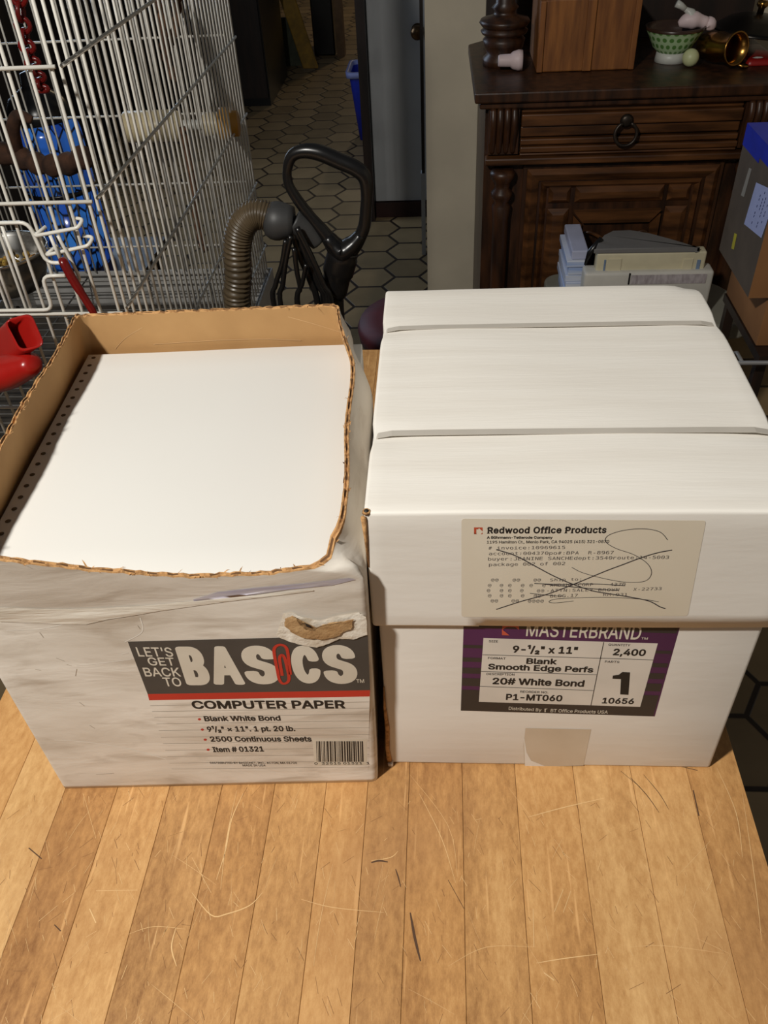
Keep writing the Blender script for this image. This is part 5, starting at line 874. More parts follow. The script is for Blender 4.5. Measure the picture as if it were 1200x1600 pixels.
for i, (x, y) in enumerate(((376, 410), (389, 456), (402, 501), (415, 546))):
    mb = MB(); PL.poly(mb, [C1(x + 7 * math.cos(a), y + 5 * math.sin(a)) for a in [2 * PI * k / 12 for k in range(12)]], .0006); mb.build('bullet', m_redink, panel)
mb = MB()
mb.mat = 1; PL.poly(mb, [C1(880, 500), C1(1125, 498), C1(1125, 616), C1(890, 618)], .0005)
mb.mat = 0; x = 897.0
rb = random.Random(3)
while x < 1110:
    w = rb.choice((2.2, 2.2, 4.5, 7)); PL.poly(mb, [C1(x, 508), C1(x + w, 508), C1(x + w + 3, 600), C1(x + 3, 600)], .0007); x += w + rb.choice((2.4, 2.4, 4.5))
PL.text(mb, "0  32515 01321  1", C1(890, 612), C1(1136, 611), 3.4, 0, .0007)
mb.build('barcode', [m_black, m_whiteink], panel)
# damage on the front of the carton
def patch(mb, pix, eps, jit=0, bulge=.0003):
    """irregular patch that follows the front wall"""
    pts = []
    fine = []
    for a, b in zip(pix, pix[1:] + pix[:1]):
        for k in range(4): fine.append((a[0] + (b[0] - a[0]) * k / 4, a[1] + (b[1] - a[1]) * k / 4))
    for (px, py) in (fine if jit else pix):
        p = LB.at(px, py, y=0); pts.append((p.x + random.uniform(-jit, jit), p.z + random.uniform(-jit, jit)))
    cx = sum(p[0] for p in pts) / len(pts); cz = sum(p[1] for p in pts) / len(pts)
    R = 5; vs = []; fs = []; n = len(pts)
    for r in range(R + 1):
        for p in pts:
            u = cx + (p[0] - cx) * r / R; z = cz + (p[1] - cz) * r / R
            vs.append((u, -.15 * max(z - ZC(u), 0) - eps - (bulge if r < R else 0), z))
    for r in range(R):
        for k in range(n):
            fs.append((r*n+k, r*n+(k+1) % n, (r+1)*n+(k+1) % n, (r+1)*n+k))
    mb.sm = True; mb.add(vs, fs); mb.sm = False
def outline(cx, cy, rx, ry, n=26, j=.12, seed=1):
    r = random.Random(seed)
    return [(cx + rx * math.cos(2*PI*k/n) * (1 + r.uniform(-j, j)), cy + ry * math.sin(2*PI*k/n) * (1 + r.uniform(-j, j))) for k in range(n)]
mb = MB(); patch(mb, [(442, 958), (455, 955), (470, 962), (500, 968), (530, 960), (560, 955), (572, 962), (574, 990), (552, 998), (530, 996), (515, 1004), (495, 1010), (470, 1006), (450, 1000), (432, 992)], .0010, .0003)
mb.build('torn_white_flap', M('torn_white_paper', (238, 231, 218), .85, rgb2=(206, 190, 166), scale=70, detail=8, bump=.6, bscale=150), lc)
mb = MB(); patch(mb, [(445, 962), (456, 958), (462, 970), (474, 980), (492, 982), (504, 972), (522, 968), (540, 966), (553, 964), (548, 978), (530, 988), (508, 995), (480, 993), (458, 986), (446, 975)], .0024, .0007)
mb.build('torn_kraft_patch', M('torn_kraft', (200, 165, 118), .9, rgb2=(164, 126, 82), scale=90, detail=8, bump=.6, bscale=200), lc)
mb = MB(); patch(mb, [(476, 966), (484, 970), (488, 974), (480, 973)], .0036); mb.build('puncture', m_black, lc)
mb = MB(); patch(mb, [(302, 936), (340, 924), (400, 917), (470, 911), (545, 902), (556, 905), (520, 914), (450, 921), (390, 930), (340, 938), (305, 945)], .0003, 0, .0001)
mb.build('ink_smear', m_blueink, lc)
mb = MB()
def band(mb, px, eps):
    vs = []; fs = []
    for i, (x, ya, yb) in enumerate(px):
        for k in range(5):
            p = LB.at(x, ya + (yb - ya) * k / 4, y=0); u, z = p.x, p.z
            vs.append((u, -.15 * max(z - ZC(u), 0) - eps - .0006 * min(1, (yb - ya) / 22) * math.sin(PI * k / 4), z))
    for i in range(len(px) - 1):
        for k in range(4): fs.append((i*5+k, i*5+k+1, (i+1)*5+k+1, (i+1)*5+k))
    mb.sm = True; mb.add(vs, fs); mb.sm = False
band(mb, [(0, 945, 971), (30, 947, 972), (60, 949, 973), (100, 950, 975), (135, 950, 975), (170, 949, 967), (210, 947, 961), (250, 944, 954), (300, 939, 947), (350, 934, 940), (400, 929, 934), (450, 924, 928), (490, 921, 923)], .0004)  # real tape at left; the thin right tail paints a highlight along the crease
mb.build('scuffed_tape_and_highlight', M('tape_and_highlight', (238, 232, 220), .35, rgb2=(206, 196, 180), scale=26, stretch=(.5, .5, 4), detail=9, bump=.5, bscale=60), lc)
m_scuff = M('scuff', (178, 163, 143), .8); m_crease = M('crease_white', (236, 228, 216), .7)
for pts in ([(95, 972), (104, 975)], [(120, 1045), (118, 1056)], [(124, 1097), (132, 1103)], [(140, 1133), (148, 1138)], [(150, 1210), (178, 1208)], [(215, 977), (219, 983)], [(62, 988), (68, 996)],
            [(88, 1028), (101, 1033)], [(55, 1046), (64, 1047)], [(104, 1038), (112, 1040)]):
    mb = MB(); PL.ribbon(mb, pts, .0004, .0004); mb.build('scuff_mark', m_scuff, lc)
mb = MB()
for pts in ([(195, 1003), (222, 987), (219, 965)], [(120, 1040), (160, 1036), (205, 1030)], [(85, 1156), (140, 1160), (200, 1170), (260, 1186)], [(90, 1184), (125, 1185)], [(190, 1022), (200, 1020)], [(10, 985), (60, 983), (100, 975)]):
    mb = MB(); PL.ribbon(mb, pts, .0007, .0004); mb.build('crease', m_crease, lc)

# ------------------------------------------------------------------ continuous paper in the left carton
ps = thing('continuous_paper_stack', 'stack of blank white continuous paper with sprocket holes, inside the torn open carton', 'paper', LB.o, LB.th)
PX0, PX1, PY0, PY1, PZ = .0076, .2489, .0050, .2842, .2310
def wavy(p):
    if p.z > .2: return (p.x, p.y, p.z + .0004 * math.sin(p.x * 25) * math.sin(p.y * 18))
    return p
mb = MB(); mb.soft((PX0, PY0, .0046), (PX1, PY1, PZ), .0008, wavy, 2, (10, 10, 3)); mb.build('fanfold_sheets', m_paper, ps)
for k in range(22):
    y = PY1 - .00635 - .0127 * k
    if y < PY0: break
    mb = MB(); x = PX0 + .0064
    z = PZ + .0004 * math.sin(x * 25) * math.sin(y * 18) + .00025
    mb.lathe([(.0019, 0), (.0019, .00005)], 14, Matrix.Translation((x, y, z))); mb.build('sprocket_hole', m_hole, ps)

# ------------------------------------------------------------------ right carton with lid
rc_ = thing('lidded_carton', 'closed white carton with two straps, shipping label and purple product label', 'box', RB.o, RB.th)
W2, D2, H2 = .2535, .2830, .2715
mb = MB(); mb.soft((0, 0, 0), (W2, D2, .266), .003, None, 2, (4, 4, 4)); mb.build('carton_body', m_board, rc_)
SY = (.0752, .2180)
def lidfn(p):
    x, y, z = p
    ex = min(x + .004, W2 + .004 - x)
    for s in SY:                                   # straps bite into the top edges
        g_ = math.exp(-((y - s) / .010) ** 2)
        if ex < .03 and z > .2: z -= .0022 * g_ * (1 - ex / .03)
        if ex < .001 : x += (.002 if x < .1 else -.002) * g_ * sstep(.2, .27, z)
    if z > .26: z -= .0012 * sstep(.07, .0, abs(ex)) * .5 + .0007 * math.sin(x * 31) * math.sin(y * 23)
    if z < .19: z += .0007 * math.sin(x * 22 + 1) * (1 if z < .175 else .3)
    if y > .27 and z > .25 and x > W2 - .02: z -= .004 * sstep(W2 - .02, W2, x) * sstep(.27, .287, y)
    return (x, y, z)
LF = -.0040                                        # lid front plane
mb = MB()
mb.soft((-.004, LF, .1690), (W2 + .004, D2 + .004, H2), .0026, lidfn, 3, (30, 34, 8))
# remove the underside so that the lid is a cap, then give it board thickness
o = mb.build('lid', m_board, rc_)
bm = bmesh.new(); bm.from_mesh(o.data)
dead = [f for f in bm.faces if f.calc_center_median().z < .1714]
bmesh.ops.delete(bm, geom=dead, context='FACES'); bm.to_mesh(o.data); bm.free()
so = o.modifiers.new('board', 'SOLIDIFY'); so.thickness = .0022; so.offset = -1
lid = o
for s in SY:
    mb = MB(); hw = .0029; P = []
    x0, x1, zt = -.0042, W2 + .0042, H2
    path = [(x0 + .0024, .0006), (x0 + .0016, .06), (x0 + .0004, .2), (x0 + .0002, zt - .014), (x0 + .0012, zt - .0052), (x0 + .0050, zt - .0010), (x0 + .014, zt + .0008), (.04, zt + .0012), (W2 / 2, zt + .0013),
            (W2 - .04, zt + .0012), (x1 - .014, zt + .0008), (x1 - .0050, zt - .0010), (x1 - .0012, zt - .0052), (x1 - .0002, zt - .014), (x1 - .0004, .2), (x1 - .0016, .06), (x1 - .0024, .0006)]
    vs = []; fs = []; n = len(path)
    for (x, z) in path:
        vs += [(x, s - hw, z), (x, s + hw, z)]
    cxm, czm = W2 / 2, .13
    for (x, z) in path:
        d = Vector((cxm - x, czm - z)).normalized() * .0005
        vs += [(x + d.x, s - hw, z + d.y), (x + d.x, s + hw, z + d.y)]
    for i in range(n - 1):
        fs.append((2*i, 2*i+1, 2*i+3, 2*i+2)); b = 2 * n
        fs.append((b+2*i, b+2*i+2, b+2*i+3, b+2*i+1)); fs.append((2*i, 2*i+2, b+2*i+2, b+2*i)); fs.append((2*i+1, b+2*i+1, b+2*i+3, 2*i+3))
    mb.add(vs, fs); mb.build('strap', m_strap, rc_)
# shipping label on the lid front
PR = Plane(RB, LF)
C2 = lambda *c: cr(c, 2.857, (700, 790))
mb = MB()
def roundpoly(P, r):
    out = []; n = len(P)
    for i in range(n):
        p0, p, p1 = Vector(P[i-1]), Vector(P[i]), Vector(P[(i+1) % n])
        a = p + (p0 - p).normalized() * r; b = p + (p1 - p).normalized() * r
        for k in range(5):
            t = k / 4; out.append(tuple(a * (1-t)**2 + p * 2*t*(1-t) + b * t*t))
    return out
PR.poly(mb, roundpoly([C2(60, 58), C2(1152, 66), C2(1070, 492), C2(60, 497)], 5), .0005)
sl_ = mb.build('shipping_label', m_label, rc_)
mb = MB(); E = .0008
PR.text(mb, "Redwood Office Products", C2(173, 122), C2(705, 120), 9.4, .03, E, False, True)
PR.text(mb, "A B\u00fchrmann-Tetterode Company", C2(173, 146), C2(466, 146), 3.7, .02, E)
PR.text(mb, "1195 Hamilton Ct., Menlo Park, CA 94025 (415) 321-0870", C2(173, 168), C2(718, 165), 4.4, 0, E)
mb.build('label_lettering', m_black, sl_)
mb = MB()
PR.poly(mb, [C2(116, 96), C2(140, 96), C2(134, 104), C2(126, 104), C2(126, 126), C2(116, 126)], E)
PR.poly(mb, [C2(116, 126), C2(116, 118), C2(130, 126)], E)
PR.poly(mb, [C2(134, 96), C2(154, 96), C2(154, 114), C2(146, 106)], E)
PR.poly(mb, [C2(150, 122), C2(154, 118), C2(154, 126), C2(146, 126)], E)
mb.build('label_emblem', M('emblem_orange', (190, 78, 48), .6), sl_)
mb = MB()
def dm(t, x0, y0, x1, y1, cap=4.9): PR.text(mb, t, C2(x0, y0), C2(x1, y1), cap, 0, E, True)
dm("# invoice:10969615", 178, 195, 524, 192); dm("account:004370po#:BPA  R-8967", 180, 220, 740, 215)
dm("buyer:JEANINE SANCHEdept:3540route:14-5003", 176, 244, 987, 236); dm("package 002 of 002", 180, 269, 524, 264)
for x0, x1, y, t in ((190, 226, 336, '@@'), (286, 322, 336, '@@'), (379, 415, 336, '@@'), (453, 600, 337, 'Ship to:'),
                     (176, 194, 360, '@'), (229, 247, 360, '@'), (266, 284, 360, '@'), (323, 341, 360, '@'), (361, 379, 360, '@'), (418, 436, 360, '@'), (453, 792, 360, 'AMDAHL CORP    4370'),
                     (171, 189, 383, '@'), (229, 247, 383, '@'), (266, 284, 383, '@'), (319, 337, 383, '@'), (394, 430, 384, '@@'), (436, 765, 384, '-ATTN:SALLY BROWN'), (824, 954, 379, 'X-22733'),
                     (176, 194, 406, '@'), (229, 247, 406, '@'), (266, 284, 406, '@'), (323, 341, 406, '@'), (380, 416, 407, '@@'), (453, 580, 409, 'BLDG.17'), (690, 802, 402, 'RM.931'),
                     (188, 224, 429, '@@'), (281, 317, 429, '@@'), (354, 428, 430, '@@@@')):
    dm(t, x0, y, x1, y - (4 if len(t) > 6 else 0), 4.4)
mb.build('typed_address', m_dot, sl_)
mb = MB(); K = .00085
for pts, w in (([(215, 195), (300, 222), (400, 275), (470, 312), (545, 345), (640, 378), (720, 392), (830, 410), (900, 426), (945, 450), (970, 458)], .00075),
               ([(215, 462), (330, 425), (440, 395), (560, 350), (700, 292), (780, 262), (865, 230), (940, 208), (1000, 197)], .00075),
               ([(552, 274), (600, 298), (700, 325), (800, 341), (880, 335), (908, 300), (890, 258), (830, 218), (750, 190), (704, 160), (715, 132), (780, 110), (870, 102), (945, 116), (980, 152)], .0004),
               ([(385, 346), (500, 350), (640, 348), (790, 356)], .0006), ([(430, 350), (560, 362), (700, 374), (760, 377)], .0006),
               ([(365, 390), (440, 398), (510, 403)], .0005), ([(940, 428), (860, 416), (720, 408), (580, 410), (480, 416), (450, 428), (480, 433), (560, 424)], .0004)):
    PR.ribbon(mb, [C2(*p) for p in pts], w, K, 5)
mb.build('pen_strokes', m_pen, sl_)
# product label on the body front
PB = Plane(RB, 0.0)
C3 = lambda *c: cr(c, 3.158, (700, 960))
mb = MB(); E = .0003
mb.mat = 0; PB.poly(mb, [C3(78, 20), C3(1150, 40), C3(1020, 503), C3(63, 473)], E)
mb.mat = 1
def stripe(y0, y1):
    L = lambda y: 78 - (y - 20) * .0331
    def Rr(y): yy = y + 20; x = 1140 - (yy - 40) * .2808; return x, y + (x - 70) * .0292
    PB.poly(mb, [C3(L(y0), y0), C3(*Rr(y0)), C3(*Rr(y1)), C3(L(y1), y1)], .0005)
for y0, y1 in ((20, 62), (149, 164), (211, 232), (261, 290), (312, 351), (370, 474)): stripe(y0, y1)
mb.mat = 2; PB.poly(mb, [C3(175, 115), C3(1035, 142), C3(948, 455), C3(152, 430)], .0007)
pl_ = mb.build('product_label', [m_purple, M('print_brown_black', (52, 46, 44), .55), M('label_white', (224, 216, 204), .55)], rc_)
mb = MB(); E = .0010
for a, b in (((768, 135), (705, 447)), ((170, 197), (757, 215)), ((163, 280), (735, 296)), ((157, 353), (718, 374)), ((755, 214), (1012, 223))):
    PB.ribbon(mb, [C3(*a), C3(*b)], .0005, E)
tx = lambda t, a, b, cap, w=.0: PB.text(mb, t, C3(*a), C3(*b), cap / 3.158, w, E)
tx("SIZE", (201, 135), (246, 136), 10); tx("QUANTITY", (790, 152), (898, 155), 10); tx("FORMAT", (197, 218), (284, 221), 10)
tx("DESCRIPTION", (190, 297), (327, 300), 10); tx("PARTS", (773, 236), (844, 238), 10); tx("REORDER NO.", (356, 384), (494, 388), 10)
tx("9-\u00b9/\u2082\" x 11\"", (318, 185), (637, 192), 32, .02); tx("2,400", (812, 198), (972, 202), 30, .022)
tx("Blank", (385, 241), (535, 244), 26, .02); tx("Smooth Edge Perfs", (197, 268), (715, 284), 26, .02)
tx("20# White Bond", (219, 341), (670, 354), 30, .022); tx("P1-MT060", (285, 419), (562, 426), 28, .02); tx("10656", (758, 436), (915, 440), 26, .022)
PB.poly(mb, [C3(849, 393), C3(853, 318), C3(811, 316), C3(813, 300), C3(842, 296), C3(860, 282), C3(898, 284), C3(890, 395)], E)
mb.build('black_lettering', m_black, pl_)
mb = MB()
PB.text(mb, "MASTERBRAND", C3(384, 104), C3(945, 122), 21.5, .012, E); PB.text(mb, "TM", C3(952, 121), C3(984, 123), 3.4, 0, E)
mb.build('brand_lettering', m_whiteink, pl_); mb = MB()
PB.text(mb, "Distributed By", C3(299, 468), C3(460, 477), 4.7, .004, E); PB.text(mb, "BT Office Products USA", C3(505, 480), C3(787, 488), 4.9, .004, E)
mb.build('distributor_lettering', m_whiteink, pl_)
mb = MB(); PB.poly(mb, [C3(476, 463), C3(492, 463), C3(482, 468), C3(482, 480), C3(476, 480)], E); mb.build('small_emblem', m_whiteink, pl_)
mb = MB()
PB.poly(mb, [C3(268, 40), C3(350, 42), C3(350, 74), C3(330, 60), C3(290, 60), C3(268, 74)], E); PB.poly(mb, [C3(266, 72), C3(304, 102), C3(266, 100)], E)
mb.build('label_emblem', M('emblem_orange_red', (206, 92, 66), .6), pl_)
mb = MB()
mb.sm = True
q = [C3(382, 560), C3(706, 566), C3(690, 640), C3(668, 745), C3(480, 750), C3(378, 745), C3(372, 650)]
PB.poly(mb, q, .0006); mb.build('packing_tape', m_tape, rc_)
mb = MB()
PB.poly(mb, [C3(375, 600), C3(388, 680), C3(410, 720), C3(480, 748), C3(380, 748)], .0009); mb.build('lifted_tape_corner', m_board, rc_)
mb = MB()                                          # torn corner of the lid and crushed lower corner
c0 = RB.at(572, 801, y=LF)
mb.tube([(-.0040, LF - .0001, H2 - .0035), (-.0036, LF - .0004, H2 - .02), (-.0034, LF - .0001, H2 - .045)], [.0018, .0011, .0004], 6)
mb.lathe([(.0028, 0), (.0022, .0016), (.0012, .0012)], 9, Matrix.Translation((-.0022, LF + .0018, H2 - .0015)))
mb.build('torn_corner', m_torn, rc_)
mb = MB()
mb.lathe([(.0015, 0), (.0013, .0012)], 9, Matrix.Translation((-.0022, LF + .0014, H2 - .0006))); mb.build('corner_hole', m_black, rc_)
mb = MB()
mb.tube([(.0006, -.0002, .004), (-.0004, -.0002, .02), (.0008, -.0004, .05), (-.0002, 0, .075), (.0004, 0, .1)], [.0022, .0016, .0018, .001, .0005], 6)
mb.build('torn_lower_edge', m_torn, rc_)
mb = MB(); mb.soft((-.0008, -.0035, .0003), (.0035, .001, .0045), .001, None, 2, (1, 1, 1)); mb.build('crushed_corner', m_worn, rc_)

# ------------------------------------------------------------------ bird cage
cg = thing('bird_cage', 'large white wire bird cage with side door, behind the torn open carton', 'birdcage', (-.42, 1.08, FZ))
X1, Y0, Y1, X0 = -.122, .635, 1.535, -.72
Z0, Z1 = -.26, .80
RAILS = [.093 + .146 * k for k in range(-2, 5)]
br = .0023
def panel_bars(name, fixed, val, a0, a1, pitch, skip=None):
    mb = MB(); n = round((a1 - a0) / pitch)
    for i in range(n + 1):
        t = a0 + (a1 - a0) * i / n
        segs = [(Z0, Z1)] if not (skip and skip(t)) else skip(t)
        for (za, zb) in segs:
            p = [(t, val, za), (t, val, zb)] if fixed == 'y' else [(val, t, za), (val, t, zb)]
            mb.tube(p, br, 6)
    for z in RAILS:
        off = -.0042 if (fixed == 'y' and val < 1) else (.0042 if fixed == 'y' else (.0042 if val > -.4 else -.0042))
        for aa, bb in ([(a0 - .006, a1 + .006)] if not (name == 'front_panel' and abs(z - .239) < .1 and False) else []):
            p = [(aa, val + off, z), (bb, val + off, z)] if fixed == 'y' else [(val + off, aa, z - .004), (val + off, bb, z - .004)]
            mb.tube(p, br * 1.05, 6)
    on(mb.build(name, m_white_wire), cg)
DX0, DX1 = -.46, -.212
def front_skip(x):
    return None
panel_bars('front_panel', 'y', Y0, X0, X1, .0247, front_skip)
panel_bars('side_panel', 'x', X1, Y0 + .024, Y1, .0243)
panel_bars('side_panel', 'x', X0, Y0 + .024, Y1, .0243)
panel_bars('back_panel', 'y', Y1, X0 + .024, X1 - .024, .0247)
mb = MB()
for i in range(25):
    x = X0 + (X1 - X0) * i / 24; mb.tube([(x, Y0, Z1), (x, Y1, Z1)], br, 6)
on(mb.build('top_panel', m_white_wire), cg)
# bottom tray with slotted rim
mb = MB(); mb.box((X0 - .0078, Y0 - .0078, -.36), (X1 + .0078, Y1 + .0078, -.352)); on(mb.build('tray_liner', m_liner), cg)
mb = MB()
for (a, b) in (((X0 - .012, Y0 - .012), (X1 + .012, Y0 - .008)), ((X0 - .012, Y1 + .008), (X1 + .012, Y1 + .012)), ((X0 - .012, Y0 - .008), (X0 - .008, Y1 + .008)), ((X1 + .008, Y0 - .008), (X1 + .012, Y1 + .008))):
    mb.box((a[0], a[1], -.36), (b[0], b[1], -.262))
on(mb.build('tray', m_tray), cg)
mb = MB()
for i in range(31):
    y = Y0 + (Y1 - Y0) * i / 30; mb.tube([(X0, y, -.27), (X1, y, -.27)], .0016, 5)
for i in range(5):
    x = X0 + (X1 - X0) * i / 4; mb.tube([(x, Y0, -.274), (x, Y1, -.274)], .002, 5)
on(mb.build('floor_grille', M('grey_wire', (120, 116, 110), .5)), cg)
for x in (X0 + .02, X1 - .02):
    for y in (Y0 + .02, Y1 - .02):
        mb = MB(); mb.tube([(x, y, -.361), (x, y, FZ)], .011, 10); on(mb.build('leg', m_white_wire), cg)
fy = Y0 - .0075
C = lambda x, y: at(x, y, y=fy)
def rnd(pts, r=.012):                                # wire with rounded corners
    P = [Vector(p) for p in pts]; out = [P[0]]
    for i in range(1, len(P) - 1):
        a = P[i] + (P[i-1] - P[i]).normalized() * min(r, (P[i-1] - P[i]).length / 2); b = P[i] + (P[i+1] - P[i]).normalized() * min(r, (P[i+1] - P[i]).length / 2)
        for k in range(5):
            t = k / 4; out.append(a * (1-t)**2 + P[i] * 2*t*(1-t) + b * t*t)
    out.append(P[-1]); return out
mb = MB()
z1 = C(20, 348).z; z2 = C(85, 411).z; z3 = C(85, 431).z; z4 = C(30, 485).z
xr = C(45, 350).x; xl2 = -.46; xt = C(105, 411).x; xs = C(66, 440).x
mb.tube(rnd([(xt, fy, z2), (xr + .006, fy, z2), (xr, fy, z1), (xl2, fy, z1), (xl2, fy, z4), (C(83, 485).x, fy, z4), (C(83, 485).x, fy, z3), (xt - .008, fy, z3)]), br * 1.1, 6)
for i in range(9):
    x = xl2 + .0247 * (i + 1)
    if x < xr - .008: mb.tube([(x, fy + .003, z1), (x, fy + .003, z4)], br, 6)
dr = mb.build('cage_door', m_white_wire); on(dr, cg)
mb = MB(); ly = Y0 - .012
H = lambda x, y: at(x, y, y=ly)
for a, b in (((52, 370), (122, 356)), ((70, 400), (138, 384))):
    pa, pb = H(*a), H(*b)
    mb.tube(rnd([(pa.x + .012, ly + .016, pa.z + .006), (pa.x, ly + .002, pa.z), (pb.x, ly, pb.z), (pb.x + .004, ly + .012, pb.z + .006), (pb.x - .010, ly + .016, pb.z + .006)], .005), br, 6)
pts = [H(80, 366), H(98, 408)]
mb.tube([(p.x, ly - .004, p.z) for p in pts], br, 6)
pts = [H(92, 366), H(124, 428), H(120, 436), H(112, 431)]
mb.tube(spline([(p.x, ly - .004, p.z) for p in pts], 5), br, 6)
on(mb.build('door_latch', m_white_wire), cg)

# things in and on the cage
b = at(40, 468, y=.70)
bw = thing('food_bowl', 'steel bowl of bird food inside the cage door', 'bowl', (b.x - .012, .70, .098))
mb = MB(); mb.lathe([(.03, 0), (.045, .004), (.056, .03), (.060, .055), (.063, .056), (.059, .05), (.054, .03), (.044, .008), (.0, .006)], 32, None, False); mb.build('bowl_shell', m_steel, bw)
mb = MB(); rr = random.Random(5)
for i in range(110):
    a, q = rr.uniform(0, 2*PI), .048 * math.sqrt(rr.random()); s = rr.uniform(.003, .0055)
    mb.lathe([(.001, -s), (s * .8, -s * .6), (s, 0), (s * .7, s * .6), (.001, s)], 7, Matrix.Translation((q * math.cos(a), q * math.sin(a), .020 + .012 * rr.random())) @ Matrix.Rotation(rr.uniform(0, 3), 4, 'X'), False)
o = mb.build('bird_food', m_seed, bw); o['kind'] = 'stuff'
p0, p1 = at(97, 410, y=.60), at(140, 478, y=.60)
mb = MB(); d = (p1 - p0)
mb.tube(spline([p0 + Vector((-.004, .012, -.002)), p0 + Vector((0, .004, 0)), p0 + d * .35, p0 + d * .7, p1, p1 + d * .25], 5), [.0050] * 5 + [.0058] * 10 + [.005] * 8 + [.004] * 3, 10, flat=.6)
tag(mb.build('red_clip', m_dkred), 'dark red glossy plastic clip hanging on the cage door latch', 'clip')
# red feeder scoop on the cage front
rf = thing('red_feeder', 'bright red plastic feeder with square open mouth hanging on cage front', 'feeder', at(20, 590, y=.55))
R0 = Vector(rf.location)
def loopxz(c, hw, hh, axx, axz, r, n=6):
    out = []
    for sx, sz, a0 in ((1, 1, 0), (-1, 1, PI/2), (-1, -1, PI), (1, -1, 1.5*PI)):
        for k in range(n):
            a = a0 + PI/2*k/(n-1)
            out.append(tuple(c + axx * (sx * (hw - r) + r * math.cos(a)) + axz * (sz * (hh - r) + r * math.sin(a))))
    return out
Kc = [at(6, 501, y=.575) - R0, at(48, 489, y=.575) - R0, at(70, 540, y=.535) - R0, at(31, 551, y=.535) - R0]
def rq(q, r):                                       # rounded quadrilateral in space
    out = []
    for i in range(4):
        p, a, b = q[i], q[i-1], q[(i+1) % 4]
        pa = p + (a - p).normalized() * r; pb = p + (b - p).normalized() * r
        for k in range(6):
            t = k / 5; out.append(tuple(pa * (1-t)**2 + p * 2*t*(1-t) + pb * t*t))
    return out
cmid = sum(Kc, Vector()) / 4
v = Vector((-.080, .045, -.060))
inn = [p + (cmid - p).normalized() * .0042 for p in Kc]
mb = MB()
loft(mb, [rq([p + v * .93 for p in inn], .008), rq([p + v * .5 for p in inn], .008), rq(inn, .009), rq([p - v * .012 for p in Kc], .011), rq([p + v * .02 for p in Kc], .011), rq([cmid + (p - cmid) * .93 + v * .5 for p in Kc], .010), rq([cmid + (p - cmid) * .95 + v for p in Kc], .010)])
mb.mat = 1; mb.add(rq([p + v * .92 for p in inn], .008), [list(range(24))])  # darker red end face paints the shade deep inside the mouth
mb.build('mouth', [m_redpl, m_dkred], rf)
mb = MB()
P = [at(54, 566, y=.54) - R0, at(40, 572, y=.545) - R0, at(15, 580, y=.55) - R0, at(-20, 590, y=.55) - R0]
mb.tube(spline(P + [P[-1] + Vector((-.06, .02, -.02))], 6), [.008, .012, .015, .017, .018, .019, .020, .021, .022, .023, .024, .025, .026] + [.026] * 12, 14, flat=.85)
mb.build('feeder_body', m_redpl, rf)
mb = MB(); p = cmid + v * .6
mb.tube(rnd([p + Vector((0, .02, .012)), Vector((p.x, Y0 - .010 - R0.y, .088 - R0.z)), Vector((p.x, Y0 + .010 - R0.y, .096 - R0.z))], .006), .003, 6)
mb.build('hook', m_darkmetal, rf)
b = None
# branch perch, chain, ropes, cream perch
mb = MB()
pts = [at(-40, 232, y=1.2), at(20, 243, y=1.19), at(60, 256, y=1.17), at(100, 258, y=1.15), at(135, 243, y=1.12)]
mb.tube(spline(pts, 8), [.018 + .003 * math.sin(i * 1.3) for i in range(33)], 10)
pts = [at(25, 240, y=1.19), at(20, 205, y=1.17), at(28, 180, y=1.16), at(50, 188, y=1.16)]
mb.tube(spline(pts, 6), [.016 - .0005 * i for i in range(19)], 8)
tag(mb.build('branch_perch', m_branch), 'rough brown natural branch perch crossing inside the cage', 'perch')
ch = thing('red_chain', 'red plastic link chain hanging inside the cage', 'chain', at(40, 60, y=.95))
R0 = Vector(ch.location)
P = spline([at(24, -40, y=.95), at(34, 30, y=.95), at(44, 80, y=.95), at(58, 115, y=.95), at(66, 142, y=.95)], 3)
for i, p in enumerate(P[:-1]):
    d = (P[i+1] - p); u = d.normalized(); v = Vector((1, 0, 0)) if i % 2 else Vector((0, 1, 0)); v = (v - u * v.dot(u)).normalized()
    c = p + d / 2 - R0; mb = MB(); L = d.length * .62
    mb.tube([c + u * (L * math.sin(a)) + v * (.010 * math.cos(a)) for a in [2*PI*k/14 for k in range(14)]], .0036, 6, closed=True)
    mb.build('link', m_dkred, ch)
for (nm, pix, yy, lab) in (('leather_rope', [(246, -30), (254, 40), (258, 80), (272, 125)], 1.15, 'frayed brown leather rope toy hanging above the cream perch'),
                           ('leather_rope', [(282, -30), (276, 20), (270, 60), (262, 78)], 1.18, 'short brown leather rope strand, the right one of the two near the cage top'),
                           ('leather_rope', [(284, 200), (294, 245), (302, 290), (306, 330), (314, 372), (320, 392)], 1.2, 'knotted brown rope toy hanging low inside the cage below the cream perch')):
    pts = spline([at(x, y, y=yy) for x, y in pix], 8); mb = MB()
    for ph in (0, PI):
        mb.tube([p + Vector((.004 * math.cos(i * .9 + ph), .004 * math.sin(i * .9 + ph), 0)) for i, p in enumerate(pts)], .0042, 6)
    tag(mb.build(nm, m_rope), lab, 'toy', None)
pr = thing('cage_perch', 'cream plastic perch with ribbed amber end cap at the cage back corner', 'perch', at(372, 193, y=1.42))
R0 = Vector(pr.location)
rx = Matrix.Rotation(PI/2, 4, 'Y')
w = lambda px: at(px, 195, y=1.42).x - R0.x
X = lambda px: Matrix.Translation((w(px), 0, 0)) @ rx
mb = MB(); mb.lathe([(.026, 0), (.030, .004), (.030, w(276) - w(195)), (.022, w(284) - w(195))], 18, X(195)); mb.build('perch_tube', m_tube, pr)
mb = MB(); L = w(322) - w(284); mb.lathe([((.008 if i % 2 else .011), L * i / 18) for i in range(19)], 12, X(284)); mb.build('threaded_rod', m_ceram, pr)
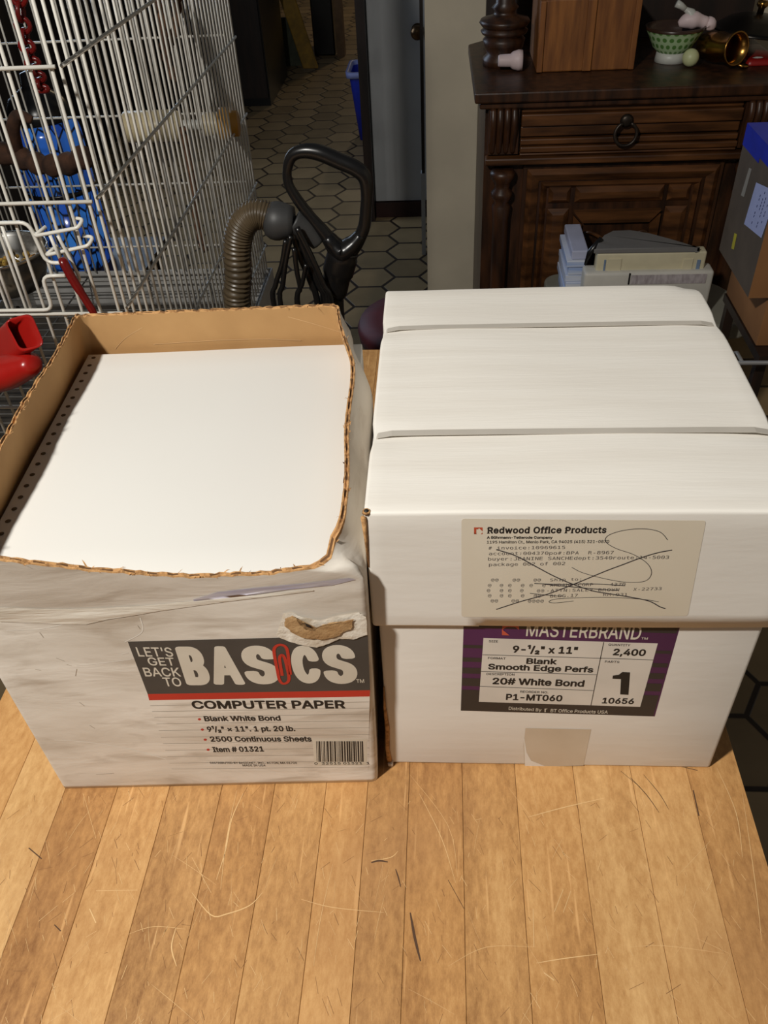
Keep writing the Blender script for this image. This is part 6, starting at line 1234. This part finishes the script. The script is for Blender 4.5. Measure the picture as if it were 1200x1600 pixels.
mb = MB(); L = w(346) - w(318); mb.lathe([(.020 + .003 * (i % 2), L * i / 8) for i in range(9)], 18, X(318)); mb.build('ribbed_nut', m_tube, pr)
mb = MB(); L = w(372) - w(345); mb.lathe([(.031, 0), (.031, L * .35), (.025, L * .42), (.024, L)], 18, X(345)); mb.build('end_cap', m_yellow, pr)

# blue leaded glass lantern beyond the cage
lx = (at(33, 323, y=1.78).x + at(140, 330, y=1.78).x) / 2
zl = at(70, 425, y=1.78).z
st = thing('side_table', 'small dark table under the blue glass lantern behind the cage', 'table', (lx, 1.85, FZ))
mb = MB(); mb.box((-.2, -.16, zl - FZ - .03), (.2, .16, zl - FZ)); mb.build('table_top', m_frame, st)
for sx in (-.17, .15):
    for sy in (-.14, .12): mb = MB(); mb.box((sx, sy, 0), (sx + .025, sy + .025, zl - FZ - .0305)); mb.build('leg', m_frame, st)
ln = thing('glass_lantern', 'glowing blue leaded glass lantern standing behind the bird cage', 'lantern', (lx, 1.85, zl + .0005))
rl = (at(140, 330, y=1.78).x - at(33, 323, y=1.78).x) / 2
zr = at(80, 307, y=1.78).z - zl
mb = MB(); mb.lathe([(rl * .9, 0), (rl, .02), (rl, zr - .0065)], 40); mb.build('lower_glass', m_mosaic, ln)
mb = MB(); mb.lathe([(rl * 1.01, 0), (rl * 1.03, .003), (rl * 1.03, .009), (rl * 1.01, .012)], 40, Matrix.Translation((0, 0, zr - .006))); mb.build('metal_band', m_blackpl, ln)
mb = MB(); mb.lathe([(rl, 0), (rl, .13), (rl * .93, .164)], 40, Matrix.Translation((0, 0, zr + .006))); mb.build('upper_glass', m_mosaic, ln)
mb = MB(); mb.lathe([(rl * .93, .165), (rl * .96, .17), (rl * .7, .215), (rl * .25, .24), (rl * .2, .27), (.004, .275)], 32, Matrix.Translation((0, 0, zr + .006))); mb.build('lantern_cap', m_blackpl, ln)

# ------------------------------------------------------------------ upright vacuum cleaner
VY = .86
vc = thing('vacuum_cleaner', 'black upright vacuum cleaner with looped handle and brown ribbed hose', 'vacuum cleaner', (.125, .93, FZ))
C4 = lambda x, y, yy=VY: at(320 + x / 3.158, 210 + y / 3.158, y=yy)
mb = MB()
pts = [C4(655, 590), C4(600, 500), C4(520, 405), C4(450, 310), C4(412, 240), C4(408, 170), C4(432, 105), C4(490, 82), C4(570, 92), C4(660, 130), C4(740, 165), C4(785, 205), C4(800, 270), C4(796, 370), C4(785, 460), C4(745, 540), C4(690, 600)]
q = spline(pts, 6); K = len(q)
mb.tube(q, [interp([(0, .013), (.12, .0085), (.3, .0066), (.42, .0095), (.5, .0115), (.66, .0115), (.78, .0088), (.9, .0095), (1, .014)], i / (K - 1)) for i in range(K)], 12)
pts = [C4(600, 500), C4(640, 545), C4(680, 575), C4(735, 535), C4(770, 490)]
mb.tube(spline(pts, 5), [.012, .014, .015, .016, .016, .017, .018, .019, .020, .021, .022, .021, .020, .019, .018, .016, .015, .014, .013, .012, .011], 12, flat=.75)
pts = [C4(690, 570), C4(665, 650), C4(640, 760), C4(628, 860)]
g0 = pts[-1]
mb.tube(spline(pts + [Vector((g0.x - .002, .87, -.25)), Vector((.125, .89, -.42))], 6), [.022] * 3 + [.024] * 6 + [.021] * 6 + [.019] * 6 + [.018] * 10, 12, flat=.8)
on(mb.build('handle', m_blackpl), vc)
mb = MB()
pts = spline([Vector((-.03, .88, -.55)), Vector((-.026, .87, -.2)), C4(165, 860), C4(165, 700), C4(160, 560), C4(176, 470), C4(215, 412), C4(265, 395), C4(318, 408)], 26)
# resample so ribs are even
dense = []; acc = 0
for a, b_ in zip(pts, pts[1:]):
    n = max(1, int((b_ - a).length / .0012))
    for k in range(n): dense.append(a + (b_ - a) * k / n)
mb = MB(); mb.tube(dense, [.0196 + .0024 * (math.sin(i * 2 * PI / 5) > 0) for i in range(len(dense))], 14)
on(mb.build('hose', m_hose), vc)
mb = MB()
a, b_ = C4(300, 425), C4(440, 430)
d = b_ - a; q = [a + d * k / 6 for k in range(7)]
mb.tube(q, [.021, .026, .028, .028, .026, .024, .021], 18)
mb.tube(spline([b_, C4(500, 470), C4(560, 540)], 5), [.02, .02, .019, .018, .017, .016, .015, .014, .013, .012, .011], 12)
on(mb.build('hose_cuff', m_greypl), vc)
mb = MB()
for pix, w in (([(430, 470), (470, 600), (520, 720), (560, 860)], .005), ([(445, 465), (500, 600), (560, 740), (600, 860)], .005), ([(455, 460), (520, 590), (585, 740), (625, 860)], .0045),
               ([(400, 520), (380, 640), (350, 740), (345, 860)], .004), ([(425, 500), (400, 620), (385, 740), (378, 860)], .004), ([(440, 560), (455, 680), (470, 760), (462, 860)], .0038), ([(500, 640), (480, 740), (455, 860)], .0035)):
    P = [C4(x, y, VY - .03 if w < .0046 else VY - .01) for x, y in pix]; e = P[-1]
    mb.tube(spline(P + [Vector((e.x * .6 + .04, e.y, -.2)), Vector((.08, e.y + .01, -.34))], 5), w, 7)
on(mb.build('power_cord', m_blackpl), vc)
mb = MB(); mb.soft((.0, .86, -.78), (.22, 1.0, -.40), .04, None, 4, (2, 2, 2)); on(mb.build('bag_housing', m_blackpl), vc)
mb = MB(); mb.soft((-.04, .78, FZ + .001), (.27, 1.1, -.781), .03, None, 4, (2, 2, 1)); on(mb.build('floor_head', m_blackpl), vc)
s0 = at(557, 520, z=-.45)
sx = s0.x + .17; sy = s0.y + .06
sl2 = thing('round_stool', 'dark maroon round padded stool on the tile floor behind the cartons', 'stool', (sx, sy, FZ))
mb = MB(); mb.lathe([(.14, .40), (.168, .41), (.172, .44), (.165, .455), (.12, .462), (.01, .464)], 36); mb.build('seat', m_maroon, sl2)
for k in range(4):
    a = PI/4 + k * PI/2; mb = MB(); mb.tube([(.11 * math.cos(a), .11 * math.sin(a), .399), (.14 * math.cos(a), .14 * math.sin(a), 0)], .012, 8); mb.build('leg', m_frame, sl2)

# ------------------------------------------------------------------ sideboard
SBX0, SBX1 = .405, 1.10
sb = thing('carved_sideboard', 'dark carved walnut sideboard with drawer ring pull against the wall', 'sideboard', (.75, 1.83, FZ))
SF = 1.83
mb = MB()
P = [(.377, 1.792), (1.14, 1.792), (1.14, 2.352), (.420, 2.352), (.372, 2.30)]
mb.prism(P, 2, .026, .05)
P2 = [(x + (.012 if x < .7 else -.012), y + (.012 if y < 2 else -.004)) for x, y in P]
mb.prism(P2, 2, .010, .0255)
on(mb.build('top', m_carved_d, bevel=.004), sb)
mb = MB(); mb.box((SBX0, SF + .006, FZ), (SBX1, 2.35, .0095)); on(mb.build('carcass', m_carved_d), sb)
dw = MB()
for (z0, z1, y) in ((-.005, .008, 1.822), (-.034, -.006, 1.812), (-.060, -.036, 1.822), (-.078, -.064, 1.816), (-.094, -.080, 1.808), (-.102, -.096, 1.812)):
    dw.box((.492, y, z0), (1.015, SF + .0055, z1))
dwo = dw.build('drawer', m_carved, bevel=.003); on(dwo, sb)
p = at(980, 190, y=1.80); mb = MB()
mb.tube([(p.x + .026 * math.cos(a) - sb.location.x * 0, 1.80 - .01 * (1 - math.sin(a)) * .3, p.z - .028 + .026 * math.sin(a)) for a in [PI * .62 + 2 * PI * .88 * k / 24 for k in range(25)]], .0042, 8)
mb.lathe([(.014, 0), (.016, .005), (.009, .010)], 14, Matrix.Translation((p.x, 1.8118, p.z)) @ Matrix.Rotation(PI/2, 4, 'X'))
r_ = mb.build('drawer_pull', m_iron); r_.parent = dwo
for x in (.412, 1.018):
    mb = MB()
    for k in range(4): mb.tube(spline([(x + .011 + .017 * k, 1.810, .008), (x + .011 + .017 * k, 1.800, -.02), (x + .011 + .017 * k, 1.812, -.06), (x + .011 + .017 * k, 1.822, -.095)], 4), .0085, 8)
    mb.box((x, 1.815, -.098), (x + .075, SF + .0055, .009)); on(mb.build('fluted_block', m_carved_d), sb)
mb = MB(); mb.box((SBX0 + .002, 1.800, -.121), (SBX1 - .002, SF + .0055, -.104)); on(mb.build('mid_moulding', m_carved, bevel=.004), sb)
for x in (.452, 1.055):
    mb = MB()
    mb.lathe([(.030, -.72 + .0), (.030, -.66), (.022, -.65), (.026, -.63), (.020, -.60), (.021, -.26), (.024, -.225), (.018, -.215), (.027, -.20), (.027, -.19), (.018, -.18), (.022, -.165), (.031, -.152), (.032, -.142), (.026, -.134)], 20, Matrix.Translation((x, 1.815, 0)))
    on(mb.build('turned_column', m_carved_d), sb)
mb = MB(); mb.box((SBX0, 1.79, FZ + .001), (SBX1, SF + .0055, -.73)); on(mb.build('plinth', m_carved_d, bevel=.004), sb)
dm_ = MB()
dm_.box((.505, 1.826, -.72), (1.0, SF + .0055, -.13))
do = dm_.build('cupboard_door', m_carved_d); on(do, sb)
def pan(mb, x0, x1, z0, z1, y, w):                   # mitred frame moulding
    O = [(x0, z0), (x1, z0), (x1, z1), (x0, z1)]; I = [(x0 + w, z0 + w), (x1 - w, z0 + w), (x1 - w, z1 - w), (x0 + w, z1 - w)]
    vs = [(a, y + .010, b) for a, b in O] + [(a * .6 + c * .4, y, b * .6 + d * .4) for (a, b), (c, d) in zip(O, I)] + [(c, y + .010, d) for c, d in I]
    fs = []
    for r in (0, 4):
        for k in range(4): fs.append((r + k, r + (k + 1) % 4, r + 4 + (k + 1) % 4, r + 4 + k))
    mb.add(vs, fs)
def raised(mb, x0, x1, z0, z1, y, w):
    O = [(x0, z0), (x1, z0), (x1, z1), (x0, z1)]; I = [(x0 + w, z0 + w), (x1 - w, z0 + w), (x1 - w, z1 - w), (x0 + w, z1 - w)]
    vs = [(a, y + .010, b) for a, b in O] + [(c, y, d) for c, d in I]
    mb.add(vs, [(k, (k + 1) % 4, 4 + (k + 1) % 4, 4 + k) for k in range(4)] + [(4, 5, 6, 7)])
mb = MB()
pan(mb, .515, .990, -.70, -.138, 1.812, .03); pan(mb, .552, .953, -.67, -.172, 1.816, .016)
dz = -.225
for x in (.573, .873): raised(mb, x, x + .055, dz, dz + .040, 1.813, .010)
raised(mb, .640, .862, dz, dz + .040, 1.813, .012)
for x in (.573, .873): raised(mb, x, x + .055, -.62, dz - .015, 1.813, .014)
mb.prism([(.640, -.245), (.862, -.245), (.836, -.275), (.666, -.275)], 1, 1.809, 1.826)
mb.prism([(.640, -.255), (.664, -.280), (.664, -.58), (.640, -.60)], 1, 1.811, 1.826); mb.prism([(.862, -.255), (.838, -.280), (.838, -.58), (.862, -.60)], 1, 1.811, 1.826)
for x, s in ((.735, -1), (.770, 1)):                 # carved scrolls
    mb.tube(spline([(x, 1.815, -.335), (x + s * .02, 1.812, -.315), (x + s * .05, 1.812, -.300), (x + s * .066, 1.814, -.308), (x + s * .06, 1.815, -.318)], 5), .005, 7)
o = mb.build('door_moulding', m_carved); o.parent = do
# upper part of the sideboard
mb = MB(); mb.box((.42, 2.30, .0505), (1.14, 2.345, 1.0)); on(mb.build('upper_back', m_frame), sb)
mb = MB()
c = at(786, 100, y=2.05)
zz = lambda y: at(786, y, y=2.05).z
mb.lathe([(.052, .0505), (.052, zz(90)), (.042, zz(84)), (.050, zz(72)), (.054, zz(62)), (.046, zz(56)), (.056, zz(53)), (.060, zz(48)), (.052, zz(44)), (.056, zz(42)), (.064, zz(35)), (.060, zz(30)), (.030, zz(24)), (.026, zz(18)), (.034, zz(12)), (.024, zz(5)), (.026, .40), (.03, .8)], 28, Matrix.Translation((c.x, 2.06, 0)))
on(mb.build('turned_support', m_carved_d), sb)

# things on the sideboard
SZ = .0504
a, b_ = at(838, 115, z=SZ), at(990, 110, z=SZ)
wb = thing('wooden_box', 'old brown wooden box with centre batten standing on the sideboard top', 'box', (a.x, a.y, SZ + .0002))
wd = b_.x - a.x; hb = at(840, 2, y=a.y).z - SZ
mb = MB(); mb.box((0, .008, 0), (wd, .22, hb)); mb.build('box_body', m_crate, wb, bevel=.003)
mb = MB(); mb.box((wd * .47, 0, .001), (wd * .56, .0078, hb - .001)); mb.build('centre_batten', m_crate, wb, bevel=.002)
for x in (0, wd - .014): mb = MB(); mb.box((x, .001, .001), (x + .014, .0078, hb - .001)); mb.build('edge_strip', m_crate, wb, bevel=.002)
ck = at(795, 105, z=SZ)
mb = MB()
mb.lathe([(.012, 0), (.014, .004), (.015, .030), (.020, .036), (.024, .050), (.023, .060)], 16, Matrix.Translation((ck.x - .03, ck.y - .04, SZ + .0245)) @ Matrix.Rotation(PI/2, 4, 'Y'))
tag(mb.build('ceramic_stopper', m_pinkw), 'small pinkish white stopper lying beside the turned column', 'stopper')
bc = at(1038, 100, z=SZ); bc.y += .03
rs = at(1098, 60, y=bc.y).x - at(1052, 60, y=bc.y).x
zrim = at(1050, 50, y=bc.y - rs).z - SZ
gb = thing('patterned_bowl', 'green dotted footed bowl with dark rim on the sideboard', 'bowl', (at(1050, 75, y=bc.y).x, bc.y, SZ + .0002))
mb = MB(); mb.lathe([(rs * .55, 0), (rs * .52, .012), (rs * .50, .022)], 30); mb.build('foot', m_ceram, gb)
mb = MB(); mb.lathe([(rs * .50, .0221), (rs * .68, .034), (rs * .85, .058), (rs * .97, zrim * .90)], 36, None, False); mb.build('bowl_shell', m_bowl, gb)
mb = MB(); mb.lathe([(rs * .971, zrim * .90), (rs, zrim), (rs * .95, zrim), (rs * .84, .062), (rs * .66, .038), (.001, .030)], 36, None, False); mb.build('rim', M('brown_glaze', (62, 44, 34), .3), gb)
fg = thing('bird_figurine', 'white ceramic bird shaped ornament lying across the green bowl', 'ornament', (gb.location.x, gb.location.y, SZ + zrim + .0005))
R0 = Vector(fg.location); yy = R0.y - .01
Q = lambda x, y: at(x, y, y=yy) - R0
mb = MB(); mb.tube(spline([Q(1060, 38), Q(1075, 32), Q(1090, 32), Q(1104, 36)], 5), [.006, .009, .012, .015, .017, .018, .019, .02, .02, .019, .017, .015, .014, .014, .014, .012], 12); mb.build('body', m_pinkw, fg)
mb = MB(); mb.tube(spline([Q(1080, 30), Q(1078, 20), Q(1070, 14)], 4), [.018, .017, .016, .014, .012, .009, .007, .006, .005], 10); mb.tube([Q(1071, 14), Q(1064, 9), Q(1057, 5)], [.006, .008, .009], 8); mb.build('head', m_ceram, fg)
mb = MB(); mb.tube(spline([Q(1104, 34), Q(1109, 38), Q(1108, 47)], 4), [.013, .014, .015, .016, .016, .015, .014, .012, .008], 10); mb.build('tail', m_pinkw, fg)
eg = at(1078, 106, z=SZ); re = .5 * (at(1091, 97, y=eg.y).x - at(1065, 97, y=eg.y).x)
mb = MB(); mb.lathe([(re * math.sin(PI * k / 12) + (1e-4 if k in (0, 12) else 0), -re * math.cos(PI * k / 12)) for k in range(13)], 22, Matrix.Translation((eg.x, eg.y + .01, SZ + re + .0003)))
tag(mb.build('ceramic_egg', m_egg), 'pale yellow green egg lying beside the green bowl', 'egg')
br_ = at(1130, 107, z=SZ); brr = .034
bs = thing('brass_cup', 'brass cup lying with its open mouth towards the room on the sideboard', 'cup', (br_.x - .005, br_.y + .03, SZ + .040))
mt = Matrix.Rotation(.5, 4, 'Z') @ Matrix.Rotation(PI/2 - .1, 4, 'X')
mb = MB(); mb.lathe([(.018, -.06), (.030, -.055), (.034, -.01), (.030, .02), (.036, .045), (.038, .05), (.034, .05), (.026, .02), (.028, -.01), (.02, -.045), (.001, -.05)], 28, mt, False); mb.build('cup_shell', m_brass, bs)
mb = MB(); mb.tube(spline([(.02, -.02, -.026), (.045, -.04, -.034), (.06, -.035, -.036), (.05, -.02, -.034)], 5), .004, 8); mb.build('handle', m_brass, bs)
pd = at(1165, 62, y=2.02)
ld_ = thing('metal_lid', 'dark shiny metal dome lid resting above the brass cup', 'lid', (pd.x + .03, 2.06, pd.z + .010))
mb = MB(); mb.lathe([(.105, 0), (.108, .002), (.095, .008), (.07, .026), (.04, .036), (.001, .040)], 40, Matrix.Rotation(.10, 4, 'Y')); mb.build('dome', m_darkmetal, ld_)
mb = MB(); mb.lathe([(.008, .038), (.008, .05), (.014, .056), (.012, .066), (.001, .068)], 18, Matrix.Rotation(.10, 4, 'Y')); mb.build('lid_knob', m_brass, ld_)
rp_ = at(1185, 88, y=1.97)
mb = MB(); mb.soft((rp_.x - .03, 1.95, SZ + .0003), (rp_.x + .05, 2.12, pd.z - .030), .012, None, 3, (2, 2, 1))
tag(mb.build('red_tin', M('dark_red_enamel', (150, 26, 22), .35)), 'red tin under the dark metal lid on the sideboard', 'tin')
wp = at(1180, 100, z=SZ)
mb = MB(); mb.lathe([(.002, -.02), (.008, -.012), (.010, 0), (.008, .012), (.002, .02)], 12, Matrix.Translation((wp.x, wp.y, SZ + .0085)) @ Matrix.Rotation(PI/2 - .1, 4, 'Y') @ Matrix.Scale(.8, 4, (1, 0, 0)))
tag(mb.build('white_pebble', m_ceram), 'small white oval piece lying in front of the red tin', 'ornament')

# ------------------------------------------------------------------ printer on its cart
TZ = -.40
ct = thing('printer_cart', 'dark grey plastic cart with rounded corners carrying the beige printer', 'cart', (.81, 1.64, FZ))
P = roundpoly([(.57, 1.485), (1.045, 1.485), (1.045, 1.785), (.57, 1.785)], .05)
P = []
for cx, cy, r, a0 in ((1.045 - .05, 1.485 + .05, .05, -PI/2), (1.045 - .2, 1.785 - .2, .2, 0), (.57 + .05, 1.785 - .05, .05, PI/2), (.57 + .05, 1.485 + .05, .05, PI)):
    for k in range(9): a = a0 + PI/2*k/8; P.append((cx + r * math.cos(a), cy + r * math.sin(a)))
mb = MB(); mb.prism(P, 2, TZ - .04, TZ); on(mb.build('cart_top', M('grey_green_plastic', (138, 136, 124), .45), bevel=.006), ct)
mb = MB(); mb.soft((.62, 1.54, FZ + .001), (.995, 1.74, TZ - .0405), .03, None, 3, (2, 2, 2)); on(mb.build('cart_base', M('grey_green_plastic_base', (70, 70, 64), .5)), ct)
pn = thing('printer', 'beige laser printer with grey curved top cover in front of the sideboard', 'printer', (.79, 1.51, TZ + .0003))
PXA, PXB = at(914, 432, y=1.505).x, at(1117, 432, y=1.505).x
R0 = Vector(pn.location)
zt = at(1015, 427, y=1.505).z
mb = MB(); mb.soft((PXA - R0.x, 0, 0), (PXB - R0.x, .05, zt - R0.z), .008, None, 3, (3, 3, 3)); mb.build('printer_body', m_printerl, pn)
a, b_ = at(932, 412, y=1.525), at(1102, 412, y=1.525); z2 = at(1015, 395, y=1.525).z
mb = MB(); mb.soft((a.x - R0.x, .015, zt - R0.z - .01), (b_.x - R0.x, .049, z2 - R0.z), .005, None, 3, (2, 2, 2)); mb.build('rear_housing', m_printer, pn)
for x0, x1 in ((948, 972), (1064, 1084)):
    p, q = at(x0, 424, y=1.524), at(x1, 404, y=1.524); mb = MB()
    mb.box((p.x - R0.x, .0125, p.z - R0.z), (q.x - R0.x, .0152, q.z - R0.z)); mb.build('side_tab', m_printer, pn, bevel=.001)
for x0, x1 in ((942, 947), (1086, 1095)):
    p, q = at(x0, 424, y=1.524), at(x1, 406, y=1.524); mb = MB()
    mb.box((p.x - R0.x, .0125, p.z - R0.z), (q.x - R0.x, .0152, q.z - R0.z)); mb.build('blue_lever', M('pale_blue_lever', (120, 140, 168), .5), pn)
prof = [(930, 396), (931, 388), (935, 378), (944, 367), (958, 360), (985, 359), (1015, 364), (1045, 372), (1072, 380), (1090, 388), (1101, 396)]
mb = MB(); zc = z2 + .012
P = [(p.x - R0.x, max(p.y - R0.y, .014)) for p in [at(x, y, z=zc) for x, y in prof]]
mb.prism(P, 2, z2 - R0.z + .0003, zc - R0.z); mb.build('top_cover', m_lid, pn, bevel=.004)
mb = MB(); mb.prism([(x * .97, max(.0505, y - .006)) for x, y in P], 2, .0003, z2 - R0.z); mb.build('rear_body', m_printer, pn)
p, q = at(985, 446, y=1.503), at(1106, 430, y=1.503)
mb = MB(); mb.box((p.x - R0.x, -.0016, p.z - R0.z), (q.x - R0.x, .0005, q.z - R0.z)); mb.build('display_window', m_smoke, pn)
p, q = at(984, 446, y=1.503), at(984, 429, y=1.503)
mb = MB(); mb.box((p.x - R0.x - .004, -.002, p.z - R0.z), (p.x - R0.x - .0005, .0005, q.z - R0.z)); mb.build('panel_slot', m_black, pn)
p, q, r = at(940, 372, y=1.566), at(922, 394, y=1.562), at(914, 414, y=1.556)
mb = MB(); mb.tube([p - R0, q - R0, r - R0], [.006, .008, .003], 8); mb.build('side_guard', m_blackpl, pn)
rr = random.Random(2); z = TZ + .0003
xL = at(886, 430, y=1.56).x; xR = .646; hz = at(905, 384, y=1.60).z
while z < hz - .03:
    t = rr.uniform(.012, .022); o1 = rr.uniform(-.003, .006); y0 = 1.578 + rr.uniform(0, .008)
    mb = MB(); mb.box((max(xL + o1, .575), y0, z), (xR - .002, 1.74, z + t - .0005))
    o = mb.build('booklet', m_bluep, None, .0015); tag(o, 'pale blue and white booklet in the stack beside the printer, under the lilac folder', 'booklet', 'booklets beside the printer'); z += t
mb = MB(); mb.box((max(xL + .010, .58), 1.585, z), (xR + .004, 1.75, z + .022))
tag(mb.build('card_folder', m_whitep, None, .003), 'pale lilac card folder on top of the blue booklets beside the printer', 'folder')

# ------------------------------------------------------------------ cartons at the right on a wire shelf
ws = thing('wire_shelf', 'dark low shelf with pale front rail under the brown cartons', 'shelf', (1.1, 1.28, FZ))
mb = MB(); mb.box((.942, 1.17, -.318), (1.6, 1.45, -.300)); on(mb.build('shelf_board', m_frame), ws)
p = at(1152, 567, y=1.14)
mb = MB(); mb.tube([(p.x, 1.14, p.z), (1.62, 1.14, p.z - .004)], .0045, 8); mb.tube([(p.x + .01, 1.14, p.z), (p.x + .01, 1.18, p.z), (p.x + .01, 1.20, -.310)], .004, 6); on(mb.build('front_rail', M('dull_grey_rail', (150, 148, 146), .4, .3)), ws)
for x in (.945, 1.56):
    for y in (1.18, 1.42): mb = MB(); mb.box((x, y, FZ), (x + .02, y + .02, -.3185)); on(mb.build('post', m_frame), ws)
lo = thing('brown_carton', 'plain brown carton under the blue taped carton at the right', 'box', (.945, 1.210, -.2998))
mb = MB(); mb.soft((0, 0, 0), (.40, .24, .112), .003, None, 2, (2, 2, 2)); mb.build('carton_body', m_carton, lo)
up = thing('brown_carton', 'brown carton with blue tape and white shipping label, on top at right', 'box', (.901, 1.20, -.1870))
mb = MB(); mb.box((0, 0, 0), (.42, .0021, .258)); mb.box((.42 - .002, .0021, 0), (.42, .228, .258)); mb.box((.0021, .228, 0), (.42, .23, .258)); mb.box((.0021, .0022, .256), (.418, .228, .258)); mb.box((.0021, .0022, 0), (.418, .228, .002)); mb.build('carton_body', m_carton, up)
mb = MB(); mb.box((0, .0022, 0), (.002, .23, .258)); mb.build('side_panel', m_cartonshade, up)  # left face of the brown carton, its shade painted as a darker colour
def onleft(px, py): 
    p = at(px, py, x=.901); return (p.y - 1.20, p.z + .1870)
mb = MB(); P = [onleft(1182, 285), onleft(1215, 300), onleft(1190, 372), onleft(1163, 350)]
mb.add([(-.0006, y, z) for y, z in P], [(0, 1, 2, 3)]); lb2 = mb.build('address_label', m_bluelabel, up)
mb = MB()
r2 = random.Random(9)
A, B, Cc, D = [Vector((p[0], p[1], 0)) for p in P]
for i, f in enumerate((.35, .5, .62, .78)):
    s0, s1 = (.1, .75) if i % 2 else (.2, .9)
    p0 = (A.lerp(B, f)).lerp(D.lerp(Cc, f), s0); p1 = (A.lerp(B, f)).lerp(D.lerp(Cc, f), s1)
    n = 9
    for k in range(n):
        if r2.random() < .25: continue
        a = p0.lerp(p1, k / n); b = p0.lerp(p1, (k + .7) / n); w = (B - A).normalized() * .003
        mb.add([(-.0010, a.x, a.y), (-.0010, b.x, b.y), (-.0010, (b + w).x, (b + w).y), (-.0010, (a + w).x, (a + w).y)], [(0, 1, 2, 3)])
mb.build('label_print', M('label_print_blue', (70, 80, 130), .7), lb2)
mb = MB(); P = [onleft(1158, 262), onleft(1164, 264), onleft(1152, 312), onleft(1147, 310)]; P = [onleft(1171, 262), onleft(1175, 264), onleft(1163, 308), onleft(1158, 305)]
mb.add([(-.0006, y, z) for y, z in P], [(0, 1, 2, 3)]); mb.build('grey_sticker', M('grey_sticker', (150, 146, 138), .6), up)
mb = MB(); P = [onleft(1148, 364), onleft(1152, 366), onleft(1147, 390), onleft(1143, 388)]
mb.add([(-.0006, y, z) for y, z in P], [(0, 1, 2, 3)]); mb.build('yellow_sticker', M('yellow_sticker', (190, 180, 50), .6), up)
mb = MB(); mb.box((-.0008, .12, .218), (-.0003, .2305, .2585)); mb.box((-.0008, .0, .228), (-.0003, .12, .2585)); mb.box((-.0008, .0, .2584), (.42, .2305, .2590)); mb.build('blue_tape', m_bluetape, up)

# ------------------------------------------------------------------ hall beyond the doorway
q = at(556, 222, z=FZ)
bn = thing('recycling_bin', 'blue plastic bin with pale rim standing in the hall by the door frame', 'bin', (q.x + .12, q.y + .12, FZ))
hh = at(545, 112, y=q.y).z - FZ
mb = MB(); s = .125
L = lambda k, z: loopxz(Vector((0, 0, z)), k, k, Vector((1, 0, 0)), Vector((0, 1, 0)), .03)
loft(mb, [L(.10, .001), L(.135, hh - .02)], 'bottom'); loft(mb, [L(.13, hh - .02), L(.098, .02)]); mb.build('bin_body', m_bluebin, bn)
mb = MB(); loft(mb, [L(.136, hh - .03), L(.150, hh - .03), L(.152, hh), L(.136, hh), L(.13, hh - .02)]); mb.build('bin_rim', m_bluerim, bn)
q = at(487, 112, z=FZ); q2 = at(452, 8, y=q.y + .15)
mb = MB()
d = Vector((q2.x - q.x, .15, q2.z - FZ)); w = Vector((.11, 0, 0)); tk = Vector((0, .03, 0)); b0 = Vector((q.x - .06, q.y, FZ + .02)); T2 = b0 + d * 1.2
mb.add([tuple(v) for v in (b0, b0 + w, b0 + w + tk, b0 + tk, T2, T2 + w, T2 + w + tk, T2 + tk)], [(0,1,2,3),(4,5,6,7),(0,1,5,4),(1,2,6,5),(2,3,7,6),(3,0,4,7)])
tag(mb.build('yellow_board', m_yellowb, bevel=.006), 'dull yellow board leaning against the dark cabinet in the hall', 'board')
q = at(440, 110, z=FZ)
mb = MB(); mb.box((q.x - .06, q.y + .12, FZ), (q.x + .14, q.y + .15, at(440, 28, y=q.y + .12).z)); tag(mb.build('green_panel', m_greenp), 'grey green panel standing behind the yellow board', 'panel')
hc = thing('hall_cabinet', 'dark cabinet along the left of the hall behind the yellow board', 'cabinet', (-1.2, 6.9, FZ))
qa = at(424, 165, z=FZ); xa = qa.x - .05; ya = qa.y  # dark cabinet, enlarged and brought nearer to darken this side of the hall
mb = MB(); mb.box((-1.62, ya, FZ + .0), (xa + .05, 6.15, .1)); on(mb.build('cabinet_body', m_blackpl), hc)
mb = MB(); mb.box((-1.6, ya - .015, FZ + .05), (-1.15, ya - .0005, .05)); on(mb.build('cabinet_door', m_frame), hc)
mb = MB(); mb.box((-1.14, ya - .015, FZ + .05), (xa + .04, ya - .0005, .05)); on(mb.build('cabinet_door', m_frame), hc)
q1, q2 = at(492, 95, z=FZ), at(524, 92, z=FZ)
bx = thing('dark_chest', 'dark chest in the hall between the yellow board and the tan post', 'chest', (q1.x, q1.y + .15, FZ))
mb = MB(); mb.box((-.02, 0, 0), (q2.x - q1.x - .01, .4, .72)); mb.build('chest_body', m_blackpl, bx, bevel=.01)
mb = MB(); mb.box((-.03, -.01, .7205), (q2.x - q1.x, .41, .75)); mb.build('chest_top', m_frame, bx)
q = at(412, 6, y=6.3)  # pale blue bottle shape added to imitate daylight glints
bt = thing('glint_bottle', 'pale blue bottle standing in for daylight glints at the far left of the hall', 'bottle', (q.x, 6.3, q.z - .09))
mb = MB(); mb.lathe([(.04, 0), (.045, .01), (.045, .16), (.02, .20)], 18); mb.build('bottle_body', m_blueglint, bt)
mb = MB(); mb.lathe([(.018, .2005), (.018, .23)], 14); mb.build('cap', m_ceram, bt)
hs = thing('hall_stand', 'small dark stand under the pale blue bottle in the hall', 'stand', (q.x, 6.3, FZ))
mb = MB(); mb.box((-.09, -.09, q.z - .092 - FZ - .02), (.09, .09, q.z - .0905 - FZ)); mb.build('stand_top', m_frame, hs)
mb = MB(); mb.box((-.07, -.07, 0), (.07, .07, q.z - .1125 - FZ)); mb.build('stand_body', m_frame, hs)
